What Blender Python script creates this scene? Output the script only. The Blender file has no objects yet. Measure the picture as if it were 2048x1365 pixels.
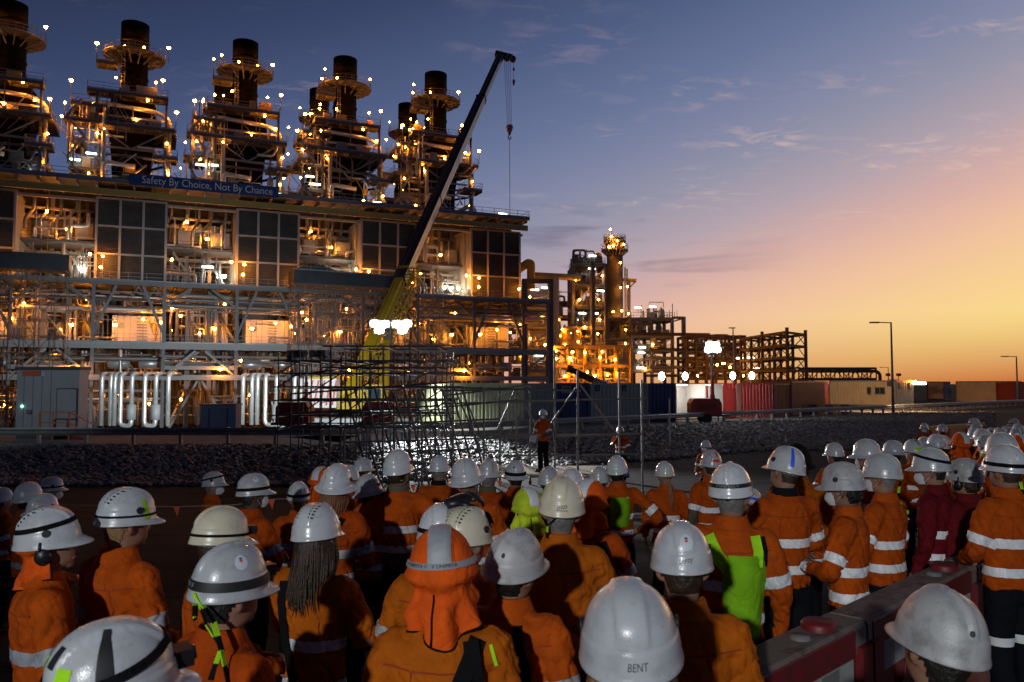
import bpy, bmesh, math, random
from mathutils import Vector, Matrix, noise
from mathutils.bvhtree import BVHTree
PI = math.pi
RND = random.Random(11)
S = bpy.context.scene
COL = S.collection
V = Vector

# ------------------------------------------------------------------ camera
FPX = 1600.0
PITCH = math.atan(85.0 / FPX)
CAM_Z = 2.3
cam_d = bpy.data.cameras.new('camera')
cam = bpy.data.objects.new('camera', cam_d)
COL.objects.link(cam)
cam.location = (0, 0, CAM_Z)
cam.rotation_euler = (PI / 2 + PITCH, 0, 0)
cam_d.sensor_width = 36.0
cam_d.lens = FPX / 2048 * 36.0
cam_d.clip_start = 0.05
cam_d.clip_end = 6000
cam_d.dof.use_dof = True
cam_d.dof.focus_distance = 9.0
cam_d.dof.aperture_fstop = 6.3
S.camera = cam

# ------------------------------------------------------------------ render settings
S.render.engine = 'CYCLES'
S.cycles.use_denoising = True
S.cycles.max_bounces = 5
S.cycles.diffuse_bounces = 2
S.cycles.glossy_bounces = 3
S.cycles.sample_clamp_indirect = 2.0
S.cycles.sample_clamp_direct = 0.0
S.cycles.caustics_reflective = False
S.cycles.caustics_refractive = False
try:
    S.cycles.use_light_tree = True
except Exception:
    pass
S.view_settings.view_transform = 'Standard'
S.view_settings.look = 'None'
S.view_settings.gamma = 1.0
S.view_settings.exposure = 0.0
S.view_settings.use_curve_mapping = False

# ------------------------------------------------------------------ sky
SUN_AZ = math.radians(40)      # to the right of the view axis
def lin(c):
    out = []
    for x in c:
        x /= 255.0
        out.append(x / 12.92 if x <= 0.04045 else ((x + 0.055) / 1.055) ** 2.4)
    return tuple(out)
def lin4(c):
    return lin(c) + (1.0,)

world = bpy.data.worlds.new('World')
S.world = world
world.use_nodes = True
wn, wl = world.node_tree.nodes, world.node_tree.links
wn.clear()
def wmath(op, a, b=None, clamp=False):
    n = wn.new('ShaderNodeMath'); n.operation = op; n.use_clamp = clamp
    for i, x in enumerate((a, b)):
        if x is None: continue
        if isinstance(x, (int, float)): n.inputs[i].default_value = x
        else: wl.new(x, n.inputs[i])
    return n.outputs[0]
def wramp(fac, stops):
    n = wn.new('ShaderNodeValToRGB'); r = n.color_ramp
    r.interpolation = 'EASE' if False else 'LINEAR'
    while len(r.elements) < len(stops): r.elements.new(0.5)
    for e, (p, c) in zip(r.elements, stops):
        e.position = p; e.color = c
    wl.new(fac, n.inputs[0])
    return n.outputs[0]
tc = wn.new('ShaderNodeTexCoord')
sep = wn.new('ShaderNodeSeparateXYZ'); wl.new(tc.outputs['Generated'], sep.inputs[0])
sx, sy, sz = sep.outputs
hl = wmath('SQRT', wmath('ADD', wmath('MULTIPLY', sx, sx), wmath('ADD', wmath('MULTIPLY', sy, sy), 1e-6)))
cosd = wmath('DIVIDE', wmath('ADD', wmath('MULTIPLY', sx, math.sin(SUN_AZ)), wmath('MULTIPLY', sy, math.cos(SUN_AZ))), hl)
azd = wmath('MULTIPLY', wmath('ARCCOSINE', wmath('MINIMUM', wmath('MAXIMUM', cosd, -1.0), 1.0)), 180 / PI)
elev = wmath('MULTIPLY', wmath('ARCTANGENT', wmath('DIVIDE', sz, hl)), 180 / PI)
elev = wmath('MAXIMUM', elev, 0.0)
s_co = wmath('ADD', elev, wmath('MULTIPLY', azd, 0.295))
SR = 80.0
stops = [(0.5, (255, 226, 140)), (6.0, (255, 223, 142)), (9.0, (253, 212, 150)), (12.0, (246, 198, 162)), (15.2, (221, 179, 170)), (18.5, (183, 166, 176)),
         (21.8, (152, 151, 171)), (24.8, (131, 137, 167)), (29.0, (105, 118, 154)), (34.0, (82, 96, 134)), (40.0, (58, 71, 106)), (47.0, (36, 44, 70)), (56.0, (25, 31, 52)), (78, (15, 18, 33))]
base = wramp(wmath('DIVIDE', s_co, SR), [(p / SR, lin4(c)) for p, c in stops])
# red band hugging the horizon near the sun
redf = wmath('MULTIPLY', wmath('SUBTRACT', 1.0, wmath('DIVIDE', elev, 4.6), True), wmath('SUBTRACT', 1.0, wmath('DIVIDE', azd, 75.0), True))
redf = wmath('POWER', redf, 1.25)
mixr = wn.new('ShaderNodeMix'); mixr.data_type = 'RGBA'
wl.new(redf, mixr.inputs['Factor']); wl.new(base, mixr.inputs['A'])
mixr.inputs['B'].default_value = lin4((196, 78, 26))
skyc = mixr.outputs['Result']
# clouds on a plane overhead
den = wmath('ADD', wmath('MAXIMUM', sz, 0.0), 0.10)
cmb = wn.new('ShaderNodeCombineXYZ')
wl.new(wmath('DIVIDE', sx, den), cmb.inputs[0]); wl.new(wmath('DIVIDE', sy, den), cmb.inputs[1])
mp = wn.new('ShaderNodeMapping'); mp.inputs['Rotation'].default_value = (0, 0, 0.35); mp.inputs['Scale'].default_value = (1.0, 1.7, 1.0)
mp.inputs['Location'].default_value = (2.35, 0.4, 0)
wl.new(cmb.outputs[0], mp.inputs[0])
def wnoise(scale, detail, rough, vec, dist=0.0):
    n = wn.new('ShaderNodeTexNoise'); n.inputs['Scale'].default_value = scale
    n.inputs['Detail'].default_value = detail; n.inputs['Roughness'].default_value = rough
    n.inputs['Distortion'].default_value = dist
    wl.new(vec, n.inputs['Vector']); return n.outputs[0]
n1 = wnoise(1.6, 2.0, 0.5, mp.outputs[0])
n2 = wnoise(9.0, 6.0, 0.62, mp.outputs[0], 0.6)
W4 = (0, 0, 0, 1); B4 = (1, 1, 1, 1)
m1 = wramp(n1, [(0.50, W4), (0.66, B4)])
m2 = wramp(n2, [(0.50, W4), (0.74, B4)])
cm = wmath('MULTIPLY', wmath('MULTIPLY', m1, m2), 0.72)
cm = wmath('MULTIPLY', cm, wramp(wmath('DIVIDE', elev, 40.0), [(0.22, W4), (0.34, B4)]))
mixc = wn.new('ShaderNodeMix'); mixc.data_type = 'RGBA'
wl.new(cm, mixc.inputs['Factor']); wl.new(skyc, mixc.inputs['A'])
cl = wramp(wmath('DIVIDE', s_co, SR), [(0.10, lin4((255, 222, 176))), (0.24, lin4((242, 206, 186))), (0.36, lin4((178, 160, 170))), (0.55, lin4((86, 86, 110)))])
wl.new(cl, mixc.inputs['B'])
skyc = mixc.outputs['Result']
# dusky streaks low in the sky
mp2 = wn.new('ShaderNodeMapping'); mp2.inputs['Scale'].default_value = (3.2, 3.2, 30.0)
mp2.inputs['Location'].default_value = (0.9, 0.0, 1.3)
wl.new(tc.outputs['Generated'], mp2.inputs[0])
n3 = wnoise(1.5, 4.0, 0.55, mp2.outputs[0], 0.3)
st = wmath('MULTIPLY', wramp(n3, [(0.56, W4), (0.70, B4)]), wramp(wmath('DIVIDE', elev, 40.0), [(0.13, W4), (0.19, B4), (0.29, B4), (0.36, W4)]))
st = wmath('MULTIPLY', st, wmath('MULTIPLY', wramp(wmath('DIVIDE', azd, 90.0), [(0.22, W4), (0.34, B4)]), 0.45))
mixs = wn.new('ShaderNodeMix'); mixs.data_type = 'RGBA'
wl.new(st, mixs.inputs['Factor']); wl.new(skyc, mixs.inputs['A'])
mixs.inputs['B'].default_value = lin4((96, 84, 112))
skyc = mixs.outputs['Result']
bg = wn.new('ShaderNodeBackground'); wl.new(skyc, bg.inputs[0]); bg.inputs[1].default_value = 0.95
nish = wn.new('ShaderNodeTexSky'); nish.sky_type = 'NISHITA'; nish.sun_disc = False
nish.sun_elevation = math.radians(0.5); nish.sun_rotation = SUN_AZ
nish.air_density = 1.0; nish.dust_density = 1.0
bg2 = wn.new('ShaderNodeBackground'); wl.new(nish.outputs[0], bg2.inputs[0]); bg2.inputs[1].default_value = 0.0006
addw = wn.new('ShaderNodeAddShader'); wl.new(bg.outputs[0], addw.inputs[0]); wl.new(bg2.outputs[0], addw.inputs[1])
wo = wn.new('ShaderNodeOutputWorld'); wl.new(addw.outputs[0], wo.inputs[0])

# ------------------------------------------------------------------ sun glow and the site floodlight that lights the crowd from behind
def aim(o, target):
    d = (V(target) - V(o.location)).normalized()
    o.rotation_euler = d.to_track_quat('-Z', 'Y').to_euler()
sd = bpy.data.lights.new('sun', 'SUN'); sd.energy = 0.12; sd.angle = math.radians(12); sd.color = (1.0, 0.55, 0.25)
so = bpy.data.objects.new('sun', sd); COL.objects.link(so)
so.location = (60, 70, 20)
sdir = V((math.sin(SUN_AZ), math.cos(SUN_AZ), math.tan(math.radians(3))))
so.rotation_euler = (-sdir).to_track_quat('-Z', 'Y').to_euler()
def spot(name, loc, target, power, size_deg, color=(1, 1, 1), radius=0.2, blend=0.5):
    d = bpy.data.lights.new(name, 'SPOT'); d.energy = power; d.spot_size = math.radians(size_deg); d.color = color
    d.shadow_soft_size = radius; d.spot_blend = blend
    o = bpy.data.objects.new(name, d); COL.objects.link(o); o.location = loc; aim(o, target); return o
FLOOD = spot('site_floodlight', (-3.4, -9.5, 5.2), (4.0, 8.5, 0.9), 3600, 58, (0.95, 0.98, 1.0), 0.16, 0.85)

# ------------------------------------------------------------------ pixel to world (y = depth along the ground)
CP, SP = math.cos(PITCH), math.sin(PITCH)
def at(px, py, y):
    a = (px - 1024.0) / FPX; b = (682.5 - py) / FPX
    dx, dy, dz = a, CP - SP * b, SP + CP * b
    t = y / dy
    return V((dx * t, y, CAM_Z + dz * t))

# ------------------------------------------------------------------ facade frame: u along, v behind, z up
FU = V((0.9135, 0.4067, 0)); FV = V((-0.4067, 0.9135, 0)); FO = V((0, 130, 0))
def F(u, v, z):
    return FO + FU * u + FV * v + V((0, 0, z))
FROT = Matrix(((FU.x, FV.x, 0), (FU.y, FV.y, 0), (0, 0, 1)))

# ------------------------------------------------------------------ materials
MATS = {}
def mat(name, color, rough=0.6, metal=0.0, var=0.12, scale=3.0, bump=0.0, bscale=40.0, emit=0.0, ecol=None, wear=None, spec=None, coat=0.0, sheen=0.0, coords='Object', folds=0.0, objvar=0.0):
    m = bpy.data.materials.new(name); m.use_nodes = True
    nt = m.node_tree; nd, lk = nt.nodes, nt.links
    bs = nd.get('Principled BSDF')
    bs.inputs['Roughness'].default_value = rough; bs.inputs['Metallic'].default_value = metal
    if spec is not None: bs.inputs['Specular IOR Level'].default_value = spec
    if coat: bs.inputs['Coat Weight'].default_value = coat; bs.inputs['Coat Roughness'].default_value = 0.12
    if sheen: bs.inputs['Sheen Weight'].default_value = sheen; bs.inputs['Sheen Roughness'].default_value = 0.5
    tcn = nd.new('ShaderNodeTexCoord')
    if var > 0 or wear:
        nz = nd.new('ShaderNodeTexNoise'); nz.inputs['Scale'].default_value = scale; nz.inputs['Detail'].default_value = 5; nz.inputs['Roughness'].default_value = 0.6
        lk.new(tcn.outputs[coords], nz.inputs['Vector'])
        rp = nd.new('ShaderNodeValToRGB')
        c = color
        lo = tuple(max(0, x * (1 - var)) for x in c) + (1,); hi = tuple(min(1, x * (1 + var)) for x in c) + (1,)
        if wear: lo = tuple(wear) + (1,)
        rp.color_ramp.elements[0].position = 0.32; rp.color_ramp.elements[1].position = 0.62 if not wear else 0.5
        rp.color_ramp.elements[0].color = lo; rp.color_ramp.elements[1].color = hi
        lk.new(nz.outputs[0], rp.inputs[0])
        if objvar > 0:
            oi2 = nd.new('ShaderNodeObjectInfo'); mr2 = nd.new('ShaderNodeMapRange'); mr2.inputs['To Min'].default_value = 1 - objvar; mr2.inputs['To Max'].default_value = 1 + objvar * 0.6
            hs = nd.new('ShaderNodeHueSaturation'); lk.new(oi2.outputs['Random'], mr2.inputs['Value']); lk.new(mr2.outputs[0], hs.inputs['Value']); lk.new(rp.outputs[0], hs.inputs['Color'])
            # scuffs: fine stretched scratches
            vs_ = nd.new('ShaderNodeTexNoise'); vs_.inputs['Scale'].default_value = 38.0; vs_.inputs['Detail'].default_value = 6; vs_.inputs['Roughness'].default_value = 0.8
            lk.new(tcn.outputs[coords], vs_.inputs['Vector']); r3 = nd.new('ShaderNodeValToRGB'); r3.color_ramp.elements[0].position = 0.28; r3.color_ramp.elements[1].position = 0.40
            r3.color_ramp.elements[0].color = (0.55, 0.54, 0.52, 1); r3.color_ramp.elements[1].color = (1, 1, 1, 1); lk.new(vs_.outputs[0], r3.inputs[0])
            mu = nd.new('ShaderNodeMix'); mu.data_type = 'RGBA'; mu.blend_type = 'MULTIPLY'; mu.inputs['Factor'].default_value = 1.0
            lk.new(hs.outputs[0], mu.inputs['A']); lk.new(r3.outputs[0], mu.inputs['B']); lk.new(mu.outputs['Result'], bs.inputs['Base Color'])
        else: lk.new(rp.outputs[0], bs.inputs['Base Color'])
        mr = nd.new('ShaderNodeMapRange'); mr.inputs['To Min'].default_value = max(0.03, rough - 0.12); mr.inputs['To Max'].default_value = min(1, rough + 0.12)
        lk.new(nz.outputs[0], mr.inputs['Value']); lk.new(mr.outputs[0], bs.inputs['Roughness'])
    else:
        bs.inputs['Base Color'].default_value = tuple(color) + (1,)
    if bump > 0:
        nb = nd.new('ShaderNodeTexNoise'); nb.inputs['Scale'].default_value = bscale; nb.inputs['Detail'].default_value = 3
        lk.new(tcn.outputs[coords], nb.inputs['Vector'])
        bp = nd.new('ShaderNodeBump'); bp.inputs['Strength'].default_value = bump; bp.inputs['Distance'].default_value = 0.01
        lk.new(nb.outputs[0], bp.inputs['Height']); lk.new(bp.outputs[0], bs.inputs['Normal'])
        if folds > 0:
            oi = nd.new('ShaderNodeObjectInfo'); va = nd.new('ShaderNodeVectorMath'); va.operation = 'ADD'; sc3 = nd.new('ShaderNodeVectorMath'); sc3.operation = 'SCALE'; sc3.inputs['Scale'].default_value = 40.0
            cb3 = nd.new('ShaderNodeCombineXYZ'); lk.new(oi.outputs['Random'], cb3.inputs[0]); lk.new(oi.outputs['Random'], cb3.inputs[2]); lk.new(cb3.outputs[0], sc3.inputs[0])
            lk.new(tcn.outputs[coords], va.inputs[0]); lk.new(sc3.outputs[0], va.inputs[1])
            nf = nd.new('ShaderNodeTexNoise'); nf.inputs['Scale'].default_value = 6.0; nf.inputs['Detail'].default_value = 2.5; nf.inputs['Distortion'].default_value = 1.0
            lk.new(va.outputs[0], nf.inputs['Vector'])
            rg = nd.new('ShaderNodeMath'); rg.operation = 'SUBTRACT'; lk.new(nf.outputs[0], rg.inputs[0]); rg.inputs[1].default_value = 0.5
            ab = nd.new('ShaderNodeMath'); ab.operation = 'ABSOLUTE'; lk.new(rg.outputs[0], ab.inputs[0])
            pw = nd.new('ShaderNodeMath'); pw.operation = 'POWER'; lk.new(ab.outputs[0], pw.inputs[0]); pw.inputs[1].default_value = 0.6
            b2 = nd.new('ShaderNodeBump'); b2.inputs['Strength'].default_value = folds; b2.inputs['Distance'].default_value = 0.05
            lk.new(pw.outputs[0], b2.inputs['Height']); lk.new(bp.outputs[0], b2.inputs['Normal']); lk.new(b2.outputs[0], bs.inputs['Normal'])
    if emit > 0:
        bs.inputs['Emission Color'].default_value = tuple(ecol or color) + (1,)
        bs.inputs['Emission Strength'].default_value = emit
    MATS[name] = m
    return m

mat('steel_grey', (0.185, 0.195, 0.205), 0.55, 0.0, 0.2, 0.6)
mat('steel_dark', (0.075, 0.075, 0.08), 0.6, 0.0, 0.25, 0.8)
mat('steel_light', (0.33, 0.345, 0.345), 0.5, 0.0, 0.15, 0.6)
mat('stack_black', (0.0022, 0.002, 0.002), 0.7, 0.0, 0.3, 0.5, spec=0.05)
mat('galv', (0.24, 0.25, 0.255), 0.45, 0.35, 0.2, 2.0)
mat('grating', (0.11, 0.105, 0.10), 0.7, 0.0, 0.2, 1.0)
mat('cladding', (0.68, 0.69, 0.68), 0.34, 0.5, 0.12, 1.5)
mat('cream', (0.36, 0.33, 0.27), 0.55, 0.0, 0.08, 0.5)
mat('white_panel', (0.52, 0.51, 0.48), 0.5, 0.0, 0.06, 0.6)
mat('louvre_dark', (0.085, 0.082, 0.072), 0.55, 0.0, 0.2, 0.8)
mat('yellow_paint', (0.42, 0.27, 0.008), 0.4, 0.0, 0.1, 1.0)
mat('amber_beam', (0.42, 0.28, 0.06), 0.5, 0.0, 0.12, 0.5)
mat('boom_dark', (0.022, 0.025, 0.032), 0.35, 0.0, 0.2, 0.5, coat=0.3)
mat('red_paint', (0.42, 0.035, 0.025), 0.45, 0.0, 0.12, 1.0)
mat('red_dark', (0.22, 0.022, 0.018), 0.5, 0.0, 0.15, 0.7)
mat('blue_dark', (0.022, 0.035, 0.13), 0.5, 0.0, 0.15, 0.7)
mat('blue_box', (0.05, 0.10, 0.22), 0.5, 0.0, 0.15, 0.7)
mat('container_green', (0.50, 0.53, 0.33), 0.5, 0.0, 0.08, 0.8)
mat('container_grey', (0.24, 0.26, 0.26), 0.5, 0.0, 0.1, 0.8)
mat('container_cream', (0.58, 0.48, 0.34), 0.5, 0.0, 0.08, 0.8)
mat('hut_white', (0.42, 0.44, 0.46), 0.5, 0.0, 0.06, 0.8)
mat('banner_blue', (0.012, 0.05, 0.20), 0.55, 0.0, 0.08, 0.5)
mat('letter_white', (0.80, 0.80, 0.80), 0.6, 0, 0)
mat('letter_black', (0.02, 0.02, 0.025), 0.6, 0, 0)
mat('letter_blue', (0.03, 0.06, 0.30), 0.6, 0, 0)
mat('sticker_pale', (0.60, 0.64, 0.70), 0.4, 0, 0)
mat('orange_sign', (0.65, 0.14, 0.03), 0.5, 0, 0.05)
mat('pennant_orange', (0.75, 0.10, 0.02), 0.6, 0, 0.08)
mat('rust_brown', (0.10, 0.055, 0.022), 0.7, 0, 0.25, 0.6)
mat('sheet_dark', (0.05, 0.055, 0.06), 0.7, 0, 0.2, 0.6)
mat('rubber', (0.015, 0.015, 0.015), 0.75, 0, 0.2)
mat('glass_dark', (0.03, 0.05, 0.055), 0.12, 0, 0)
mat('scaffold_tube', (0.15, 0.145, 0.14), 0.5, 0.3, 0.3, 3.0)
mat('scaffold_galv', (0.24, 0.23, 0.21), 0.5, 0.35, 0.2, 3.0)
mat('plank', (0.20, 0.16, 0.11), 0.8, 0, 0.25, 4.0, 0.3, 30)
mat('rope', (0.30, 0.29, 0.26), 0.8, 0, 0)
mat('wire', (0.05, 0.05, 0.055), 0.5, 0.3, 0)
LAMP_O = mat('lamp_sodium', (1.0, 0.45, 0.12), 0.4, 0, 0, emit=430.0, ecol=(1.0, 0.30, 0.022))
LAMP_OS = mat('lamp_sodium_small', (1.0, 0.45, 0.12), 0.4, 0, 0, emit=310.0, ecol=(1.0, 0.29, 0.022))
LAMP_W = mat('lamp_tube', (0.9, 1.0, 0.92), 0.4, 0, 0, emit=8.0, ecol=(0.93, 1.0, 0.80))
LAMP_T = mat('lamp_tiny', (1.0, 0.45, 0.12), 0.4, 0, 0, emit=120.0, ecol=(1.0, 0.29, 0.022))
LAMP_S = mat('lamp_shop', (0.95, 1, 0.9), 0.4, 0, 0, emit=14.0, ecol=(1.0, 0.97, 0.85))
LAMP_B = mat('lamp_metal_halide', (0.95, 1, 0.9), 0.4, 0, 0, emit=120.0, ecol=(1.0, 0.98, 0.80))
LAMP_F = mat('lamp_flood', (0.95, 0.98, 1.0), 0.4, 0, 0, emit=60.0, ecol=(0.92, 0.97, 1.0))
LAMP_G = mat('lamp_green', (0.2, 1.0, 0.7), 0.4, 0, 0, emit=6.0, ecol=(0.25, 1.0, 0.75))

# ------------------------------------------------------------------ object helpers
WORLD_M = {}
def wmat_of(o):
    return WORLD_M.get(o.name, Matrix.Identity(4))
def link(o, parent=None, world=None):
    COL.objects.link(o)
    if world is None: world = Matrix.Identity(4)
    o.matrix_basis = world
    WORLD_M[o.name] = world.copy()
    if parent is not None:
        o.parent = parent
        o.matrix_parent_inverse = wmat_of(parent).inverted()
    return o
def thing(name, label, cat, loc=(0, 0, 0), rotz=0.0, group=None):
    o = bpy.data.objects.new(name, None)
    o.empty_display_size = 0.2
    o['label'] = label; o['category'] = cat
    if group: o['group'] = group
    return link(o, None, Matrix.Translation(V(loc)) @ Matrix.Rotation(rotz, 4, 'Z'))
def tag(o, label=None, cat=None, group=None, kind=None):
    if label: o['label'] = label
    if cat: o['category'] = cat
    if group: o['group'] = group
    if kind: o['kind'] = kind
    return o
class MB:
    """collects boxes, bars, tubes and sheets into one mesh"""
    def __init__(self): self.v = []; self.f = []; self.mi = []; self.cur = 0; self.sm = []
    def add(self, vs, fs, smooth=False):
        b = len(self.v); self.v.extend(tuple(x) for x in vs)
        for f in fs:
            self.f.append(tuple(b + i for i in f)); self.mi.append(self.cur); self.sm.append(smooth)
    def box(self, c, size, rot=None):
        hx, hy, hz = size[0] / 2, size[1] / 2, size[2] / 2
        vs = [V((x, y, z)) for x in (-hx, hx) for y in (-hy, hy) for z in (-hz, hz)]
        if rot is not None: vs = [rot @ p for p in vs]
        c = V(c)
        self.add([p + c for p in vs], [(0, 1, 3, 2), (4, 6, 7, 5), (0, 4, 5, 1), (2, 3, 7, 6), (0, 2, 6, 4), (1, 5, 7, 3)])
    def bar(self, a, b, w, h=None):
        a, b = V(a), V(b); d = b - a; L = d.length
        if L < 1e-6: return
        h = h or w
        z = d / L; up = V((0, 0, 1)) if abs(z.z) < 0.95 else FU
        x = z.cross(up).normalized(); y = x.cross(z)
        vs = []
        for p in (a, b):
            for sx_, sy_ in ((-1, -1), (1, -1), (1, 1), (-1, 1)):
                vs.append(p + x * (sx_ * w / 2) + y * (sy_ * h / 2))
        self.add(vs, [(0, 3, 2, 1), (4, 5, 6, 7), (0, 1, 5, 4), (1, 2, 6, 5), (2, 3, 7, 6), (3, 0, 4, 7)])
    def tube(self, pts, r, n=8, caps=True, closed=False):
        pts = [V(p) for p in pts]; m = len(pts)
        rs = r if isinstance(r, (list, tuple)) else [r] * m
        t0 = (pts[1] - pts[0]).normalized()
        x = t0.orthogonal().normalized()
        rings = []
        for i, p in enumerate(pts):
            if i == 0: t = (pts[1] - p)
            elif i == m - 1: t = (p - pts[i - 1])
            else: t = (pts[i + 1] - p).normalized() + (p - pts[i - 1]).normalized()
            if t.length < 1e-9: t = t0
            t = t.normalized()
            x = (x - t * x.dot(t)); x = x.normalized() if x.length > 1e-6 else t.orthogonal().normalized()
            y = t.cross(x)
            k = 1.0
            if 0 < i < m - 1:
                c = max(0.35, (pts[i + 1] - p).normalized().dot(t)); k = min(1.6, 1 / c)
            rings.append([p + (x * math.cos(2 * PI * j / n) + y * math.sin(2 * PI * j / n)) * rs[i] * (k if k < 1.3 else 1.15) for j in range(n)])
        vs = [q for rg in rings for q in rg]; fs = []
        for i in range(m - 1):
            for j in range(n):
                fs.append((i * n + j, i * n + (j + 1) % n, (i + 1) * n + (j + 1) % n, (i + 1) * n + j))
        self.add(vs, fs, True)
        if caps:
            b = len(self.v) - len(vs)
            self.f.append(tuple(b + j for j in reversed(range(n)))); self.mi.append(self.cur); self.sm.append(False)
            self.f.append(tuple(b + (m - 1) * n + j for j in range(n))); self.mi.append(self.cur); self.sm.append(False)
    def lathe(self, prof, c=(0, 0, 0), n=20, sx=1.0, sy=1.0, a0=0.0, a1=2 * PI):
        c = V(c); full = abs(a1 - a0 - 2 * PI) < 1e-6
        cols = n if full else n + 1
        vs = []
        for r, z in prof:
            for j in range(cols):
                a = a0 + (a1 - a0) * j / n
                vs.append(c + V((math.cos(a) * r * sx, math.sin(a) * r * sy, z)))
        fs = []
        for i in range(len(prof) - 1):
            for j in range(n):
                j2 = (j + 1) % cols
                fs.append((i * cols + j, i * cols + j2, (i + 1) * cols + j2, (i + 1) * cols + j))
        self.add(vs, fs, True)
    def sheet(self, grid, smooth=True):
        rows, cols = len(grid), len(grid[0])
        vs = [p for r in grid for p in r]
        self.add(vs, [(i * cols + j, i * cols + j + 1, (i + 1) * cols + j + 1, (i + 1) * cols + j) for i in range(rows - 1) for j in range(cols - 1)], smooth)
    def poly(self, pts):
        self.add(pts, [tuple(range(len(pts)))])
    def mesh(self, name, mats):
        me = bpy.data.meshes.new(name)
        me.from_pydata([tuple(p) for p in self.v], [], self.f)
        for m in (mats if isinstance(mats, (list, tuple)) else [mats]):
            me.materials.append(MATS[m] if isinstance(m, str) else m)
        if self.f:
            me.polygons.foreach_set('material_index', self.mi)
            me.polygons.foreach_set('use_smooth', self.sm)
        me.update()
        return me
    def build(self, name, mats, parent=None, world=None, local=False):
        """vertices are world coordinates unless world/local is given"""
        me = self.mesh(name, mats)
        o = bpy.data.objects.new(name, me)
        if local and parent is not None:
            COL.objects.link(o); o.parent = parent
            WORLD_M[o.name] = wmat_of(parent).copy()
            return o
        return link(o, parent, world)

_unit = {}
def unit_box(m):
    k = ('b', m)
    if k not in _unit:
        b = MB(); b.box((0, 0, 0), (1, 1, 1)); _unit[k] = b.mesh('beam', m)
    return _unit[k]
def unit_tube(m, n=8):
    k = ('t', m, n)
    if k not in _unit:
        b = MB(); b.tube([(0, 0, -0.5), (0, 0, 0.5)], 1.0, n); _unit[k] = b.mesh('tube', m)
    return _unit[k]
def frame_m(a, b, sx_, sy_, roll_up=None):
    a, b = V(a), V(b); d = b - a; L = d.length; z = d / L
    up = roll_up or (V((0, 0, 1)) if abs(z.z) < 0.95 else FU)
    x = z.cross(up).normalized(); y = z.cross(x)
    M = Matrix(((x.x * sx_, y.x * sy_, z.x * L, (a.x + b.x) / 2), (x.y * sx_, y.y * sy_, z.y * L, (a.y + b.y) / 2), (x.z * sx_, y.z * sy_, z.z * L, (a.z + b.z) / 2), (0, 0, 0, 1)))
    return M
def beam(name, a, b, w, h, m, parent):
    o = bpy.data.objects.new(name, unit_box(m)); return link(o, parent, frame_m(a, b, w, h))
def rod(name, a, b, r, m, parent, n=8):
    o = bpy.data.objects.new(name, unit_tube(m, n)); return link(o, parent, frame_m(a, b, r, r))
TS = bpy.data.scenes.new('workbench')
def evaluated(o):
    TS.collection.objects.link(o); vl = TS.view_layers[0]; vl.update()
    me = bpy.data.meshes.new_from_object(o.evaluated_get(vl.depsgraph))
    return me
def text_mesh(s, size, m, extrude=0.0, shear=0.0, align='CENTER', res=3):
    cu = bpy.data.curves.new('lettering', 'FONT'); cu.body = s; cu.size = size; cu.align_x = align; cu.align_y = 'CENTER'
    cu.extrude = extrude; cu.shear = shear; cu.resolution_u = res
    o = bpy.data.objects.new('lettering', cu)
    me = evaluated(o)
    me.name = 'lettering'
    bpy.data.objects.remove(o); bpy.data.curves.remove(cu)
    me.materials.clear(); me.materials.append(MATS[m] if isinstance(m, str) else m)
    return me
def copy_obj(o, parent, name=None):
    c = o.copy(); COL.objects.link(c)
    if parent is not None: c.parent = parent
    return c
def copy_tree(root, M, label=None, cat=None):
    """copy a thing with parts and sub-parts to the world matrix M"""
    r = root.copy(); COL.objects.link(r); r.matrix_basis = M; WORLD_M[r.name] = M.copy()
    if label: r['label'] = label
    inv0 = wmat_of(root).inverted()
    for ch in list(root.children):
        c = ch.copy(); COL.objects.link(c); c.parent = r
        c.matrix_parent_inverse = Matrix.Identity(4)
        c.matrix_basis = inv0 @ wmat_of(ch)
        WORLD_M[c.name] = M @ c.matrix_basis
        for g in list(ch.children):
            d = g.copy(); COL.objects.link(d); d.parent = c
            d.matrix_parent_inverse = Matrix.Identity(4)
            d.matrix_basis = wmat_of(ch).inverted() @ wmat_of(g)
            WORLD_M[d.name] = wmat_of(c) @ d.matrix_basis
    return r
# ================================================================== GROUND
RAIL = [V((-70, 34.5, 0)), V((-34, 34.0, 0)), V((-7.5, 34.0, 0)), V((9.3, 49.6, 0)), V((61, 95, 0)), V((150, 172, 0))]
def rail_dist(x, y):
    """signed distance behind (+) or in front (-) of the guard rail line"""
    best = None; p = V((x, y, 0))
    for a, b in zip(RAIL, RAIL[1:]):
        d = b - a; t = max(0, min(1, (p - a).dot(d) / d.length_squared)); q = a + d * t
        r = p - q
        sgn = 1 if d.x * (p.y - a.y) - d.y * (p.x - a.x) > 0 else -1
        if best is None or r.length < abs(best): best = sgn * r.length
    return best
def sstep(a, b, x):
    t = max(0, min(1, (x - a) / (b - a))); return t * t * (3 - 2 * t)
def base_h(x, y):
    h = -0.45 * sstep(4.5, 10, y)
    h -= 0.65 * sstep(12, 25, y) * (1 - sstep(5, 14, x))
    return h
def bank_w(x):
    return 7.0 + 15.0 * sstep(3, 24, x)
def ground_h(x, y):
    q = rail_dist(x, y)
    if q < 0:
        k = sstep(-bank_w(x), -1.2, q)
        return base_h(x, y) * (1 - k) + (-0.3) * k
    # behind the rail: road plateau, then the lower plant grade
    vf = (V((x, y, 0)) - FO).dot(FV)
    w1 = sstep(6, 13, q) * (1 - sstep(-14, -4, x))       # left: drops soon after the road
    w2 = sstep(-58, -46, vf) * (1 - sstep(30, 60, x))
    return -0.3 - 3.7 * max(w1, w2)
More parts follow.
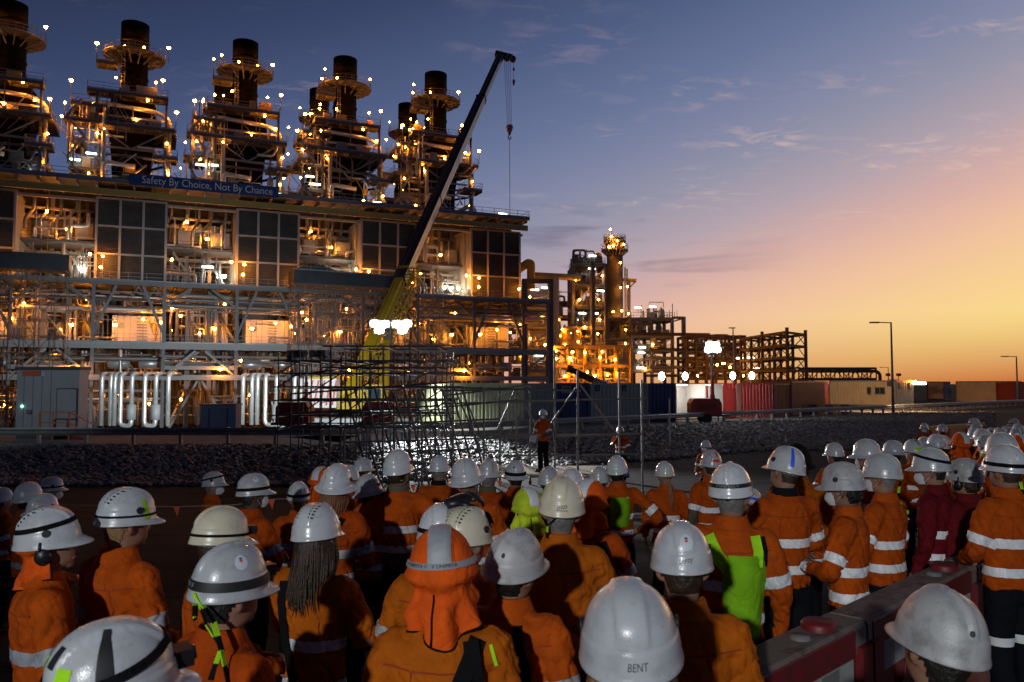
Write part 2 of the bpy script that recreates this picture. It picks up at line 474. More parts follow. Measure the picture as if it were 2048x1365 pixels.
def axis(lo, hi, fine_lo, fine_hi, step, grow):
    xs = [fine_lo]
    while xs[-1] < fine_hi: xs.append(xs[-1] + step)
    s_ = step
    while xs[-1] < hi: s_ *= grow; xs.append(xs[-1] + s_)
    s_ = step; lo_ = [fine_lo]
    while lo_[-1] > lo: s_ *= grow; lo_.append(lo_[-1] - s_)
    return lo_[:0:-1] + xs
gx = axis(-2500, 2500, -32, 34, 0.6, 1.16); gy = axis(-60, 3500, -4, 62, 0.55, 1.15)
g = MB()
g.sheet([[V((x, y, ground_h(x, y) + 0.018 * noise.noise(V((x * 0.7, y * 0.7, 3))))) for x in gx] for y in gy])
# asphalt and dirt
m = bpy.data.materials.new('yard_surface'); m.use_nodes = True; MATS['yard_surface'] = m
nd, lk = m.node_tree.nodes, m.node_tree.links; bs = nd['Principled BSDF']
tcn = nd.new('ShaderNodeTexCoord')
na = nd.new('ShaderNodeTexNoise'); na.inputs['Scale'].default_value = 0.5; na.inputs['Detail'].default_value = 8; na.inputs['Roughness'].default_value = 0.65
nb = nd.new('ShaderNodeTexNoise'); nb.inputs['Scale'].default_value = 22; nb.inputs['Detail'].default_value = 4
mpp = nd.new('ShaderNodeMapping'); mpp.inputs['Rotation'].default_value = (0, 0, 0.9); mpp.inputs['Scale'].default_value = (0.25, 2.6, 1)
wv = nd.new('ShaderNodeTexNoise'); wv.inputs['Scale'].default_value = 1.0; wv.inputs['Detail'].default_value = 3
lk.new(tcn.outputs['Object'], na.inputs['Vector']); lk.new(tcn.outputs['Object'], nb.inputs['Vector'])
lk.new(tcn.outputs['Object'], mpp.inputs[0]); lk.new(mpp.outputs[0], wv.inputs['Vector'])
mxa = nd.new('ShaderNodeMath'); mxa.operation = 'ADD'; lk.new(na.outputs[0], mxa.inputs[0]); lk.new(wv.outputs[0], mxa.inputs[1])
rp = nd.new('ShaderNodeValToRGB'); rp.color_ramp.elements[0].position = 0.78; rp.color_ramp.elements[1].position = 1.25
rp.color_ramp.elements[0].color = (0.006, 0.006, 0.006, 1); rp.color_ramp.elements[1].color = (0.024, 0.0225, 0.021, 1)
lk.new(mxa.outputs[0], rp.inputs[0]); lk.new(rp.outputs[0], bs.inputs['Base Color'])
bs.inputs['Roughness'].default_value = 0.9
bs.inputs['Specular IOR Level'].default_value = 0.08
bp = nd.new('ShaderNodeBump'); bp.inputs['Strength'].default_value = 0.6; bp.inputs['Distance'].default_value = 0.02
lk.new(nb.outputs[0], bp.inputs['Height']); lk.new(bp.outputs[0], bs.inputs['Normal'])
go = g.build('ground', 'yard_surface'); tag(go, kind='structure')

# ------------------------------------------------------------------ rock bank below the guard rail
mat('rock', (0.15, 0.145, 0.135), 0.62, 0, 0.35, 2.5, 0.5, 12, spec=0.4)
mat('bank_soil', (0.04, 0.037, 0.033), 0.9, 0, 0.3, 2.0, 0.6, 15, spec=0.1)
def rail_pt(s):
    for a, b in zip(RAIL, RAIL[1:]):
        L = (b - a).length
        if s <= L: 
            d = (b - a) / L; return a + d * s, V((d.y, -d.x, 0)), d
        s -= L
    return RAIL[-1], V((0.7, -0.7, 0)), V((0.7, 0.7, 0))
RAIL_L = sum((b - a).length for a, b in zip(RAIL, RAIL[1:]))
bk = MB(); rows = []
ss = [24 + i * 0.8 for i in range(int((RAIL_L - 60) / 0.8))]
for qf in (0.0, 0.1, 0.22, 0.36, 0.5, 0.64, 0.78, 0.9, 1.0):
    row = []
    for s_ in ss:
        p, nrm, d = rail_pt(s_)
        w = p + nrm * (0.9 + qf * (bank_w(p.x) - 0.7))
        row.append(V((w.x, w.y, ground_h(w.x, w.y) + 0.03 + 0.05 * noise.noise(V((w.x, w.y, 1))))))
    rows.append(row)
bk.sheet(rows)
bank = bk.build('rock_bank', 'bank_soil'); tag(bank, kind='structure')
ico = bmesh.new(); bmesh.ops.create_icosphere(ico, subdivisions=1, radius=1.0)
ICO_V = [v.co.copy() for v in ico.verts]; ICO_F = [tuple(v.index for v in f.verts) for f in ico.faces]; ico.free()
def rock_verts(rr):
    sc = V((rr.uniform(0.75, 1.3), rr.uniform(0.75, 1.2), rr.uniform(0.55, 0.95)))
    off = V((rr.random() * 50, rr.random() * 50, rr.random() * 50))
    ro = Matrix.Rotation(rr.uniform(0, 6.28), 3, 'Z') @ Matrix.Rotation(rr.uniform(-0.5, 0.5), 3, 'X')
    out = []
    for p in ICO_V:
        k = 0.62 + 0.75 * abs(noise.noise(p * 1.1 + off)) + 0.2 * rr.random()
        out.append(ro @ V((p.x * sc.x * k, p.y * sc.y * k, p.z * sc.z * k)))
    return out
rr = random.Random(5)
rock_meshes = []
for i in range(10):
    b = MB(); b.add(rock_verts(rr), ICO_F); rock_meshes.append(b.mesh('rock', 'rock'))
spots = []
while len(spots) < 21000:
    y_ = rr.uniform(21, 72); x_ = rr.uniform(-0.68 * y_, 0.6 * y_)
    if rr.random() > (34.0 / max(34.0, y_)) ** 1.0: continue
    if not -bank_w(x_) - 0.3 + 2.5 * (x_ > 8) * rr.random() ** 2 < rail_dist(x_, y_) < -0.95: continue
    size = rr.uniform(0.07, 0.17) * (1.15 if rr.random() < 0.2 else 1.0)
    spots.append((size, V((x_, y_, 0))))
spots.sort(key=lambda t: -t[0] / t[1].y * (1.0 if -6 < t[1].x < 8 else 0.6))
big = spots[:300]; rest = spots[300:]
for size, w in big:
    o = bpy.data.objects.new('rock', rock_meshes[rr.randrange(10)])
    link(o, bank, Matrix.Translation(V((w.x, w.y, ground_h(w.x, w.y) + 0.06))) @ Matrix.Rotation(rr.uniform(0, 6), 4, 'Z') @ Matrix.Scale(size, 4))
st_ = MB(); protos = [[v.co.copy() for v in m_.vertices] for m_ in rock_meshes]
for size, w in rest:
    pr = protos[rr.randrange(10)]; a = rr.uniform(0, 6.28); c, sn = math.cos(a), math.sin(a)
    z = ground_h(w.x, w.y) + 0.05
    st_.add([V((w.x + (p.x * c - p.y * sn) * size, w.y + (p.x * sn + p.y * c) * size, z + p.z * size)) for p in pr], ICO_F)
rk = st_.build('rocks', 'rock', bank); rk['kind'] = 'stuff'

# ------------------------------------------------------------------ guard rail along the road
gr = thing('guard_rail', 'long galvanised steel guard rail on short posts along the top of the rock bank', 'guard rail', (-7.5, 34, -0.3))
prof = [(0.0, 0.155), (0.012, 0.12), (0.07, 0.085), (0.07, 0.055), (0.0, 0.02), (0.0, -0.02), (0.07, -0.055), (0.07, -0.085), (0.012, -0.12), (0.0, -0.155)]
s_ = 24.0
while s_ < RAIL_L - 45:
    p, nrm, d = rail_pt(s_); p2, n2_, d2 = rail_pt(s_ + 4.0)
    zg = -0.32
    b = MB(); b.box(V((p.x, p.y, zg + 0.37)), (0.11, 0.16, 0.78), Matrix(((d.x, nrm.x, 0), (d.y, nrm.y, 0), (0, 0, 1))))
    b.build('post', 'galv', gr)
    pm, nm, dm = rail_pt(s_ + 2.0)
    b = MB(); b.box(V((pm.x, pm.y, zg + 0.37)), (0.11, 0.16, 0.78), Matrix(((dm.x, nm.x, 0), (dm.y, nm.y, 0), (0, 0, 1))))
    b.build('post', 'galv', gr)
    b = MB(); grid = []
    for pp, nn in ((p, nrm), (pm, nm), (p2, n2_)):
        grid.append([pp + nn * (0.09 + o_) + V((0, 0, zg + 0.60 + z_)) for o_, z_ in prof])
    b.sheet(grid, False)
    b.build('rail', 'galv', gr)
    s_ += 4.0

# pale gravel road behind the guard rail
mat('road_gravel', (0.20, 0.19, 0.18), 0.9, 0, 0.18, 1.2, 0.5, 18, spec=0.1)
rb = MB(); rows = []
for q in (-0.7, -0.2, 1.5, 3.0, 4.5, 5.8):
    row = []
    for s_ in ss:
        p, nrm, d = rail_pt(s_); w = p - nrm * q; row.append(V((w.x, w.y, ground_h(w.x, w.y) + 0.035)))
    rows.append(row)
rb.sheet(rows); tag(rb.build('road', 'road_gravel'), kind='structure')
# ================================================================== POWER BLOCK
ico2 = bmesh.new(); bmesh.ops.create_icosphere(ico2, subdivisions=1, radius=1.0)
I1V = [v.co.copy() for v in ico2.verts]; I1F = [tuple(v.index for v in f.verts) for f in ico2.faces]; ico2.free()
def lamp_mesh(name, rx, rz, m):
    b = MB(); b.add([V((p.x * rx, p.y * rx, p.z * rz)) for p in I1V], I1F, True); return b.mesh(name, m)
LM = {'o': lamp_mesh('lamp_globe', 0.27, 0.22, 'lamp_sodium'), 's': lamp_mesh('lamp_globe', 0.18, 0.18, 'lamp_sodium_small')}
_t = MB(); _t.tube([(-0.75, 0, 0), (-0.7, 0, 0), (0.7, 0, 0), (0.75, 0, 0)], [0.08, 0.15, 0.15, 0.08], 8); LM['w'] = _t.mesh('lamp_tube', 'lamp_tube')
LM['t'] = lamp_mesh('lamp_globe', 0.2, 0.2, 'lamp_tiny')
LM['b'] = lamp_mesh('lamp_globe', 0.28, 0.24, 'lamp_metal_halide')
_t = MB(); _t.lathe([(0.0, 0.20), (0.22, 0.17), (0.36, 0.05), (0.34, 0.0)], n=10); LMCAP = _t.mesh('lamp_shade', 'steel_grey')
def lamp(parent, p, kind='o', post=1.6, shade=True):
    """a luminaire on a short post; p is the lamp itself"""
    p = V(p)
    if post > 0:
        a = rod('lamp_post', p - V((0, 0, post)), p - V((0, 0, 0.1)), 0.045, 'galv', parent, 6)
    o = bpy.data.objects.new('lamp_globe' if kind != 'w' else 'lamp_tube', LM[kind])
    M = Matrix.Translation(p)
    if kind == 'w': M = M @ Matrix.Rotation(0.42, 4, 'Z')
    link(o, parent, M)
    if shade and kind == 'o':
        s_ = bpy.data.objects.new('lamp_shade', LMCAP); link(s_, parent, Matrix.Translation(p + V((0, 0, 0.10))))
def hrail(parent, pts, h=1.1, m='galv', toe=True, step=2.0):
    """one run of handrail along pts"""
    b = MB()
    for a, c in zip(pts, pts[1:]):
        a, c = V(a), V(c)
        for z in (h, h * 0.52): b.bar(a + V((0, 0, z)), c + V((0, 0, z)), 0.055)
        n = max(1, int((c - a).length / step))
        for i in range(n + 1):
            q = a + (c - a) * (i / n); b.bar(q, q + V((0, 0, h)), 0.055)
        if toe: b.bar(a + V((0, 0, 0.1)), c + V((0, 0, 0.1)), 0.03, 0.16)
    return b.build('handrail', m, parent)
def duct_box(name, parent, u0, u1, v0, v1, z0, z1, m):
    b = MB(); b.box(F((u0 + u1) / 2, (v0 + v1) / 2, (z0 + z1) / 2), (u1 - u0, v1 - v0, z1 - z0), FROT); return b.build(name, m, parent)
def pipe(parent, pts, r, m='cladding', n=8, name='pipe'):
    # round the corners
    pts = [V(p) for p in pts]; out = [pts[0]]
    for a, b_, c in zip(pts, pts[1:], pts[2:]):
        l1 = (a - b_).length; l2 = (c - b_).length; k = min(r * 2.2, l1 * 0.45, l2 * 0.45)
        p1 = b_ + (a - b_).normalized() * k; p2 = b_ + (c - b_).normalized() * k
        for t in (0, 0.33, 0.67, 1):
            out.append(p1 * (1 - t) ** 2 + b_ * (2 * t * (1 - t)) + p2 * t * t)
    out.append(pts[-1])
    b = MB(); b.tube(out, r, n); return b.build(name, m, parent)
ZG, Z1, Z2, Z3, ZR = -4.0, 3.4, 7.7, 15.7, 28.9
PER = 17.6
ORD = ['first from the roof corner', 'second from the roof corner', 'third from the roof corner', 'fourth from the roof corner', 'at the frame edge']
HW = 8.4

# ---- filter houses
def filter_house(k):
    u0 = -7.6 - PER * k
    t = thing('filter_house', ['dark louvred air intake house at the open right corner of the deck', 'dark louvred intake house directly behind the black crane boom', 'dark louvred intake house under the right half of the blue banner', 'dark louvred intake house under the left end of the blue banner', 'dark louvred intake house cut by the left frame edge'][k], 'intake house', F(u0 + HW / 2, 0, Z3), math.atan2(FU.y, FU.x), 'louvred intake houses along the deck')
    zt = Z3 + 11.1; pw = HW / 3; ph = 11.1 / 3
    for i in range(3):
        for j in range(3):
            b = MB(); ua = u0 + i * pw + 0.12; ub = u0 + (i + 1) * pw - 0.12; za = Z3 + j * ph + 0.12; zb = za + ph - 0.24
            n = 11
            grid = []
            for s_ in range(n):
                z0_ = za + (zb - za) * s_ / n; z1_ = za + (zb - za) * (s_ + 1) / n
                grid.append([F(ua, -1.30, z0_), F(ub, -1.30, z0_)]); grid.append([F(ua, -1.12, z1_), F(ub, -1.12, z1_)])
            b.sheet(grid, False); b.build('louvre_panel', 'louvre_dark', t)
    for i in range(4):
        beam('frame_post', F(u0 + i * pw, -1.3, Z3), F(u0 + i * pw, -1.3, zt), 0.24, 0.3, 'steel_light', t)
    for j in range(4):
        z = Z3 + j * ph + (0.1 if j == 0 else 0)
        beam('frame_rail', F(u0, -1.34, z), F(u0 + HW, -1.34, z), 0.22, 0.24, 'steel_light', t)
    # corrugated side walls: front block and the lower block behind
    for (va, vb, zz) in ((-1.1, 6.2, zt), (6.2, 13.0, zt - 1.6)):
        for us, nm in ((u0 - 0.02, 'side_wall'), (u0 + HW + 0.02, 'side_wall')):
            b = MB(); row0, row1 = [], []; nn = 14
            sgn = -1 if us < u0 + 1 else 1
            for i in range(nn + 1):
                for o_, e in ((0, 0), (0.06, 0.12), (0.06, 0.5), (0, 0.62)):
                    v_ = va + (vb - va) * (i + e) / (nn + 1)
                    row0.append(F(us + sgn * o_, v_, Z3 + 0.2)); row1.append(F(us + sgn * o_, v_, zz))
            b.sheet([row0, row1], False); b.build(nm, 'cream', t)
        duct_box('shell', t, u0 + 0.15, u0 + HW - 0.15, va + 0.05, vb, Z3 + 0.1, zz - 0.06, 'cream')
        duct_box('roof_cap', t, u0 - 0.15, u0 + HW + 0.15, va - 0.05, vb, zz, zz + 0.16, 'cream')
    for v_ in (1.2, 3.6, 6.3, 9.5, 12.9):
        beam('rib', F(u0 - 0.18, v_, Z3 + 0.2), F(u0 - 0.18, v_, (zt if v_ < 6.5 else zt - 1.6)), 0.16, 0.2, 'cream', t)
    for i in range(3):     # tiny lamps under the hoods that wash the top row
        for j in range(3):
            pass
    return t
for k in range(5): filter_house(k)

# ---- the deck structure, one module per machine
MODNAMES = ['open steel frame module of the plant at its right corner beside the portal frame', 'steel frame module of the plant behind the scaffold tower', 'steel frame module of the plant right of the bracing tower under the banner',
            'steel frame module of the plant above the white site hut steps', 'dark steel frame module of the plant at the left frame edge']
def module(k):
    rr = random.Random(100 + k)
    u0 = -7.6 - PER * k; u1 = u0 + HW; ug = u0 - (PER - HW)      # gap to the left: ug..u0
    um = (ug + u0) / 2
    t = thing('process_module', MODNAMES[k], 'steel structure', F(u0, 0, ZG), 0.0, 'steel frame modules of the plant')
    ue = u1 + (4.5 if k == 0 else 0.0)
    # columns
    for uu in (u0, u1) + ((u1 + 4.4,) if k == 0 else ()):
        beam('column', F(uu, -2.6, ZG), F(uu, -2.6, Z3 - 0.3), 0.42, 0.42, 'steel_grey', t)
        beam('column', F(uu, 7.0, ZG), F(uu, 7.0, Z3 - 0.3), 0.45, 0.45, 'steel_dark', t)
        beam('column', F(uu, 16.0, ZG), F(uu, 16.0, ZR - 0.6), 0.5, 0.5, 'steel_grey', t)
    for uu in (um - 1.5, um + 1.4):
        beam('column', F(uu, 2.2, ZG), F(uu, 2.2, Z3 - 0.3), 0.62, 0.62, 'steel_grey', t)
    # upper columns that carry the roof, behind the filter houses
    for uu in (um - 1.6, um + 1.6):
        beam('column', F(uu, 9.5, Z3), F(uu, 9.5, ZR - 0.5), 0.5, 0.5, 'cream', t)
    # main decks
    duct_box('deck_plate', t, ug, ue, -3.4, 17.0, Z3 - 0.12, Z3, 'grating')
    beam('edge_beam', F(ug, -3.45, Z3 - 0.30), F(ue, -3.45, Z3 - 0.30), 0.25, 0.55, 'steel_grey', t)
    for i in range(7):
        uu = ug + (ue - ug) * (i + 0.5) / 7
        beam('joist', F(uu, -3.2, Z3 - 0.4), F(uu, 16, Z3 - 0.4), 0.18, 0.42, 'steel_dark', t)
    beam('edge_beam', F(ug, 6.9, Z3 - 0.5), F(ue, 6.9, Z3 - 0.5), 0.3, 0.6, 'steel_grey', t)
    hrail(t, [F(ug, -3.35, Z3), F(ue, -3.35, Z3)])
    duct_box('deck_plate', t, ug, ue, -2.5, 17.0, Z2 - 0.1, Z2, 'grating')
    beam('girder', F(ug, -2.75, Z2 - 0.42), F(ue, -2.75, Z2 - 0.42), 0.35, 0.85, 'steel_light', t)
    hrail(t, [F(u0 + 0.2, -2.7, Z2), F(u1 - 0.2, -2.7, Z2)])
    beam('girder', F(ug, -2.7, Z1 - 0.3), F(ue, -2.7, Z1 - 0.3), 0.35, 0.7, 'steel_light', t)
    beam('girder', F(ug, -2.2, Z1 + 1.0), F(u0, -2.2, Z1 + 1.0), 0.3, 0.5, 'steel_light', t)
    for i in range(5):
        uu = ug + (ue - ug) * (i + 0.5) / 5
        beam('joist', F(uu, -2.4, Z2 - 0.5), F(uu, 16, Z2 - 0.5), 0.2, 0.4, 'steel_dark', t)
    # bracing: inverted V under each house, V in each gap, diagonals in the twin column tower
    uc = (u0 + u1) / 2
    beam('brace', F(uc - 1.6, -2.6, Z3 - 0.6), F(u0 + 0.1, -2.6, Z2 + 1.3), 0.34, 0.34, 'steel_grey', t)
    beam('brace', F(uc + 1.6, -2.6, Z3 - 0.6), F(u1 - 0.1, -2.6, Z2 + 1.3), 0.34, 0.34, 'steel_grey', t)
    beam('brace', F(u0 - 0.1, -2.6, Z2 + 5.0), F(u0 - 3.3, -2.6, Z3 - 0.6), 0.32, 0.32, 'steel_grey', t)
    beam('brace', F(ug + 0.1, -2.6, Z2 + 5.0), F(ug + 3.3, -2.6, Z3 - 0.6), 0.32, 0.32, 'steel_grey', t)
    beam('brace', F(u0, 0.5, Z2 + 0.4), F(u0 - 2.8, 2.2, Z3 - 1.6), 0.3, 0.3, 'steel_dark', t)
    beam('tie', F(u0, -2.6, Z2 + 5.6), F(u1, -2.6, Z2 + 5.6), 0.22, 0.28, 'steel_dark', t)
    for i in range(4):
        a = u1 - (u1 - uc) * i / 4.0; 
        beam('lacing', F(a, -2.5, Z3 - 0.6 if i % 2 else Z2 + 5.6), F(a - 1.05, -2.5, Z2 + 5.6 if i % 2 else Z3 - 0.6), 0.14, 0.14, 'steel_grey', t)
    ua, ub = um - 1.5, um + 1.4
    for za, zb in ((Z3 - 0.8, Z2 + 4.4), (Z2 + 4.0, Z2 + 0.4)):
        beam('brace', F(ub, 2.2, za), F(ua, 2.2, zb) if za > 13 else F(ub, 2.2, zb), 0.26, 0.26, 'steel_grey', t) if za > 13 else beam('brace', F(ua, 2.2, za), F(ub, 2.2, zb), 0.26, 0.26, 'steel_grey', t)
    for z in (Z2 + 4.2, Z1 + 1.6):
        beam('tie', F(ua, 2.2, z), F(ub, 2.2, z), 0.28, 0.34, 'steel_light', t)
    beam('brace', F(um - 0.6, -2.6, Z2 - 1.0), F(ug + 0.4, -2.6, Z1 + 0.1), 0.3, 0.3, 'steel_light', t)
    beam('brace', F(um + 0.6, -2.6, Z2 - 1.0), F(u0 - 0.4, -2.6, Z1 + 0.1), 0.3, 0.3, 'steel_light', t)
    beam('brace', F(um, 1.4, Z2 - 1.0), F(um - 3.2, 1.0, Z1 + 0.8), 0.28, 0.28, 'steel_light', t)
    beam('brace', F(um + 0.3, -2.5, Z1 - 0.8), F(u0 - 0.8, -2.5, ZG + 0.2), 0.3, 0.3, 'steel_light', t)
    beam('brace', F(um - 0.3, -2.5, Z1 - 0.8), F(ug + 0.8, -2.5, ZG + 0.2), 0.3, 0.3, 'steel_light', t)
    # corrugated back wall and roof level
    for (za, zb, m_) in ((Z3 + 8.8, Z3 + 11.8, 'cream'), (Z3 - 1.0, Z3 + 8.8, 'steel_dark'), (Z2 - 0.8, Z3 - 1.0, 'steel_dark'), (ZG, Z2 - 0.8, 'steel_dark')):
        b = MB(); row0, row1 = [], []
        nn = 40
        for i in range(nn):
            for o_, e in ((0, 0), (0.12, 0.2), (0.12, 0.5), (0, 0.7)):
                uu = ug + (ue - ug) * (i + e) / nn
                row0.append(F(uu, 17.2 - o_, za)); row1.append(F(uu, 17.2 - o_, zb))
        b.sheet([row0, row1], False); b.build('back_wall', m_, t)
    # white turbine enclosure with a louvre ladder and hatch
    duct_box('enclosure', t, u0 + 1.9, u1 + 0.3, 4.2, 9.5, Z2, Z2 + 4.0, 'white_panel')
    for i in range(8):
        beam('louvre_blade', F(u0 + 5.0, 4.1, Z2 + 0.7 + i * 0.42), F(u0 + 6.3, 4.1, Z2 + 0.7 + i * 0.42), 0.12, 0.14, 'steel_grey', t)
    for i in range(4):
        beam('panel_seam', F(u0 + 2.6 + i * 0.78 if i < 3 else u0 + 7.4, 4.17, Z2), F(u0 + 2.6 + i * 0.78 if i < 3 else u0 + 7.4, 4.17, Z2 + 4.0), 0.05, 0.05, 'steel_grey', t)
    b = MB(); b.tube([F(u0 + 3.0, 4.2, Z2 + 2.6), F(u0 + 3.0, 3.9, Z2 + 2.6)], 0.42, 14); b.build('hatch', 'steel_grey', t)
    duct_box('skid', t, um + 2.0, u0 - 0.6, 6.0, 9.0, Z2, Z2 + 2.2, 'red_dark')
    # the big inlet duct from the filter house down to the machine
    b = MB(); b.tube([F(uc, 13.0, Z3 + 6), F(uc, 15.2, Z3 + 5), F(uc, 15.6, Z3 - 1), F(uc, 11.0, Z2 + 4)], 1.7, 12); b.build('inlet_duct', 'steel_grey', t)
    # equipment boxes and downpipes in the gap above the deck
    for i in range(5):
        uu = ug + 0.9 + i * 1.75 + rr.uniform(-0.3, 0.3); zz = Z3 + rr.uniform(8.2, 9.6)
        pipe(t, [F(uu, 5.5, ZR - 0.8), F(uu, 5.5, zz + 1.4), F(uu - 0.9, 4.9, zz), F(uu - 0.9, 4.9, zz - 1.5)], rr.uniform(0.17, 0.26), 'galv')
    for uu, w_ in ((ug + 1.6, 1.7), (u0 - 2.8, 2.1)):
        duct_box('equipment_box', t, uu, uu + w_, 3.4, 5.4, Z3 + 6.4, Z3 + 8.3, 'steel_light')
        duct_box('bracket', t, uu - 0.3, uu + w_ + 0.4, 3.2, 6.6, Z3 + 6.1, Z3 + 6.3, 'steel_grey')
    for z in (Z3 + 4.6, Z3 + 6.0, Z3 + 9.4, Z3 + 10.6):
        beam('tie', F(ug, 6.6, z), F(u0, 6.6, z), 0.3, 0.36, 'cream', t)
    duct_box('mezzanine', t, ug, u0, 2.5, 9.0, Z3 + 5.5, Z3 + 5.62, 'grating')
    hrail(t, [F(ug, 2.6, Z3 + 5.6), F(u0, 2.6, Z3 + 5.6)])
    beam('brace', F(um - 3.6, 3.5, Z3 + 5.2), F(um - 0.4, 3.5, Z3 + 0.2), 0.3, 0.3, 'steel_grey', t)
    beam('brace', F(um + 3.8, 3.5, Z3 + 0.2), F(um + 0.3, 3.5, Z3 + 5.2), 0.3, 0.3, 'steel_grey', t)
    beam('crane_hoist', F(um - 0.9, -1.5, Z3 + 0.2), F(um - 0.9, -1.5, ZR - 1.2), 0.09, 0.09, 'yellow_paint', t)
    # rows of pipes through the floors
    for lvl, (za, zb), m_, nn in ((0, (ZG + 0.3, Z1 - 0.6), 'galv', 22), (1, (Z1 + 0.4, Z2 - 0.9), 'cladding', 24), (2, (Z2 + 0.3, Z3 - 0.9), 'galv', 40), (3, (Z3 + 0.2, Z3 + 5.0), 'galv', 20), (4, (Z3 + 5.8, Z3 + 9.5), 'cladding', 14)):
        for i in range(nn):
            if lvl in (2,) and i < 26: uu = rr.uniform(ug + 0.3, u0 - 0.3)
            elif lvl in (3, 4): uu = rr.uniform(ug + 0.6, u0 - 1.0)
            else: uu = rr.uniform(ug, u1)
            vv = rr.uniform(0.5, 10.0); r_ = rr.choice((0.08, 0.1, 0.13, 0.16, 0.24))
            z_ = rr.uniform(za + 0.3, zb - 0.5)
            if rr.random() < 0.5:
                rod('pipe', F(uu, vv, za), F(uu, vv, zb), r_, m_ if rr.random() < 0.6 else 'steel_light', t, 8)
            else:
                L = rr.uniform(2, 6) * rr.choice((-1, 1)); ub_ = max(ug, min(ue, uu + L))
                pipe(t, [F(uu, vv, za), F(uu, vv, z_), F(ub_, vv, z_), F(ub_, vv, zb if rr.random() < 0.5 else za)], r_, m_)
    for i in range(20):
        z_ = rr.choice((Z2 + rr.uniform(4.4, 7.0), Z1 + rr.uniform(1.2, 3.0), Z2 + rr.uniform(4.4, 6.6), ZG + rr.uniform(1.6, 5.6)))
        v_ = rr.uniform(-1.6, 9)
        rod('pipe', F(ug, v_, z_), F(ue, v_, z_), rr.choice((0.07, 0.1, 0.14, 0.2, 0.3)), rr.choice(('cladding', 'galv', 'steel_light')), t, 8)
    for i in range(14):      # cable trays, hangers and light diagonals
        uu = rr.uniform(ug, u1 - 1); v_ = rr.uniform(-1.5, 8); z_ = rr.choice((Z1 + 2.6, Z2 + 5.4, Z2 + 6.4, Z2 + 3.0, ZG + 4))
        beam('cable_tray', F(uu, v_, z_), F(min(ue, uu + rr.uniform(2, 7)), v_, z_), 0.5, 0.1, rr.choice(('galv', 'amber_beam', 'steel_grey')), t)
    for i in range(10):
        uu = rr.uniform(ug + 0.5, u1 - 3); v_ = rr.uniform(3.0, 9); z_ = rr.choice((Z2 + 4.2, Z1 + 0.2, ZG + 1)); s_ = rr.choice((-1, 1))
        beam('brace', F(uu, v_, z_), F(uu + s_ * rr.uniform(1.5, 3.0), v_, z_ + rr.uniform(2.0, 3.2)), 0.18, 0.18, rr.choice(('steel_grey', 'amber_beam')), t)
    hrail(t, [F(ug + 0.2, -2.4, Z2), F(u0 - 0.2, -2.4, Z2)]); hrail(t, [F(ug, 6.0, Z3), F(u0, 6.0, Z3)])
    # vessels on the low level
    for i in range(2):
        uu = u0 + rr.uniform(1.0, 2.0) + i * 3.8
        b = MB(); b.tube([F(uu, 1.5, Z1 + 1.6), F(uu + 0.25, 1.5, Z1 + 1.6), F(uu + 2.6, 1.5, Z1 + 1.6), F(uu + 2.85, 1.5, Z1 + 1.6)], [0.4, 0.75, 0.75, 0.4], 12); b.build('vessel', 'cladding', t)
    for i in range(3):
        uu = rr.uniform(ug + 1, u0 - 1); 
        b = MB(); b.tube([F(uu, 5, Z2), F(uu, 5, Z2 + 0.2), F(uu, 5, Z2 + 2.6), F(uu, 5, Z2 + 3.1)], [0.5, 0.6, 0.6, 0.2], 12); b.build('vessel', 'steel_light', t)
    # stair in the gap
    for s_ in range(2):
        za, zb = ((Z2, Z3 - 0.2), (ZG, Z1))[s_]
        ua_, ub_ = (um + 3.9, um + 1.8) if s_ == 0 else (um - 3.8, um - 0.5)
        for dv in (0, 0.9):
            beam('stair_stringer', F(ua_, 8.2 + dv, za), F(ub_, 8.2 + dv, zb), 0.08, 0.3, 'steel_light', t)
        b = MB()
        for i in range(14):
            f = (i + 0.5) / 14; b.box(F(ua_ + (ub_ - ua_) * f, 8.65, za + (zb - za) * f), (0.28, 0.85, 0.04), FROT)
        b.build('stair_treads', 'galv', t)['kind'] = 'stuff'
    # lamps
    L = lambda u, v, z, kd='o', post=1.4: lamp(t, F(u, v, z), kd, post)
    dim = 0.0
    L(um + 0.9, 3.0, Z3 + 7.3, 'o', 0); L(u0 + 0.7, -2.7, Z3 + 1.7, 's', 1.6); L(u0 + 7.6, -2.7, Z3 + 1.7, 's', 1.6) if k != 3 else None; L(um - 1.8, 5.0, Z3 + 9.9, 's', 0); L(um + 2.6, 8.5, Z3 + 3.0, 's', 2) #                # glow beside the equipment box
    L(um - 2.6, 5.8, Z3 + 7.0, 's', 0)
    L(u0 - 0.7, -1.0, Z3 + 3.6, 's', 3.2)
    L(u0 + 0.9, -2.3, Z3 + 3.2, 's', 3.0) 
    if k in (1, 3): L(u1 + 0.8, -1.5, Z3 + 3.4, 's', 3)
    for q in range(3): L(u0 - 1.5 - q * 0.3, 0.6 + q * 2.4, Z3 + 1.7 + 0.3 * q, 'b', 0) if k < 4 else None
    L(um + 0.8, -1.2, Z3 + 2.7, 'w', 0) if k in (2,) else None
    L(u0 + 2.4, 1.0, Z2 + 2.5, 'o', 2.3); L(u1 - 0.4, 1.6, Z2 + 3.0, 's', 2.6); L(um + 1.9, 0.2, Z2 + 2.3, 'o', 2.2)
    L(um - 2.4, 4.0, Z2 + 4.2, 's', 0); L(um - 3.6, 6.5, Z2 + 2.3, 's', 2)
    L(u0 + 5.8, 2.0, Z2 + 3.4, 's', 3.0)
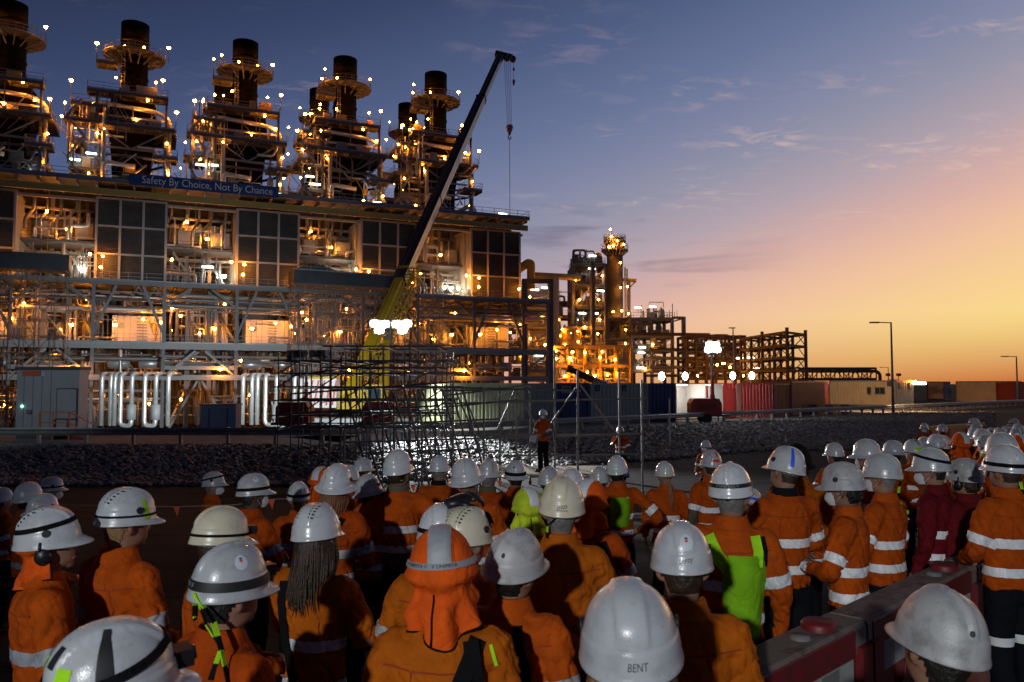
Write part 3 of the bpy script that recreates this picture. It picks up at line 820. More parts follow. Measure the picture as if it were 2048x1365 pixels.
    L(um - 0.4, 6.0, Z1 + 2.5, 's', 1.8); L(u0 + 1.2, 3.0, Z1 + 2.2, 's', 1.4); L(um - 3.6, 1.0, Z2 + 5.0, 's', 0); L(um + 0.2, 4.4, Z2 + 1.8, 's', 1.5); L(um + 3.4, 3.0, Z2 + 6.0, 's', 0); L(u0 + 3.0, 7.0, ZG + 4.6, 'o', 3); L(um - 2.0, 7.5, ZG + 4.0, 's', 3); L(u0 + 6.8, 7.0, ZG + 3.4, 's', 3)
    if k < 4: L(um + 2.6, -3.4, Z1 + 0.9, 'o', 0.4)
    if k == 1: L(u0 + 7.2, -2.0, Z1 + 0.6, 'o', 0.4)
    return t
for k in range(5): module(k)

# ---- the roof slab and runway beams, banner
roof = thing('plant_roof', 'long flat steel roof deck over the intake houses with amber runway beams', 'roof deck', F(-35, 0, ZR))
RU0, RU1 = -90.0, 1.6
duct_box('roof_plate', roof, RU0, RU1, -3.2, 34.0, ZR - 0.25, ZR, 'grating')
for v_, z_, m_, h_ in ((-3.3, ZR - 0.1, 'steel_grey', 0.6), (-2.6, ZR - 1.55, 'amber_beam', 0.85), (-0.6, ZR - 2.35, 'cream', 0.34), (4.0, ZR - 0.9, 'steel_dark', 0.7)):
    n = 10
    for i in range(n):
        a = RU0 + (RU1 - RU0) * i / n; b_ = RU0 + (RU1 - RU0) * (i + 1) / n
        beam('runway_beam', F(a, v_, z_), F(b_ - 0.02, v_, z_), 0.4, h_, m_, roof)
for i in range(42):
    uu = RU0 + 1 + i * 2.2
    beam('outrigger', F(uu, -3.2, ZR - 0.55), F(uu, 4.0, ZR - 0.55), 0.2, 0.5, 'cream' if i % 2 else 'steel_grey', roof)
hrail(roof, [F(RU0, -3.2, ZR), F(RU1, -3.2, ZR), F(RU1, 12, ZR)])
rr = random.Random(77)
for i in range(46):      # vents, valves and small equipment standing on the roof edge
    uu = rr.uniform(-84, 0.5); v_ = rr.uniform(1, 16)
    kind = rr.random()
    if kind < 0.35:
        b = MB(); h_ = rr.uniform(1.2, 3.0); r_ = rr.uniform(0.25, 0.5); c = F(uu, v_, ZR)
        b.lathe([(r_, 0), (r_, h_ * 0.8), (r_ * 1.3, h_ * 0.82), (r_ * 1.3, h_ * 0.9), (0.05, h_)], c, 10); b.build('roof_vent', 'steel_grey', roof)
    elif kind < 0.7:
        h_ = rr.uniform(1.0, 2.4); x_ = rr.uniform(1, 3.0)
        pipe(roof, [F(uu, v_, ZR), F(uu, v_, ZR + h_), F(uu + x_, v_, ZR + h_), F(uu + x_, v_, ZR)], rr.uniform(0.08, 0.3), rr.choice(('cladding', 'galv')))
    else:
        w_ = rr.uniform(0.8, 2.2); duct_box('roof_unit', roof, uu, uu + w_, v_, v_ + 1.4, ZR, ZR + rr.uniform(0.8, 1.9), rr.choice(('steel_grey', 'cream', 'steel_dark')))
for uu, v_, z_, kd in ((-0.8, 2.0, ZR + 1.5, 'w'), (-1.6, 4.0, ZR - 1.3, 'w'), (-8, 6, ZR + 1.3, 'w'), (-11.0, 9, ZR + 1.5, 'w'), (-24, 6, ZR + 1.3, 'w'), (-27, 8, ZR + 1.5, 'w'), (-43, 6, ZR + 1.3, 'w'), (-46, 8, ZR + 1.6, 'w'),
                       (-62, 6, ZR + 1.4, 'w'), (-65, 9, ZR + 1.8, 'w'), (-56, 5, ZR + 2.2, 'w'), (-79, 6, ZR + 2, 'w')):
    lamp(roof, F(uu, v_, z_), kd, 1.4 if z_ > ZR else 0)
ban = thing('banner', 'long blue banner with white safety lettering tied to the roof rail', 'banner', F(-46, -3.6, ZR))
bu0, bu1 = -56.6, -37.6
b = MB(); grid = []
for j in range(4):
    z_ = ZR - 0.55 + 1.55 * j / 3
    grid.append([F(bu0 + (bu1 - bu0) * i / 40, -3.72 + 0.05 * math.sin(i * 1.3 + j), z_) for i in range(41)])
b.sheet(grid); b.sheet([[p + FV * 0.03 for p in r] for r in grid][::-1])
b.build('cloth', 'banner_blue', ban)
tm = text_mesh('Safety By Choice, Not By Chance', 1.42, 'letter_white', 0.01)
w = max(v.co.x for v in tm.vertices) - min(v.co.x for v in tm.vertices)
sc = 16.6 / w
o = bpy.data.objects.new('lettering', tm)
link(o, ban, Matrix.Translation(F((bu0 + bu1) / 2 + 0.35, -3.84, ZR + 0.22)) @ FROT.to_4x4() @ Matrix.Rotation(PI / 2, 4, 'X') @ Matrix.Diagonal((sc, 1.0, 1, 1)))

# ---- exhaust stacks
def ring_platform(t, c, r_in, r_out, z, a0=0, a1=2 * PI, n=28, rail=True):
    b = MB(); b.lathe([(r_in, 0.1), (r_out, 0.1), (r_out, -0.08), (r_in, -0.08)], c + V((0, 0, z)), n, a0=a0, a1=a1); b.build('platform', 'grating', t)
    b = MB(); pts = []
    for j in range(n + 1):
        a = a0 + (a1 - a0) * j / n; pts.append(c + V((math.cos(a) * r_out, math.sin(a) * r_out, z)))
    if rail: hrail(t, pts, 1.15, 'galv', True, 1.5)
    for j in range(0, n, 2):
        a = a0 + (a1 - a0) * j / n; d = V((math.cos(a), math.sin(a), 0))
        b.bar(c + d * r_in + V((0, 0, z - 1.5)), c + d * r_out * 0.97 + V((0, 0, z - 0.1)), 0.14)
        b.bar(c + d * r_in + V((0, 0, z - 0.25)), c + d * r_out * 0.97 + V((0, 0, z - 0.2)), 0.14, 0.26)
    b.build('brackets', 'steel_grey', t)['kind'] = 'stuff'
def plat_box(t, u0, u1, v0, v1, z, rail=True):
    duct_box('platform', t, u0, u1, v0, v1, z - 0.12, z, 'grating')
    for v_ in (v0, v1): beam('edge_beam', F(u0, v_, z - 0.3), F(u1, v_, z - 0.3), 0.18, 0.42, 'steel_dark', t)
    for u_ in (u0, u1): beam('edge_beam', F(u_, v0 + 0.2, z - 0.3), F(u_, v1 - 0.2, z - 0.3), 0.18, 0.42, 'steel_grey', t)
    n = max(2, int((u1 - u0) / 2))
    b = MB()
    for i in range(1, n):
        uu = u0 + (u1 - u0) * i / n; b.bar(F(uu, v0 + 0.2, z - 0.32), F(uu, v1 - 0.2, z - 0.32), 0.14, 0.34)
    b.build('joists', 'steel_grey', t)['kind'] = 'stuff'
    if rail: hrail(t, [F(u0, v0, z), F(u1, v0, z), F(u1, v1, z), F(u0, v1, z), F(u0, v0, z)], 1.15)
STL = ['black exhaust stack with ring platform behind the top of the crane boom', 'black exhaust stack with ring platform behind the banner right of its end', 'black exhaust stack with ring platform rising over the right end of the banner',
       'tall black exhaust stack over the left end of the blue banner', 'black exhaust stack cut by the left frame edge']
def stack(k, us, vs, ztop, main=True):
    rr = random.Random(300 + k + (0 if main else 50))
    c = F(us, vs, 0)
    lab = STL[k] if main else ['plain black rear stack partly hidden behind the stack nearest the crane boom', 'plain black rear stack standing left behind the third stack from the left', 'plain rear stack hidden behind the stack over the banner end', 'plain rear stack hidden behind the tall stack over the banner start', ''][k]
    t = thing('exhaust_stack', lab, 'chimney', F(us, vs, ZR), 0.0, 'black exhaust stacks')
    r = 2.1
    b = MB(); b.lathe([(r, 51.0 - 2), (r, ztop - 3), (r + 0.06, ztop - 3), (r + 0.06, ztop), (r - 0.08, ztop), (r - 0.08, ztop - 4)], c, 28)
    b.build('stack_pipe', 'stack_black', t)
    b = MB()
    for z in (53.0, ztop - 5.6, ztop - 3.0): b.lathe([(r + 0.01, -0.12), (r + 0.13, -0.1), (r + 0.13, 0.1), (r + 0.01, 0.12)], c + V((0, 0, z)), 28)
    b.build('stiffener_rings', 'stack_black', t)['kind'] = 'stuff'
    if not main:
        b = MB(); b.lathe([(2.1, 49.2), (3.0, 46.5), (3.0, 30)], c, 24); b.build('stack_base', 'stack_black', t)
        ring_platform(t, c, 2.1, 4.4, ztop - 7.0)
        for a in (0.5, 3.6, 5.0): lamp(t, c + V((math.cos(a) * 4.3, math.sin(a) * 4.3, ztop - 4.6)), 's', 2.3)
        lamp(t, c + V((-1.0, -2.5, ztop - 6.2)), 's', 0); lamp(t, c + V((1.5, -2.3, ztop - 6.2)), 's', 0)
        plat_box(t, us - 8, us + 3, vs - 8, vs - 3.5, 48.0); plat_box(t, us - 9, us - 2, vs - 8, vs - 3.5, 42.5)
        for uu in (us - 7.5, us - 3):
            beam('column', F(uu, vs - 7.6, ZR), F(uu, vs - 7.6, 48), 0.3, 0.3, 'steel_grey', t)
        lamp(t, F(us - 7.8, vs - 8, 50.5), 's', 2.3); lamp(t, F(us - 8.6, vs - 8, 45.2), 's', 2.3); lamp(t, F(us - 5, vs - 7, 46), 's', 0); lamp(t, F(us - 3.2, vs - 8.2, 44.6), 's', 2)
        return t
    # cone transition down to the black duct casing
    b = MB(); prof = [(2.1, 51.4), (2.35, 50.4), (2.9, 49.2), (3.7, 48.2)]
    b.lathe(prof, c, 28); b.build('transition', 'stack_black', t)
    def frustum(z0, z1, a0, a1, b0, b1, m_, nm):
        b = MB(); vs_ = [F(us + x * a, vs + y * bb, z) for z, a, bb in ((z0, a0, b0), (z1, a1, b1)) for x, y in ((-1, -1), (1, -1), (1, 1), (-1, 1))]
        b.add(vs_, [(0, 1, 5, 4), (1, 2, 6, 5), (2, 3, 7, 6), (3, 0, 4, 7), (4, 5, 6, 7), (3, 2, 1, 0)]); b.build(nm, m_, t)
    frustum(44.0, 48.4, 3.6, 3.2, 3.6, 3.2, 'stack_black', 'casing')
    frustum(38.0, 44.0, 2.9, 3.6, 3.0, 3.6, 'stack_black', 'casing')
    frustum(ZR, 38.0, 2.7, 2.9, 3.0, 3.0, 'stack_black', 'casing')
    # top ring platform with side bay, small rest platform, main decks
    ring_platform(t, c, 2.15, 4.75, ztop - 5.6)
    plat_box(t, us - 5.4, us - 2.4, vs - 3.4, vs - 0.8, 54.2)
    plat_box(t, us - 6.4, us + 5.2, vs - 6.0, vs - 3.4, 48.6)
    plat_box(t, us - 8.6, us - 3.6, vs - 6.0, vs + 4.0, 46.2)
    plat_box(t, us - 9.4, us + 6.4, vs - 6.4, vs - 3.7, 43.4)
    plat_box(t, us + 3.4, us + 6.6, vs - 3.7, vs + 4.0, 43.4)
    plat_box(t, us - 9.8 + 0.5 * k, us - 6.6, vs - 6.2, vs + 1.0, (40.6, 41.2, 39.6, 40.2, 41.0)[k])
    plat_box(t, us - 8.6, us - 4.4, vs - 5.8, vs - 2.0, 36.0)
    for uu in (us - 5.0, us + 5.0):
        for vv in (vs - 5.8, vs + 4.0):
            beam('column', F(uu, vv, ZR), F(uu, vv, 48.5), 0.36, 0.36, 'steel_dark', t)
    beam('column', F(us - 8.4, vs - 5.6, ZR), F(us - 8.4, vs - 5.6, 46.0), 0.28, 0.28, 'steel_grey', t)
    for za, zb in ((43.0, 38.4), (38.4, 33.4)):
        beam('tie', F(us - 5, vs - 5.8, zb), F(us + 5, vs - 5.8, zb), 0.28, 0.34, 'steel_dark', t)
    beam('brace', F(us - 5, vs - 5.8, 42.8), F(us, vs - 5.8, 39.6), 0.2, 0.2, 'steel_grey', t); beam('brace', F(us + 5, vs - 5.8, 42.8), F(us, vs - 5.8, 39.6), 0.2, 0.2, 'steel_grey', t)
    beam('tie', F(us - 4.4, vs - 5.8, 39.6), F(us + 4.4, vs - 5.8, 39.6), 0.24, 0.3, 'steel_grey', t)
    for z in (41.2, 37.4, 33.2): beam('tie', F(us + 2.8, vs - 2, z), F(us + 5.0, vs - 5.6, z), 0.3, 0.34, 'stack_black', t)
    # lagged pipes wrapping the casing
    pipe(t, [F(us - 5.6, vs - 4.6, 43.6), F(us - 5.6, vs - 4.6, 46.6), F(us - 4.2, vs - 4.6, 46.9), F(us + 3.6, vs - 4.6, 46.4), F(us + 5.4, vs - 4.4, 45.6), F(us + 5.8, vs - 3.6, 43.6)], 0.34, 'cladding', 10)
    pipe(t, [F(us - 5.0, vs - 4.9, 44.9), F(us + 5.0, vs - 4.9, 44.9)], 0.2, 'cladding', 8)
    pipe(t, [F(us - 3.9, vs - 6.6, 42.0), F(us - 3.9, vs - 6.8, 37.6), F(us - 3.9, vs - 6.8, ZR)], 0.34, 'steel_light', 8)
    pipe(t, [F(us - 3.7, vs - 7.2, ZR), F(us - 3.7, vs - 7.2, 36.8), F(us + 0.6, vs - 7.2, 36.4)], 0.36, 'cladding', 10)
    pipe(t, [F(us + 3.0, vs - 3.6, 34.6), F(us + 5.6, vs - 4.4, 36.2), F(us + 6.6, vs - 4.4, 35.2), F(us + 6.6, vs - 4.4, ZR)], 0.4, 'cladding', 10)
    pipe(t, [F(us + 5.6, vs - 5.2, ZR), F(us + 5.6, vs - 5.2, 43.0)], 0.3, 'steel_light', 8)
    for i in range(34):
        uu = us - 8.8 + rr.uniform(0, 5.4); vv = vs - rr.uniform(2.0, 7.5); za = rr.choice((ZR, 36.0, 40.6, 43.4)); zb = za + rr.uniform(2, 4.5)
        rod('pipe', F(uu, vv, za), F(uu, vv, zb), rr.uniform(0.06, 0.18), rr.choice(('cladding', 'galv', 'steel_light')), t, 6)
    for i in range(22):
        uu = us - 9 + rr.uniform(0, 4); z_ = rr.uniform(ZR + 1, 47); vv = vs - rr.uniform(2, 6)
        rod('pipe', F(uu, vv, z_), F(uu + rr.uniform(2, 5), vv, z_), rr.uniform(0.06, 0.16), rr.choice(('cladding', 'galv', 'cream')), t, 6)
    for i in range(12):
        uu = us - 8 + rr.uniform(0, 12); w_ = rr.uniform(0.8, 2.0); vv = vs - rr.uniform(4.5, 6.0); z_ = rr.choice((43.4, 43.4, 48.6, 36.0, ZR))
        if z_ == ZR: vv -= 4
        duct_box('instrument_box', t, uu, uu + w_, vv, vv + 0.8, z_, z_ + rr.uniform(0.8, 1.7), rr.choice(('cream', 'steel_grey', 'amber_beam')))
    for i in range(5):
        uu = us + rr.uniform(-5, 5); r_ = rr.uniform(0.3, 0.55); c2 = F(uu, vs - 10 - rr.uniform(0, 4), ZR)
        b = MB(); b.lathe([(r_, 0), (r_, 1.6), (r_ * 1.4, 1.7), (r_ * 1.4, 2.1), (0.1, 2.5)], c2, 10); b.build('vent', 'steel_grey', t)
    for i in range(26):      # stair towers, hangers and lattice round the casing
        uu = us + rr.uniform(-9, 5.5); vv = vs - rr.uniform(3.8, 7.4); za = rr.uniform(ZR, 45.5); zb = za + rr.uniform(2.2, 5.0)
        beam('hanger', F(uu, vv, za), F(uu, vv, min(49.0, zb)), 0.13, 0.13, rr.choice(('steel_dark', 'amber_beam', 'galv')), t)
    for i in range(18):
        uu = us + rr.uniform(-9, 3.5); vv = vs - rr.uniform(4.0, 7.0); za = rr.choice((ZR + 0.5, 33.4, 36.0, 40.6, 43.4)); dx_ = rr.choice((-1, 1)) * rr.uniform(1.4, 3.0)
        beam('lattice_brace', F(uu, vv, za), F(uu + dx_, vv, za + rr.uniform(2.2, 3.2)), 0.13, 0.13, rr.choice(('steel_dark', 'amber_beam', 'steel_grey')), t)
    for q, (ua_, ub_, za, zb) in enumerate(((-8.8, -6.4, ZR, 33.4), (-6.4, -8.8, 33.4, 37.0), (-8.8, -6.4, 37.0, 40.6), (-6.6, -9.0, 40.6, 43.4), (-9.0, -7.0, 43.4, 46.2))):
        for dv in (0.0, 0.8): beam('stair_stringer', F(us + ua_, vs - 7.4 + dv, za), F(us + ub_, vs - 7.4 + dv, zb), 0.08, 0.28, 'galv', t)
        beam('stair_rail', F(us + ua_, vs - 7.45, za + 1.0), F(us + ub_, vs - 7.45, zb + 1.0), 0.06, 0.06, 'galv', t)
        b = MB()
        for i in range(10): f = (i + 0.5) / 10; b.box(F(us + ua_ + (ub_ - ua_) * f, vs - 7.0, za + (zb - za) * f), (0.26, 0.75, 0.04), FROT)
        b.build('stair_treads', 'galv', t)['kind'] = 'stuff'
    for du, dv, z in ((-6.2, -6.8, 34.6), (-7.8, -7.0, 39.2), (-4.6, -6.6, 41.2), (5.6, -6.2, 40.6), (-8.2, -6.4, 42.2), (2.0, -6.6, 34.8), (5.2, -5.8, 36.0)):
        if rr.random() < 0.85: lamp(t, F(us + du + rr.uniform(-0.6, 0.6), vs + dv, z + rr.uniform(-0.4, 0.4)), rr.choice(('s', 't', 's')), 0)
    for i in range(8):       # slung pipes and trays on the lower right and front
        z_ = ZR + 0.8 + rr.uniform(0, 12); uu = us + rr.uniform(-4.5, 3); pipe(t, [F(uu, vs - 6.6, z_), F(uu + rr.uniform(1, 3.4), vs - 6.6, z_), F(uu + 3.4, vs - 6.6, z_ + rr.choice((-1.6, 1.8)))], rr.uniform(0.08, 0.2), rr.choice(('cladding', 'galv')), 6)
    for zz_ in (33.0, 38.6): plat_box(t, us + 3.2, us + 6.8, vs - 7.4, vs - 4.0, zz_)
    plat_box(t, us - 5.8, us + 4.6, vs - 7.6, vs - 6.3, 33.4)
    # caged ladder up the shell
    b = MB()
    for du in (-0.25, 0.25): b.bar(F(us - 1.6 + du, vs - 2.3, 43.5), F(us - 1.6 + du, vs - 2.3, ztop - 5.6), 0.07)
    for i in range(28): b.bar(F(us - 1.85, vs - 2.3, 44 + i * 0.44), F(us - 1.35, vs - 2.3, 44 + i * 0.44), 0.05)
    for i in range(9):
        z_ = 45.5 + i * 1.2; pts = [F(us - 1.6 + 0.42 * math.cos(a), vs - 2.45 - 0.5 * max(0, math.sin(a)), z_) for a in (0, 0.6, 1.2, 1.57, 1.95, 2.55, 3.14)]
        for a, d in zip(pts, pts[1:]): b.bar(a, d, 0.05)
    b.build('caged_ladder', 'galv', t)
    # lamps
    for du, dv, z, kd, post in ((4.9, -0.5, ztop - 3.0, 'o', 2.5), (-4.4, -1.2, ztop - 3.0, 's', 2.5), (-5.2, -3.2, 57.0, 'o', 2.7), (-2.6, -2.9, 52.0, 's', 0), (-1.8, -2.8, ztop - 4.7, 's', 0), (1.6, -2.6, ztop - 4.7, 's', 0),
                                (-8.4, -5.9, 49.0, 'o', 2.7), (-6.8, -5.9, 49.0, 's', 2.6), (4.9, -5.9, 51.6, 'o', 2.7), (3.2, -5.9, 51.0, 's', 2.2), (-5.2, -5.0, 46.6, 'o', 0), (2.6, -5.6, 48.0, 's', 0),
                                (-9.2, -6.2, 45.9, 'o', 2.4), (6.3, -6.2, 46.0, 'o', 2.5), (-9.4, -5.8, 43.6, 's', 2.4), (-3.9, -5.4, 42.6, 's', 0), (-7.4, -5.6, 45.4, 's', 0), (0.4, -5.2, 44.4, 's', 0), (4.4, -5.3, 45.8, 's', 0), (-5.6, -5.4, 50.4, 's', 0)):
        if k and rr.random() < 0.12: continue
        lamp(t, F(us + du + rr.uniform(-0.5, 0.5), vs + dv, z + rr.uniform(-0.35, 0.35)), 't' if rr.random() < 0.25 else kd, post)
    for du, dv, z in ((-4.6, -6.2, 51.0), (-5.8, -6.6, 38.0), (-7.6, -6.6, 38.2), (-7.0, -6.8, 36.8), (4.2, -6.8, 34.4), (-7.4, -9, 31.8), (3.2, -9.0, 31.6), (-3.0, -6.6, 34.0)):
        if rr.random() < 0.3: continue
        lamp(t, F(us + du + rr.uniform(-0.8, 0.8), vs + dv, z + rr.uniform(-0.5, 0.5)), 'w', 0)
    return t
for k in range(5): stack(k, -4.4 - PER * k, 26.5, 62.2)
stack(0, -1.0, 57.0, 66.5, False); stack(1, -20.6, 60.0, 68.0, False); stack(2, -40.6, 60.0, 67.0, False)
# ================================================================== RIGHT HAND PROCESS AREA
def wbox(name, parent, c, size, m, rz=0.0):
    b = MB(); b.box(V(c), size, Matrix.Rotation(rz, 3, 'Z')); return b.build(name, m, parent)
# ---- portal frame with the goose-neck pipe next to the power block
t = thing('portal_frame', 'grey portal frame with lit rooms and gooseneck pipe right of the intake houses', 'steel structure', at(1072, 800, 134) * V((1, 1, 0)) if False else V((at(1072, 800, 134).x, 134, ZG)))
def PX(px, y): return (px - 1024) / FPX * y
D0 = 134
def Z(py, d): return at(1024, py, d).z
xl, xr = PX(1049, D0), PX(1101, D0)
for x_ in (xl, xr): beam('column', (x_, D0, ZG), (x_, D0, Z(560, D0)), 0.75, 0.75, 'steel_dark', t)
beam('girder', (xl - 0.4, D0, Z(563, D0)), (xr + 0.4, D0, Z(563, D0)), 0.7, 0.8, 'steel_dark', t)
for py in (612, 652, 700, 742):
    beam('girder', (xl, D0, Z(py, D0)), (xr, D0, Z(py, D0)), 0.4, 0.6, 'steel_light', t)
    b = MB(); b.box(V(((xl + xr) / 2, D0 + 6, Z(py, D0))), (xr - xl, 11, 0.12)); b.build('deck_plate', 'grating', t)
    hrail(t, [V((xl, D0 + 0.6, Z(py, D0))), V((xr, D0 + 0.6, Z(py, D0)))])
for (a, c) in (((xl, 700), (xr, 660)), ((xl, 742), (xr, 705)), ((xl, 652), (xr, 616))):
    beam('brace', (a[0], D0, Z(a[1], D0)), (c[0], D0, Z(c[1], D0)), 0.35, 0.35, 'steel_light', t)
wbox('back_wall', t, ((xl + xr) / 2, D0 + 11.5, Z(640, D0) - 2), (xr - xl, 0.2, 17), 'white_panel')
for px, py, kd in ((1070, 580, 'w'), (1092, 576, 'w'), (1060, 594, 's'), (1078, 712, 'w'), (1070, 640, 'w'), (1086, 640, 's'), (1060, 678, 's'), (1090, 690, 's')):
    lamp(t, V((PX(px, D0 + 3), D0 + 3, Z(py, D0 + 3))), kd, 0)
y_ = 137
pipe(t, [V((PX(1030, y_), y_, Z(552, y_))), V((PX(1030, y_), y_, Z(545, y_))), V((PX(1056, y_), y_ - 1, Z(528, y_))), V((PX(1062, y_), y_ - 1, Z(530, y_))), V((PX(1062, y_), y_ - 1, Z(580, y_)))], 0.72, 'amber_beam', 12)
rr = random.Random(31)
for i in range(26):
    x_ = rr.uniform(xl, xr); yy = D0 + rr.uniform(1, 9); z0 = Z(rr.choice((612, 652, 700, 742)), D0); 
    if rr.random() < 0.6: rod('pipe', (x_, yy, z0), (x_, yy, z0 + rr.uniform(1.5, 3.6)), rr.uniform(0.08, 0.22), rr.choice(('cladding', 'galv', 'steel_light')), t, 6)
    else: rod('pipe', (xl, yy, z0 + 1.5), (xr, yy, z0 + rr.uniform(1, 2.6)), rr.uniform(0.08, 0.2), rr.choice(('cladding', 'galv', 'steel_light')), t, 6)

# ---- overhead pipe between portal and tower
t = thing('overhead_pipe', 'long brown overhead pipe on a post between the portal frame and the process tower', 'pipe', (PX(1100, 146), 146, ZG))
rod('pipe', (PX(1064, 146), 146, Z(551, 146)), (PX(1160, 150), 150, Z(556, 150)), 0.62, 'amber_beam', t, 12)
beam('column', (PX(1112, 147), 147, ZG), (PX(1112, 147), 147, Z(556, 147)), 0.9, 0.9, 'cream', t)

def level_frame(t, x0, x1, y0, y1, zs, cw=0.5, mc='steel_grey', braces=True, deck=True, rails=True, mid=1):
    ztop = zs[-1]
    for x_ in [x0 + (x1 - x0) * i / mid for i in range(mid + 1)]:
        for yy in (y0, y1): beam('column', (x_, yy, ZG), (x_, yy, ztop), cw, cw, mc, t)
    for i, z_ in enumerate(zs):
        for yy in (y0, y1): beam('girder', (x0 + cw / 2, yy, z_ - 0.25), (x1 - cw / 2, yy, z_ - 0.25), cw * 0.7, 0.5, mc, t)
        for x_ in (x0, x1): beam('girder', (x_, y0 + cw / 2, z_ - 0.25), (x_, y1 - cw / 2, z_ - 0.25), cw * 0.7, 0.5, mc, t)
        if deck:
            b = MB(); b.box(V(((x0 + x1) / 2, (y0 + y1) / 2, z_ + 0.04)), (x1 - x0, y1 - y0, 0.06)); b.build('deck_plate', 'grating', t)
        if rails: hrail(t, [V((x0, y1, z_)), V((x0, y0, z_)), V((x1, y0, z_)), V((x1, y1, z_))])
        if braces and i > 0:
            zm = zs[i - 1]
            if i % 2: beam('brace', (x0, y0, zm), ((x0 + x1) / 2, y0, z_ - 0.5), 0.2, 0.2, mc, t); beam('brace', (x1, y0, zm), ((x0 + x1) / 2, y0, z_ - 0.5), 0.2, 0.2, mc, t)
            else: beam('brace', (x0, y0, z_ - 0.5), ((x0 + x1) / 2, y0, zm), 0.2, 0.2, mc, t); beam('brace', (x1, y0, z_ - 0.5), ((x0 + x1) / 2, y0, zm), 0.2, 0.2, mc, t)
def clutter(t, x0, x1, y0, y1, zs, n, seed, mats_=('cladding', 'galv', 'steel_light', 'steel_grey')):
    rr = random.Random(seed)
    for i in range(n):
        z_ = rr.choice(zs); x_ = rr.uniform(x0, x1); yy = rr.uniform(y0, y1); h_ = rr.uniform(1.2, 3.4); k = rr.random(); m_ = rr.choice(mats_)
        if k < 0.35: rod('pipe', (x_, yy, z_), (x_, yy, z_ + h_), rr.uniform(0.07, 0.25), m_, t, 6)
        elif k < 0.7:
            xb = max(x0, min(x1, x_ + rr.uniform(-5, 5)))
            if abs(xb - x_) > 0.5: pipe(t, [V((x_, yy, z_)), V((x_, yy, z_ + h_)), V((xb, yy, z_ + h_)), V((xb, yy, z_))], rr.uniform(0.07, 0.24), m_, 6)
        elif k < 0.85: wbox('equipment_box', t, (x_, yy, z_ + 0.6), (rr.uniform(0.6, 1.8), 1.0, 1.2), rr.choice(('cream', 'steel_grey', 'steel_dark')))
        else:
            r_ = rr.uniform(0.35, 0.8); b = MB(); b.lathe([(0.05, 0), (r_, 0.2), (r_, h_ * 0.8), (r_ * 0.6, h_), (0.05, h_ + 0.1)], (x_, yy, z_), 10); b.build('vessel', m_, t)
# ---- tall process tower frame
d = 150
t = thing('process_tower', 'tall open steel process tower with green white lamps left of the round column', 'steel structure', (PX(1178, d), d, ZG))
zs = [Z(py, d) for py in (770, 735, 700, 655, 612, 570, 528)]
level_frame(t, PX(1146, d), PX(1212, d), d, d + 9, zs, 0.55, 'steel_dark', mid=1)
beam('column', (PX(1186, d - 1), d - 1, ZG), (PX(1186, d - 1), d - 1, zs[-1]), 0.7, 0.7, 'steel_dark', t)
clutter(t, PX(1148, d), PX(1210, d), d + 1, d + 8, zs, 150, 41, ('steel_dark', 'steel_grey', 'galv', 'cladding'))
for zz_ in zs[:-1]:
    for q in range(2): beam('brace', (PX(1148 + q * 31, d), d - 0.2, zz_), (PX(1178 + q * 31, d), d - 0.2, zz_ + 3.0), 0.14, 0.14, 'steel_grey', t)
for i in range(12):
    rr = random.Random(i); wbox('valve_gear', t, (PX(1150 + i * 5, d), d + rr.uniform(0.5, 6), zs[-1] + rr.uniform(0.5, 1.3)), (0.8, 0.8, rr.uniform(0.8, 1.8)), 'steel_dark')
for px, py, kd in ((1186, 512, 'w'), (1185, 538, 'w'), (1202, 582, 'w'), (1183, 583, 's'), (1165, 627, 'w'), (1190, 627, 'w'), (1148, 667, 'w'), (1155, 663, 's'), (1150, 722, 'w'), (1186, 690, 's'), (1184, 697, 's'), (1145, 700, 'o'), (1112, 702, 's'), (1160, 752, 's'), (1175, 745, 's'), (1130, 690, 's'), (1118, 715, 's'), (1125, 660, 's'), (1160, 600, 's'), (1200, 640, 's'), (1170, 655, 's'), (1196, 668, 's'), (1156, 684, 's'), (1204, 704, 's'), (1168, 726, 's'), (1198, 600, 't'), (1152, 560, 't'), (1206, 552, 't')):
    lamp(t, V((PX(px, d - 0.6), d - 0.6, Z(py, d - 0.6))), kd, 0)
lamp(t, V((PX(1145, d - 3), d - 3, Z(704, d - 3))), 'o', 1.5)
# drum at the foot of the tower
b = MB(); b.lathe([(0.1, 7.0), (1.7, 6.6), (2.0, 6.0), (2.0, 0.0)], (PX(1145, d - 1.5), d + 1.0, Z(725, d)), 18); b.build('drum', 'amber_beam', t)
# ---- round column
d = 158
t = thing('process_column', 'round process column with orange lit crown platforms on top', 'column', (PX(1232, d), d, ZG))
cx = PX(1231, d); c = V((cx, d, 0)); r_ = 1.6
b = MB(); b.lathe([(r_, ZG), (r_, Z(500, d)), (r_ * 0.8, Z(498, d)), (r_ * 0.8, Z(478, d)), (0.1, Z(474, d))], c, 24); b.build('shell', 'steel_dark', t)
def ring_w(t, c, ri, ro, z, n=20):
    b = MB(); b.lathe([(ri, 0.08), (ro, 0.08), (ro, -0.1), (ri, -0.1)], c + V((0, 0, z)), n); b.build('platform', 'grating', t)
    hrail(t, [c + V((math.cos(2 * PI * j / n) * ro, math.sin(2 * PI * j / n) * ro, z)) for j in range(n + 1)], 1.2, 'galv', True, 1.2)
    b = MB()
    for j in range(n):
        a = 2 * PI * j / n; dd = V((math.cos(a), math.sin(a), 0)); b.bar(c + dd * ri + V((0, 0, z - 1)), c + dd * ro + V((0, 0, z - 0.1)), 0.14)
    b.build('brackets', 'steel_grey', t)['kind'] = 'stuff'
ring_w(t, c, r_, 2.65, Z(502, d)); ring_w(t, c, 1.3, 2.2, Z(484, d))
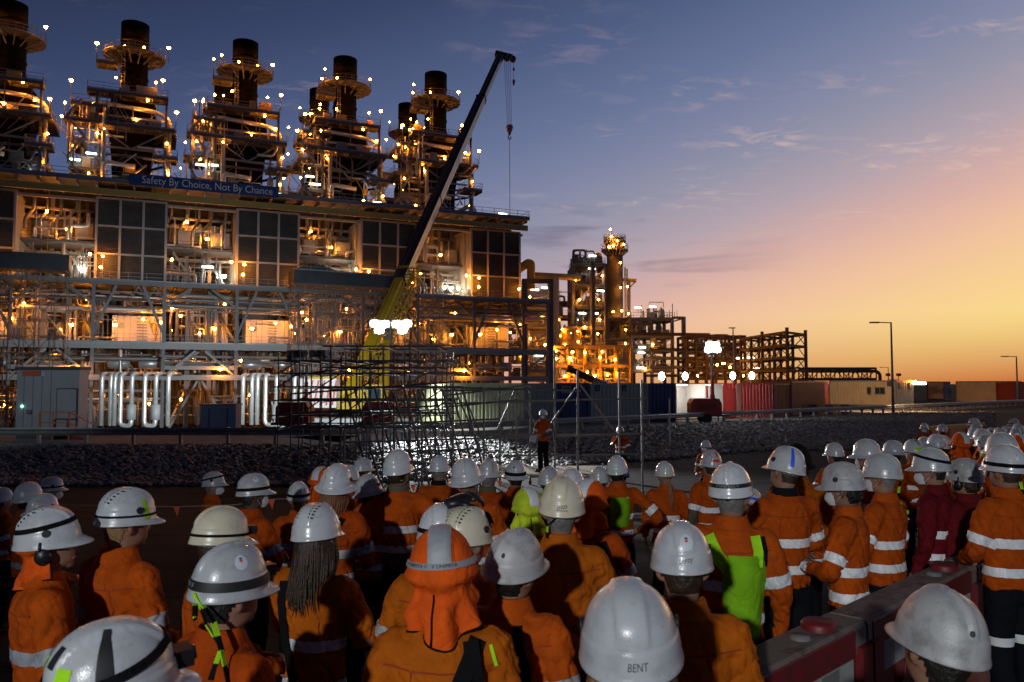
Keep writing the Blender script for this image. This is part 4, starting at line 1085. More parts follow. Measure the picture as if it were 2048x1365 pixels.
for i in range(14):
    a = i * 0.45; rod('pipe', (cx + 1.7 * math.cos(a), d + 1.7 * math.sin(a), Z(502, d)), (cx + 1.7 * math.cos(a), d + 1.7 * math.sin(a), Z(474, d)), 0.14, 'galv', t, 6)
rod('mast', (cx - 0.6, d, Z(476, d)), (cx - 0.6, d, Z(459, d)), 0.06, 'galv', t)
for px, py, kd, dz in ((1249, 489, 't', 0), (1224, 474, 's', 0), (1236, 482, 't', 0), (1228, 492, 's', 0), (1220, 494, 's', 0), (1242, 526, 't', 0), (1242, 576, 't', 0), (1256, 574, 't', 0), (1227, 624, 't', 0), (1244, 622, 't', 0), (1258, 628, 's', 0), (1252, 660, 't', 0), (1251, 688, 's', 0), (1255, 736, 's', 0), (1266, 740, 's', 0), (1222, 459, 's', 0)):
    lamp(t, V((PX(px, d - 2.6), d - 2.6, Z(py, d - 2.6))), kd, 0)
# ladders, side pipes and the lower dark casing
for dx in (1.95, 2.35): rod('pipe', (cx + dx, d - 0.4, ZG), (cx + dx, d - 0.4, Z(520 + dx * 8, d)), 0.16, 'galv', t, 6)
beam('bracket_beam', (PX(1245, d), d, Z(560, d)), (PX(1274, d), d, Z(562, d)), 0.5, 0.7, 'amber_beam', t)
beam('brace', (PX(1258, d), d, Z(578, d)), (PX(1272, d), d, Z(564, d)), 0.25, 0.25, 'steel_grey', t)
beam('column', (PX(1258, d), d, ZG), (PX(1258, d), d, Z(562, d)), 0.6, 0.6, 'steel_grey', t)
zs = [Z(py, d) for py in (745, 715, 680, 640)]
level_frame(t, PX(1212, d), PX(1262, d), d - 3.5, d + 5, zs, 0.5, 'steel_dark', deck=True)
clutter(t, PX(1214, d), PX(1260, d), d - 3, d + 4, zs[:3], 46, 45, ('steel_dark', 'steel_grey', 'galv'))
wbox('casing', t, (PX(1238, d), d + 1.5, (zs[0] + zs[3]) / 2), (4.4, 3.5, zs[3] - zs[0]), 'steel_dark')
# ---- dense rack in the gap behind the portal frame
d = 164
t = thing('back_pipe_rack', 'crowded dark pipe rack between the portal frame and the process tower', 'pipe rack', (PX(1090, d), d, ZG))
zs = [Z(py, d) for py in (756, 722, 690, 660, 632, 604)]
level_frame(t, PX(1020, d), PX(1216, d), d, d + 7, zs, 0.5, 'steel_dark', mid=6)
clutter(t, PX(1022, d), PX(1214, d), d + 0.5, d + 6, zs, 170, 61, ('steel_dark', 'steel_grey', 'galv', 'cladding'))
for q in range(12):
    wbox('duct', t, (PX(1034 + q * 15, d), d + 4.5, zs[q % 5] + 1.2), (1.6 + 0.2 * (q % 3), 2, 2.0), ('steel_dark', 'steel_grey', 'cream')[q % 3])
for px, py, kd in ((1040, 650, 't'), (1090, 700, 's'), (1122, 672, 't'), (1118, 640, 't'), (1160, 640, 'w'), (1130, 735, 's'), (1046, 716, 't'), (1192, 655, 't'), (1200, 620, 't'), (1104, 622, 'w'), (1110, 748, 's'), (1060, 745, 's'), (1172, 720, 's'), (1150, 670, 't')):
    lamp(t, V((PX(px, d - 0.5), d - 0.5, Z(py, d - 0.5))), kd, 0)
# ---- low process racks filling the ground in front of the tower
d = 142
t = thing('process_rack', 'low crowded pipe rack under the orange lamps at the foot of the process tower', 'pipe rack', (PX(1180, d), d, ZG))
zs = [Z(py, d) for py in (764, 730, 692)]
level_frame(t, PX(1106, d), PX(1262, d), d, d + 5, zs, 0.45, 'amber_beam', mid=5)
clutter(t, PX(1108, d), PX(1260, d), d + 0.5, d + 4.5, zs[:2] + [ZG + 1], 110, 47)
for i in range(7): rod('pipe', (PX(1106, d), d + 0.6 + i * 0.6, zs[0] + 0.5), (PX(1262, d), d + 0.6 + i * 0.6, zs[0] + 0.5), 0.16, 'cladding', t, 6)
for px, py, kd in ((1112, 702, 's'), (1140, 716, 'o'), (1113, 718, 's'), (1170, 706, 's'), (1200, 716, 's'), (1230, 720, 's'), (1150, 748, 's'), (1190, 752, 's'), (1238, 748, 's'), (1130, 752, 's'), (1215, 750, 's')):
    lamp(t, V((PX(px, d - 0.5), d - 0.5, Z(py, d - 0.5))), kd, 0)
# ---- platform with mast right of the column
d = 152
t = thing('lamp_platform', 'raised pipe platform with two globe lamps and a mast right of the round column', 'steel structure', (PX(1310, d), d, ZG))
x0, x1 = PX(1262, d), PX(1345, d)
zs = [Z(740, d), Z(700, d), Z(672, d), Z(637, d)]
level_frame(t, x0, x1, d, d + 8, zs, 0.5, 'steel_grey', mid=2)
beam('girder', (x1, d, Z(636, d)), (PX(1368, d), d, Z(636, d)), 0.4, 0.5, 'steel_grey', t)
beam('column', (PX(1368, d), d, ZG), (PX(1368, d), d, Z(634, d)), 0.6, 0.6, 'steel_grey', t)
beam('brace', (PX(1330, d), d, Z(648, d)), (PX(1366, d), d, Z(638, d)), 0.25, 0.25, 'steel_grey', t)
clutter(t, x0 + 1, x1 - 1, d + 0.5, d + 7, zs, 60, 51)
pipe(t, [V((PX(1264, d), d - 1, Z(640, d))), V((PX(1270, d), d - 1, Z(650, d))), V((PX(1304, d), d - 1, Z(650, d))), V((PX(1307, d), d - 1, Z(640, d)))], 0.3, 'steel_dark', 8)
rod('mast', (PX(1346, d), d, zs[-1]), (PX(1346, d), d, Z(608, d)), 0.08, 'steel_dark', t)
for i in range(6): rod('antenna', (PX(1330 + i * 5, d), d, zs[-1]), (PX(1330 + i * 5, d), d, zs[-1] + 0.9 + 0.35 * (i % 3)), 0.05, 'steel_dark', t)
for px, py, kd in ((1277, 616, 'w'), (1307, 614, 'w'), (1285, 695, 'w'), (1283, 706, 'w'), (1280, 736, 'w'), (1290, 738, 's'), (1306, 690, 's')):
    lamp(t, V((PX(px, d - 0.3), d - 0.3, Z(py, d - 0.3))), kd, 1.2 if py < 620 else 0)
# ---- long pipe rack and the big open frame on its right
t = thing('long_pipe_rack', 'long low brown pipe rack running behind the two arms of flood lamps', 'pipe rack', (33, 148, ZG))
d = 150
zs = [Z(py, d) for py in (755, 738, 720, 702, 685, 671)]
level_frame(t, PX(1372, d), PX(1490, d), d, d + 7, zs, 0.38, 'rust_brown', mid=6, deck=False, rails=False)
for j, z_ in enumerate(zs[:4]):
    for i in range(6): rod('pipe', (PX(1300, d), d + 0.8 + i * 0.95, z_ + 0.35), (PX(1488, d), d + 0.8 + i * 0.95, z_ + 0.35), 0.16 + 0.06 * ((i + j) % 3), ('steel_dark', 'galv', 'steel_grey')[(i + j) % 3], t, 6)
beam('girder', (PX(1255, d), d, Z(668, d)), (PX(1420, d), d, Z(670, d)), 0.5, 0.6, 'rust_brown', t)
clutter(t, PX(1375, d), PX(1488, d), d + 0.5, d + 6, zs[:4], 60, 53)
for px, py, kd in ((1447, 727, 'o'), (1480, 717, 'w'), (1491, 723, 'w'), (1502, 716, 'w'), (1513, 738, 'w'), (1395, 752, 's'), (1486, 752, 's'), (1460, 735, 's'), (1434, 730, 's')):
    lamp(t, V((PX(px, d - 8), d - 8, Z(py, d - 8))), kd, 0)
t = thing('open_steel_frame', 'tall empty rust brown steel frame standing against the yellow sunset', 'steel structure', (44, 128, -0.3))
A_, B_, C_ = V((PX(1575, 120), 120, 0)), V((PX(1482, 139), 139, 0)), V((PX(1612, 126), 126, 0))
ztop = Z(662, 120)
E_ = B_ + (C_ - A_)
nbay = 4
zlev = [ztop - 0.2 - i * 1.9 for i in range(5)]
for (p, q, nb) in ((A_, B_, nbay), (C_, E_, nbay)):
    for i in range(nb + 1):
        w = p + (q - p) * (i / nb); beam('column', w + V((0, 0, -0.3)), w + V((0, 0, ztop + (0.5 if i % 2 == 0 else 0))), 0.36, 0.36, 'rust_brown', t)
    for z_ in zlev: beam('girder', p + V((0, 0, z_)), q + V((0, 0, z_)), 0.28, 0.42, 'rust_brown', t)
    for i in range(nb):
        for z0_, z1_ in zip(zlev[:-1], zlev[1:]):
            w0 = p + (q - p) * (i / nb); w1 = p + (q - p) * ((i + 1) / nb)
            if i % 2: w0, w1 = w1, w0
            if (i + int(z0_ * 10)) % 3: beam('brace', w0 + V((0, 0, z0_)), w1 + V((0, 0, z1_)), 0.11, 0.11, 'rust_brown', t)
for i in range(nbay + 1):
    f = i / nbay; p = A_ + (B_ - A_) * f; q = C_ + (E_ - C_) * f
    for z_ in zlev: beam('girder', p + V((0, 0, z_ - 0.05)), q + V((0, 0, z_ - 0.05)), 0.24, 0.36, 'rust_brown', t)
    mid_ = (p + q) / 2
    for z0_, z1_ in zip(zlev[:-1], zlev[1:]):
        beam('brace', p + V((0, 0, z1_)), mid_ + V((0, 0, z0_)), 0.1, 0.1, 'rust_brown', t); beam('brace', q + V((0, 0, z1_)), mid_ + V((0, 0, z0_)), 0.1, 0.1, 'rust_brown', t)
for i in range(5):
    z_ = zlev[3 if i % 2 else 4] + 0.4; p = B_ + (E_ - B_) * (0.1 + i * 0.18); q = A_ + (C_ - A_) * (0.1 + i * 0.18)
    rod('pipe', p + V((0, 0, z_)), q + V((0, 0, z_)), 0.16, 'steel_dark', t, 6)
# ---- pipe bridge truss
d = 142
t = thing('pipe_bridge', 'low trussed pipe bridge silhouetted against the orange horizon', 'pipe bridge', (62, d, -0.3))
x0, x1 = PX(1606, d), PX(1752, d); zt, zb = Z(737, d), Z(759, d)
for yy in (d, d + 2.2):
    beam('chord', (x0, yy, zt), (x1, yy, zt), 0.3, 0.36, 'steel_dark', t); beam('chord', (x0, yy, zb), (x1, yy, zb), 0.3, 0.5, 'steel_dark', t)
    n = 8
    for i in range(n + 1): x_ = x0 + (x1 - x0) * i / n; beam('upright', (x_, yy, zb), (x_, yy, zt), 0.16, 0.16, 'steel_dark', t)
    for i in range(n):
        xa, xb = x0 + (x1 - x0) * i / n, x0 + (x1 - x0) * (i + 1) / n
        beam('brace', (xa, yy, zb if i % 2 else zt), (xb, yy, zt if i % 2 else zb), 0.13, 0.13, 'steel_dark', t)
for x_ in (x0 + 2, x0 + 8, x1 - 3): beam('column', (x_, d + 1, -4), (x_, d + 1, zb), 0.4, 0.4, 'steel_dark', t)
pipe(t, [V((x0, d + 1, zt - 0.5)), V((x1 + 0.5, d + 1, zt - 0.5)), V((x1 + 1.1, d + 1, zt - 1.0)), V((x1 + 1.1, d + 1, -3))], 0.3, 'steel_dark', 8)

# ================================================================== CONTAINERS, HUTS
def container(name, label, p0, p1, depth, h, m, zb=-0.28, group='shipping containers in the yard', doors=0, mend=None, win=None, flip=False):
    """p0 -> p1 is the long front face (world xy), the box extends 'depth' behind it"""
    p0, p1 = V((p0[0], p0[1], 0)), V((p1[0], p1[1], 0)); d = (p1 - p0); L = d.length; d = d / L; nrm = V((-d.y, d.x, 0))
    mid_ = (p0 + p1) / 2
    t = thing(name, label, 'container', (mid_.x, mid_.y, zb), math.atan2(d.y, d.x), group)
    W = lambda s, n_, z: p0 + d * s + nrm * n_ + V((0, 0, zb + z))
    R3 = Matrix(((d.x, nrm.x, 0), (d.y, nrm.y, 0), (0, 0, 1)))
    def corr(a, b_, nm, mm, n):
        bb = MB(); r0, r1 = [], []; dd = (b_ - a); LL = dd.length; dd = dd / LL; out = V((dd.y, -dd.x, 0))
        for i in range(n):
            for o_, e in ((0, 0.0), (0, 0.3), (-0.05, 0.42), (-0.05, 0.72), (0, 0.84)):
                s_ = (i + e) / n * LL
                r0.append(a + dd * s_ + out * o_ + V((0, 0, 0.15))); r1.append(a + dd * s_ + out * o_ + V((0, 0, h - 0.14)))
        r0.append(b_ + V((0, 0, 0.15))); r1.append(b_ + V((0, 0, h - 0.14)))
        bb.sheet([r0, r1], False); return bb.build(nm, mm, t)
    n = max(6, int(L / 0.30))
    corr(W(0.1, 0.04, 0), W(L - 0.1, 0.04, 0), 'side_wall', m, n)
    corr(W(L - 0.04, 0.1, 0), W(L - 0.04, depth - 0.1, 0), 'end_wall', mend or m, 8)
    corr(W(0.04, depth - 0.1, 0), W(0.04, 0.1, 0), 'end_wall', mend or m, 8)
    corr(W(L - 0.1, depth - 0.04, 0), W(0.1, depth - 0.04, 0), 'side_wall', m, n)
    b = MB(); b.box(W(L / 2, depth / 2, h - 0.07), (L, depth - 0.02, 0.1), R3); b.build('roof', m, t)
    b = MB(); b.box(W(L / 2, depth / 2, 0.10), (L - 0.05, depth - 0.05, 0.1), R3); b.build('base', 'steel_dark', t)
    for s_ in (0.07, L - 0.07):
        for n_ in (0.07, depth - 0.07): beam('corner_post', W(s_, n_, 0), W(s_, n_, h), 0.15, 0.15, mend or m, t)
    for z_ in (0.08, h - 0.07):
        beam('side_rail', W(0.15, 0.05, z_), W(L - 0.15, 0.05, z_), 0.1, 0.15, mend or m, t)
        beam('end_rail', W(L - 0.05, 0.15, z_), W(L - 0.05, depth - 0.15, z_), 0.1, 0.15, mend or m, t)
    return t, W, R3, L
LBL = []
def row(px0, px1, y0, y1):
    return (PX(px0, y0), y0), (PX(px1, y1), y1)
# the line of containers behind the scaffold stage
a, b_ = row(885, 1047, 45.0, 49.5); container('shipping_container', 'pale green corrugated container glaring under the light tower', a, b_, 2.4, 2.6, 'container_green')
a, b_ = row(1049, 1112, 49.8, 50.6); container('shipping_container', 'grey corrugated container between the pale green and dark blue ones', a, b_, 2.4, 2.6, 'container_grey')
a, b_ = row(1114, 1179, 50.6, 51.4); t, W, R3, L = container('shipping_container', 'dark blue container with a pale sign behind the first speaker', a, b_, 2.4, 2.6, 'blue_dark')
b = MB(); b.box(W(0.62, -0.03, 2.2), (0.62, 0.03, 0.42), R3); b.build('sign_plate', 'container_grey', t)
b = MB(); b.box(W(0.62, -0.05, 2.2), (0.52, 0.02, 0.33), R3); b.build('sign_face', 'steel_dark', t)
a, b_ = row(1181, 1296, 51.4, 53.2); t, W, R3, L = container('shipping_container', 'grey container marked with two letter L signs between the blue ones', a, b_, 2.4, 2.6, 'container_grey')
for s_ in (0.5, 2.5):
    b = MB(); b.box(W(s_, -0.03, 2.28), (0.34, 0.03, 0.40), R3); b.build('sign_plate', 'letter_black', t)
    o = bpy.data.objects.new('lettering', text_mesh('L', 0.36, 'container_grey', 0.004)); link(o, t, Matrix.Translation(W(s_, -0.06, 2.28)) @ R3.to_4x4() @ Matrix.Rotation(PI / 2, 4, 'X'))
a, b_ = row(1297, 1350, 53.2, 54.0); container('shipping_container', 'dark blue container at the left edge of the lit red workshop', a, b_, 2.4, 2.6, 'blue_dark')
# red workshop container with an open lit front
a, b_ = row(1352, 1545, 56.5, 60.0)
t = thing('workshop_container', 'red workshop container with a glowing white interior and open front', 'container', ((a[0] + b_[0]) / 2, (a[1] + b_[1]) / 2, -0.28))
p0, p1 = V((a[0], a[1], -0.28)), V((b_[0], b_[1], -0.28)); dd = (p1 - p0); L = dd.length; dd /= L; nn_ = V((-dd.y, dd.x, 0)); R3 = Matrix(((dd.x, nn_.x, 0), (dd.y, nn_.y, 0), (0, 0, 1)))
W = lambda s, n_, z: p0 + dd * s + nn_ * n_ + V((0, 0, z))
H = 2.6
b = MB(); b.box(W(L / 2, 2.4, H / 2), (L, 0.06, H), R3); b.build('back_wall', 'white_panel', t)
b = MB(); b.box(W(L / 2, 1.2, H - 0.03), (L, 2.4, 0.06), R3); b.build('roof', 'red_paint', t)
b = MB(); b.box(W(L / 2, 1.2, 0.06), (L, 2.4, 0.1), R3); b.build('floor', 'plank', t)
for s_ in (0.03, 2.55, L - 0.03):
    b = MB(); b.box(W(s_, 1.2, H / 2), (0.06, 2.3, H - 0.1), R3); b.build('end_wall', 'red_paint' if s_ > 3 else 'white_panel', t)
def cor(s0, s1, nm, m_):
    bb = MB(); r0, r1 = [], []; n = max(2, int((s1 - s0) / 0.28))
    for i in range(n):
        for o_, e in ((0, 0), (0, 0.3), (0.05, 0.42), (0.05, 0.72), (0, 0.84)):
            s_ = s0 + (s1 - s0) * (i + e) / n; r0.append(W(s_, o_, 0.1)); r1.append(W(s_, o_, H - 0.05))
    bb.sheet([r0, r1], False); return bb.build(nm, m_, t)
for s0, s1 in ((2.58, 2.75), (4.05, 5.35), (5.68, L)): cor(s0, s1, 'front_wall', 'red_paint')
b = MB(); b.box(W(4.62, -0.05, 1.2), (0.85, 0.05, 2.1), R3); b.build('door', 'red_paint', t)
b = MB(); b.box(W(3.45, -0.02, 1.2), (0.9, 0.04, 2.2), R3); b.build('open_door', 'white_panel', t)
for z_ in (0.7, 1.25, 1.8):
    b = MB(); b.box(W(0.45, 1.7, z_), (0.8, 0.6, 0.05), R3); b.build('shelf', 'galv', t)
    for q in range(3): wbox('bin', t, W(0.2 + q * 0.26, 1.6, z_ + 0.14), (0.18, 0.3, 0.22), ('blue_box', 'red_paint', 'galv')[q])
    b = MB(); b.box(W(2.9, 1.7, z_), (0.5, 0.6, 0.05), R3); b.build('shelf', 'galv', t)
for s_ in (1.3, 3.4, 5.5):
    b = MB(); b.box(W(s_, 1.2, H - 0.12), (0.9, 0.14, 0.05), R3); b.build('ceiling_tube', MATS['lamp_shop'], t)
pl = bpy.data.lights.new('workshop_light', 'POINT'); pl.energy = 120; pl.color = (0.95, 1, 0.92); pl.shadow_soft_size = 0.3
for s_ in (1.2, 3.4):
    o = bpy.data.objects.new('workshop_light', pl); COL.objects.link(o); o.location = W(s_, 1.0, 1.9)
# the red containers right of it, cream site office, far ones
a, b_ = row(1546, 1580, 62, 65); container('shipping_container', 'dull red container directly right of the lit workshop', a, b_, 2.4, 2.6, 'red_dark')
a, b_ = row(1582, 1655, 66, 75); container('shipping_container', 'darker red container beside the cream site office', a, b_, 2.4, 2.8, 'red_dark')
a, b_ = row(1657, 1790, 97, 90); t, W, R3, L = container('site_office', 'cream corrugated site office with grey end wall and small windows', a, b_, 3.6, 2.95, 'container_cream', mend='container_grey')
for s_, w_ in ((L * 0.62, 0.5), (L * 0.78, 1.25)):
    b = MB(); b.box(W(s_, -0.03, 1.75), (w_, 0.06, 0.85 if w_ > 1 else 0.95), R3); b.build('window_frame', 'steel_grey', t)
    for q in range(2 if w_ > 1 else 1):
        b = MB(); b.box(W(s_ + (q - 0.5) * 0.58 if w_ > 1 else s_, -0.07, 1.75), (0.5 if w_ > 1 else 0.38, 0.03, 0.66), R3); b.build('pane', 'glass_dark', t)
b = MB(); b.box(W(L - 0.6, -0.06, 2.55), (0.7, 0.1, 0.6), R3); b.build('air_conditioner', 'steel_dark', t)
for n_, z_ in ((0.9, 2.3), (3.0, 2.3)):
    b = MB(); b.box(W(L + 0.05, n_, z_), (0.12, 0.6, 0.7), R3); b.build('air_conditioner', 'steel_dark', t)
lamp(t, W(L + 0.4, 3.4, 2.75), 's', 0, False)
bl = bpy.data.objects.new('wall_light', LM['w']); link(bl, t, Matrix.Translation(W(L + 0.6, 3.9, 2.6)))
a, b_ = row(1852, 1887, 130, 128); container('shipping_container', 'small pale container lit beside the bright wall lamp', a, b_, 2.4, 2.9, 'container_cream', mend='blue_box')
a, b_ = row(1910, 2012, 112, 104); container('shipping_container', 'cream corrugated container under the far right street lamp', a, b_, 2.4, 2.9, 'container_cream', mend='container_grey')
a, b_ = row(2026, 2110, 100, 103); container('shipping_container', 'dark red container cut by the right frame edge', a, b_, 2.4, 2.8, 'red_dark')
# ---- white site hut with steps on the left
hx0, hx1, hy = PX(35, 37.5), PX(160, 37.5), 37.5
t = thing('site_hut', 'grey white site hut with door, orange sign and brown steps at the left', 'hut', ((hx0 + hx1) / 2, hy, -0.3))
hz0, hz1 = 0.0, Z(740, hy)
wbox('wall', t, ((hx0 + hx1) / 2, hy + 0.40, (hz0 + hz1) / 2), (hx1 - hx0, 0.8, hz1 - hz0), 'hut_white')
wbox('roof', t, ((hx0 + hx1) / 2, hy + 0.40, hz1 + 0.07), (hx1 - hx0 + 0.16, 0.95, 0.14), 'steel_dark')
wbox('base', t, ((hx0 + hx1) / 2, hy + 0.40, -0.15), (hx1 - hx0 - 0.1, 0.75, 0.30), 'steel_dark')
for i in range(4): wbox('panel_seam', t, (hx0 + 0.35 + i * 0.42, hy - 0.01, (hz0 + hz1) / 2), (0.02, 0.02, hz1 - hz0 - 0.1), 'container_grey')
dr0, dr1 = PX(118, hy), PX(156, hy)
b = MB(); b.box(V(((dr0 + dr1) / 2, hy - 0.02, hz0 + 1.03)), (dr1 - dr0 + 0.1, 0.05, 2.1)); df = b.build('door_frame', 'steel_dark', t)
b = MB(); b.box(V(((dr0 + dr1) / 2, hy - 0.05, hz0 + 1.02)), (dr1 - dr0, 0.05, 2.02)); dr = b.build('door', 'hut_white', t)
b = MB(); b.box(V((dr1 - 0.1, hy - 0.10, hz0 + 1.0)), (0.12, 0.05, 0.04)); b.build('handle', 'galv', dr)
wbox('sign', t, (PX(64, hy), hy - 0.02, Z(747, hy)), (0.86, 0.03, 0.25), 'orange_sign')
wbox('sign_pictogram', t, (PX(88, hy), hy - 0.02, Z(748, hy)), (0.16, 0.03, 0.22), 'sticker_pale')
b = MB(); b.tube([(PX(48, hy), hy - 0.02, Z(813, hy)), (PX(48, hy), hy - 0.06, Z(813, hy))], 0.055, 10); b.build('indicator_light', 'lamp_green', t)
wbox('junction_box', t, (PX(63, hy), hy - 0.05, Z(824, hy)), (0.24, 0.1, 0.18), 'steel_grey')
st = thing('hut_steps', 'brown steel access steps with handrail at the site hut door', 'steps', ((dr0 + dr1) / 2, hy - 0.6, -0.3))
wbox('landing', st, ((dr0 + dr1) / 2 - 0.05, hy - 0.55, -0.04), (1.15, 0.9, 0.06), 'red_dark')
for x_ in (dr0 - 0.25, dr1 + 0.2):
    beam('post', (x_, hy - 0.97, -0.3), (x_, hy - 0.97, 1.0), 0.07, 0.07, 'orange_sign', st)
for z_ in (1.0, 0.52): beam('rail', (dr0 - 0.25, hy - 0.97, z_), (dr1 + 0.2, hy - 0.97, z_), 0.05, 0.05, 'orange_sign', st)
beam('post', ((dr0 + dr1) / 2 - 0.1, hy - 0.97, -0.3), ((dr0 + dr1) / 2 - 0.1, hy - 0.97, 1.0), 0.05, 0.05, 'orange_sign', st)
for z_ in (1.0, 0.5): beam('rail', (dr1 + 0.2, hy - 0.97, z_), (dr1 + 1.3, hy - 0.97, z_ - 0.55), 0.05, 0.05, 'orange_sign', st)
beam('stringer', (dr1 + 0.2, hy - 0.9, -0.05), (dr1 + 1.0, hy - 0.9, -0.3), 0.05, 0.18, 'red_dark', st)
# ---- silver pipe loops in front of the power block
def loops(label, px_list, y, ztop_px, zbot_px):
    t = thing('pipe_manifold', label, 'pipes', (PX(px_list[0][0], y), y, -0.3))
    for px, kind in px_list:
        x_ = PX(px, y); zt_, zb_ = Z(ztop_px, y), Z(zbot_px, y)
        if kind == 'U':
            w = 0.62 * y / 45; pipe(t, [V((x_, y + 2.4, zt_)), V((x_, y, zt_)), V((x_, y, zb_)), V((x_ + w, y, zb_)), V((x_ + w, y, zb_ + 0.7))], 0.2, 'cladding', 12)
            b = MB(); b.lathe([(0.2, 0), (0.4, 0.06), (0.4, 1.35), (0.2, 1.45)], (x_ + w, y, zb_ + 0.5), 14); b.build('valve_body', 'steel_light', t)
            pipe(t, [V((x_ + w, y, zb_ + 1.4)), V((x_ + w, y, zt_)), V((x_ + w, y + 2.4, zt_))], 0.2, 'cladding', 12)
        else:
            pipe(t, [V((x_, y + 2.4, zt_)), V((x_, y, zt_)), V((x_, y, zb_))], 0.2, 'cladding', 12)
    return t
loops('row of shiny silver bent pipes between the site hut and the blue box', ((205, 'I'), (223, 'I'), (231, 'I'), (243, 'U'), (291, 'U'), (338, 'I')), 72, 748, 852)
loops('row of shiny silver bent pipes right of the blue box', ((487, 'I'), (505, 'I'), (516, 'I'), (532, 'U'), (590, 'I'), (612, 'I')), 74, 750, 850)
t = thing('blue_skip', 'dark blue steel box standing below the bracing tower behind the guard rail', 'box', (PX(438, 44), 44, -0.3))
wbox('body', t, (PX(438, 44), 44.45, -0.3 + 0.75), (1.95, 0.9, 1.3), 'blue_box'); wbox('lid', t, (PX(438, 44), 44.45, -0.3 + 1.44), (2.05, 1.0, 0.08), 'blue_box')
for q in (-0.5, 0.5): wbox('rib', t, (PX(438, 44) + q, 43.98, 0.4), (0.06, 0.05, 1.1), 'blue_dark')

# ================================================================== STREET LAMPS
def street_lamp(label, px, y, py_top, lit=False, head=-1.35):
    zt_ = Z(py_top, y); x_ = PX(px, y)
    t = thing('street_lamp', label, 'street lamp', (x_, y, -0.3), 0.0, 'street lamps along the road')
    b = MB(); b.tube([(x_, y, -0.3), (x_, y, zt_)], [0.13, 0.07], 8); b.build('pole', 'galv', t)
    b = MB(); b.tube([(x_, y, zt_ - 0.05), (x_ + head * 0.9, y, zt_)], 0.045, 6); b.build('arm', 'galv', t)
    b = MB(); b.box((x_ + head * 1.05, y, zt_ - 0.02), (0.75, 0.3, 0.12)); b.build('lamp_head', LAMP_W if lit else 'steel_grey', t)
    return t
sl = street_lamp('tall unlit street lamp in front of the yellow sunset', 1784, 68, 645)
for s_ in (-1, 1):
    b = MB(); x_ = PX(1786, 68) + s_ * 0.45; b.box((x_, 68, Z(750, 68)), (0.28, 0.3, 0.24)); b.build('floodlight', 'steel_dark', sl)
    b = MB(); b.tube([(PX(1786, 68), 68, Z(760, 68)), (x_, 68, Z(760, 68)), (x_, 68, Z(752, 68))], 0.03, 6); b.build('bracket', 'steel_dark', sl)
street_lamp('street lamp near the right frame edge over the cream container', 2033, 96, 713)
street_lamp('far street lamp behind the site office roof', 1776, 170, 735)
street_lamp('far lit street lamp glowing on the horizon between containers', 1899, 190, 764, True, -0.6)
street_lamp('slim unlit lamp post rising behind the red light tower', 1467, 95, 656, False, -0.1)

# ================================================================== LIGHT TOWERS
def light_tower(label, px, y, py_head, heads, body_m, mast_m, zb=-0.3, face=-1, lit=True, yaw=0.0, bodyw=1.7):
    x_ = PX(px, y); zh = Z(py_head, y)
    t = thing('light_tower', label, 'light tower', (x_, y, zb), 0.0, 'mobile light towers')
    b = MB(); b.box((x_ - 0.55, y, zb + 0.95), (bodyw, 1.3, 0.75)); b.add([V((x_ - 0.55 + sx_ * bodyw / 2 * k, y + sy_ * 0.65, zb + z_)) for z_, k in ((1.325, 1.0), (1.62, 0.82)) for sx_, sy_ in ((-1, -1), (1, -1), (1, 1), (-1, 1))],
        [(0, 1, 5, 4), (1, 2, 6, 5), (2, 3, 7, 6), (3, 0, 4, 7), (4, 5, 6, 7)]); b.build('engine_housing', body_m, t)
    b = MB(); b.box((x_ - 0.55, y - 0.67, zb + 1.05), (bodyw * 0.6, 0.04, 0.4)); b.build('service_panel', 'red_dark' if body_m.startswith('red') else 'steel_light', t)
    b = MB(); b.box((x_ - 0.4, y, zb + 0.5), (bodyw + 0.9, 0.9, 0.12)); b.build('chassis', 'steel_dark', t)
    for s_ in (-0.7, 0.7):
        b = MB(); b.tube([(x_ - 0.55, y + s_ - 0.09, zb + 0.32), (x_ - 0.55, y + s_ + 0.09, zb + 0.32)], 0.32, 16); b.build('wheel', 'rubber', t)
        b = MB(); b.box((x_ + 0.55, y + s_, zb + 0.25), (0.1, 0.1, 0.5)); b.build('jack_leg', 'galv', t)
    zz = zb + 0.5; segs = [0.11, 0.085, 0.06]; nseg = 3; dz = (zh - 0.3 - zz) / nseg
    for i in range(nseg):
        beam('mast_section', (x_, y, zz + dz * i), (x_, y, zz + dz * (i + 1)), segs[i] * 2, segs[i] * 2, mast_m if i < 2 else 'galv', t)
    beam('cross_arm', (x_ - heads[-1][0] - 0.3, y, zh - 0.3), (x_ + heads[-1][0] + 0.3, y, zh - 0.3), 0.08, 0.08, 'galv', t)
    for hx, hz in heads:
        for s_ in ((-1, 1) if hx > 0.01 else (1,)):
            c = V((x_ + s_ * hx, y + face * 0.15, zh + hz))
            o = bpy.data.objects.new('lamp_housing', LTH); link(o, t, Matrix.Translation(c) @ Matrix.Rotation(yaw * 1.0, 4, 'Z') @ Matrix.Rotation(0.0 if face < 0 else PI, 4, 'Z'))
            if lit:
                g_ = bpy.data.objects.new('lamp_glass', LTG); link(g_, t, Matrix.Translation(c) @ Matrix.Rotation(yaw, 4, 'Z') @ Matrix.Rotation(0.0 if face < 0 else PI, 4, 'Z') @ Matrix.Translation((0, -0.15, -0.06)))
    return t, V((x_, y, zh))
b = MB(); vs = [V((sx_ * w, yy, sz_ * h_)) for yy, w, h_ in ((-0.14, 0.27, 0.2), (0.14, 0.12, 0.12)) for sx_, sz_ in ((-1, -1), (1, -1), (1, 1), (-1, 1))]
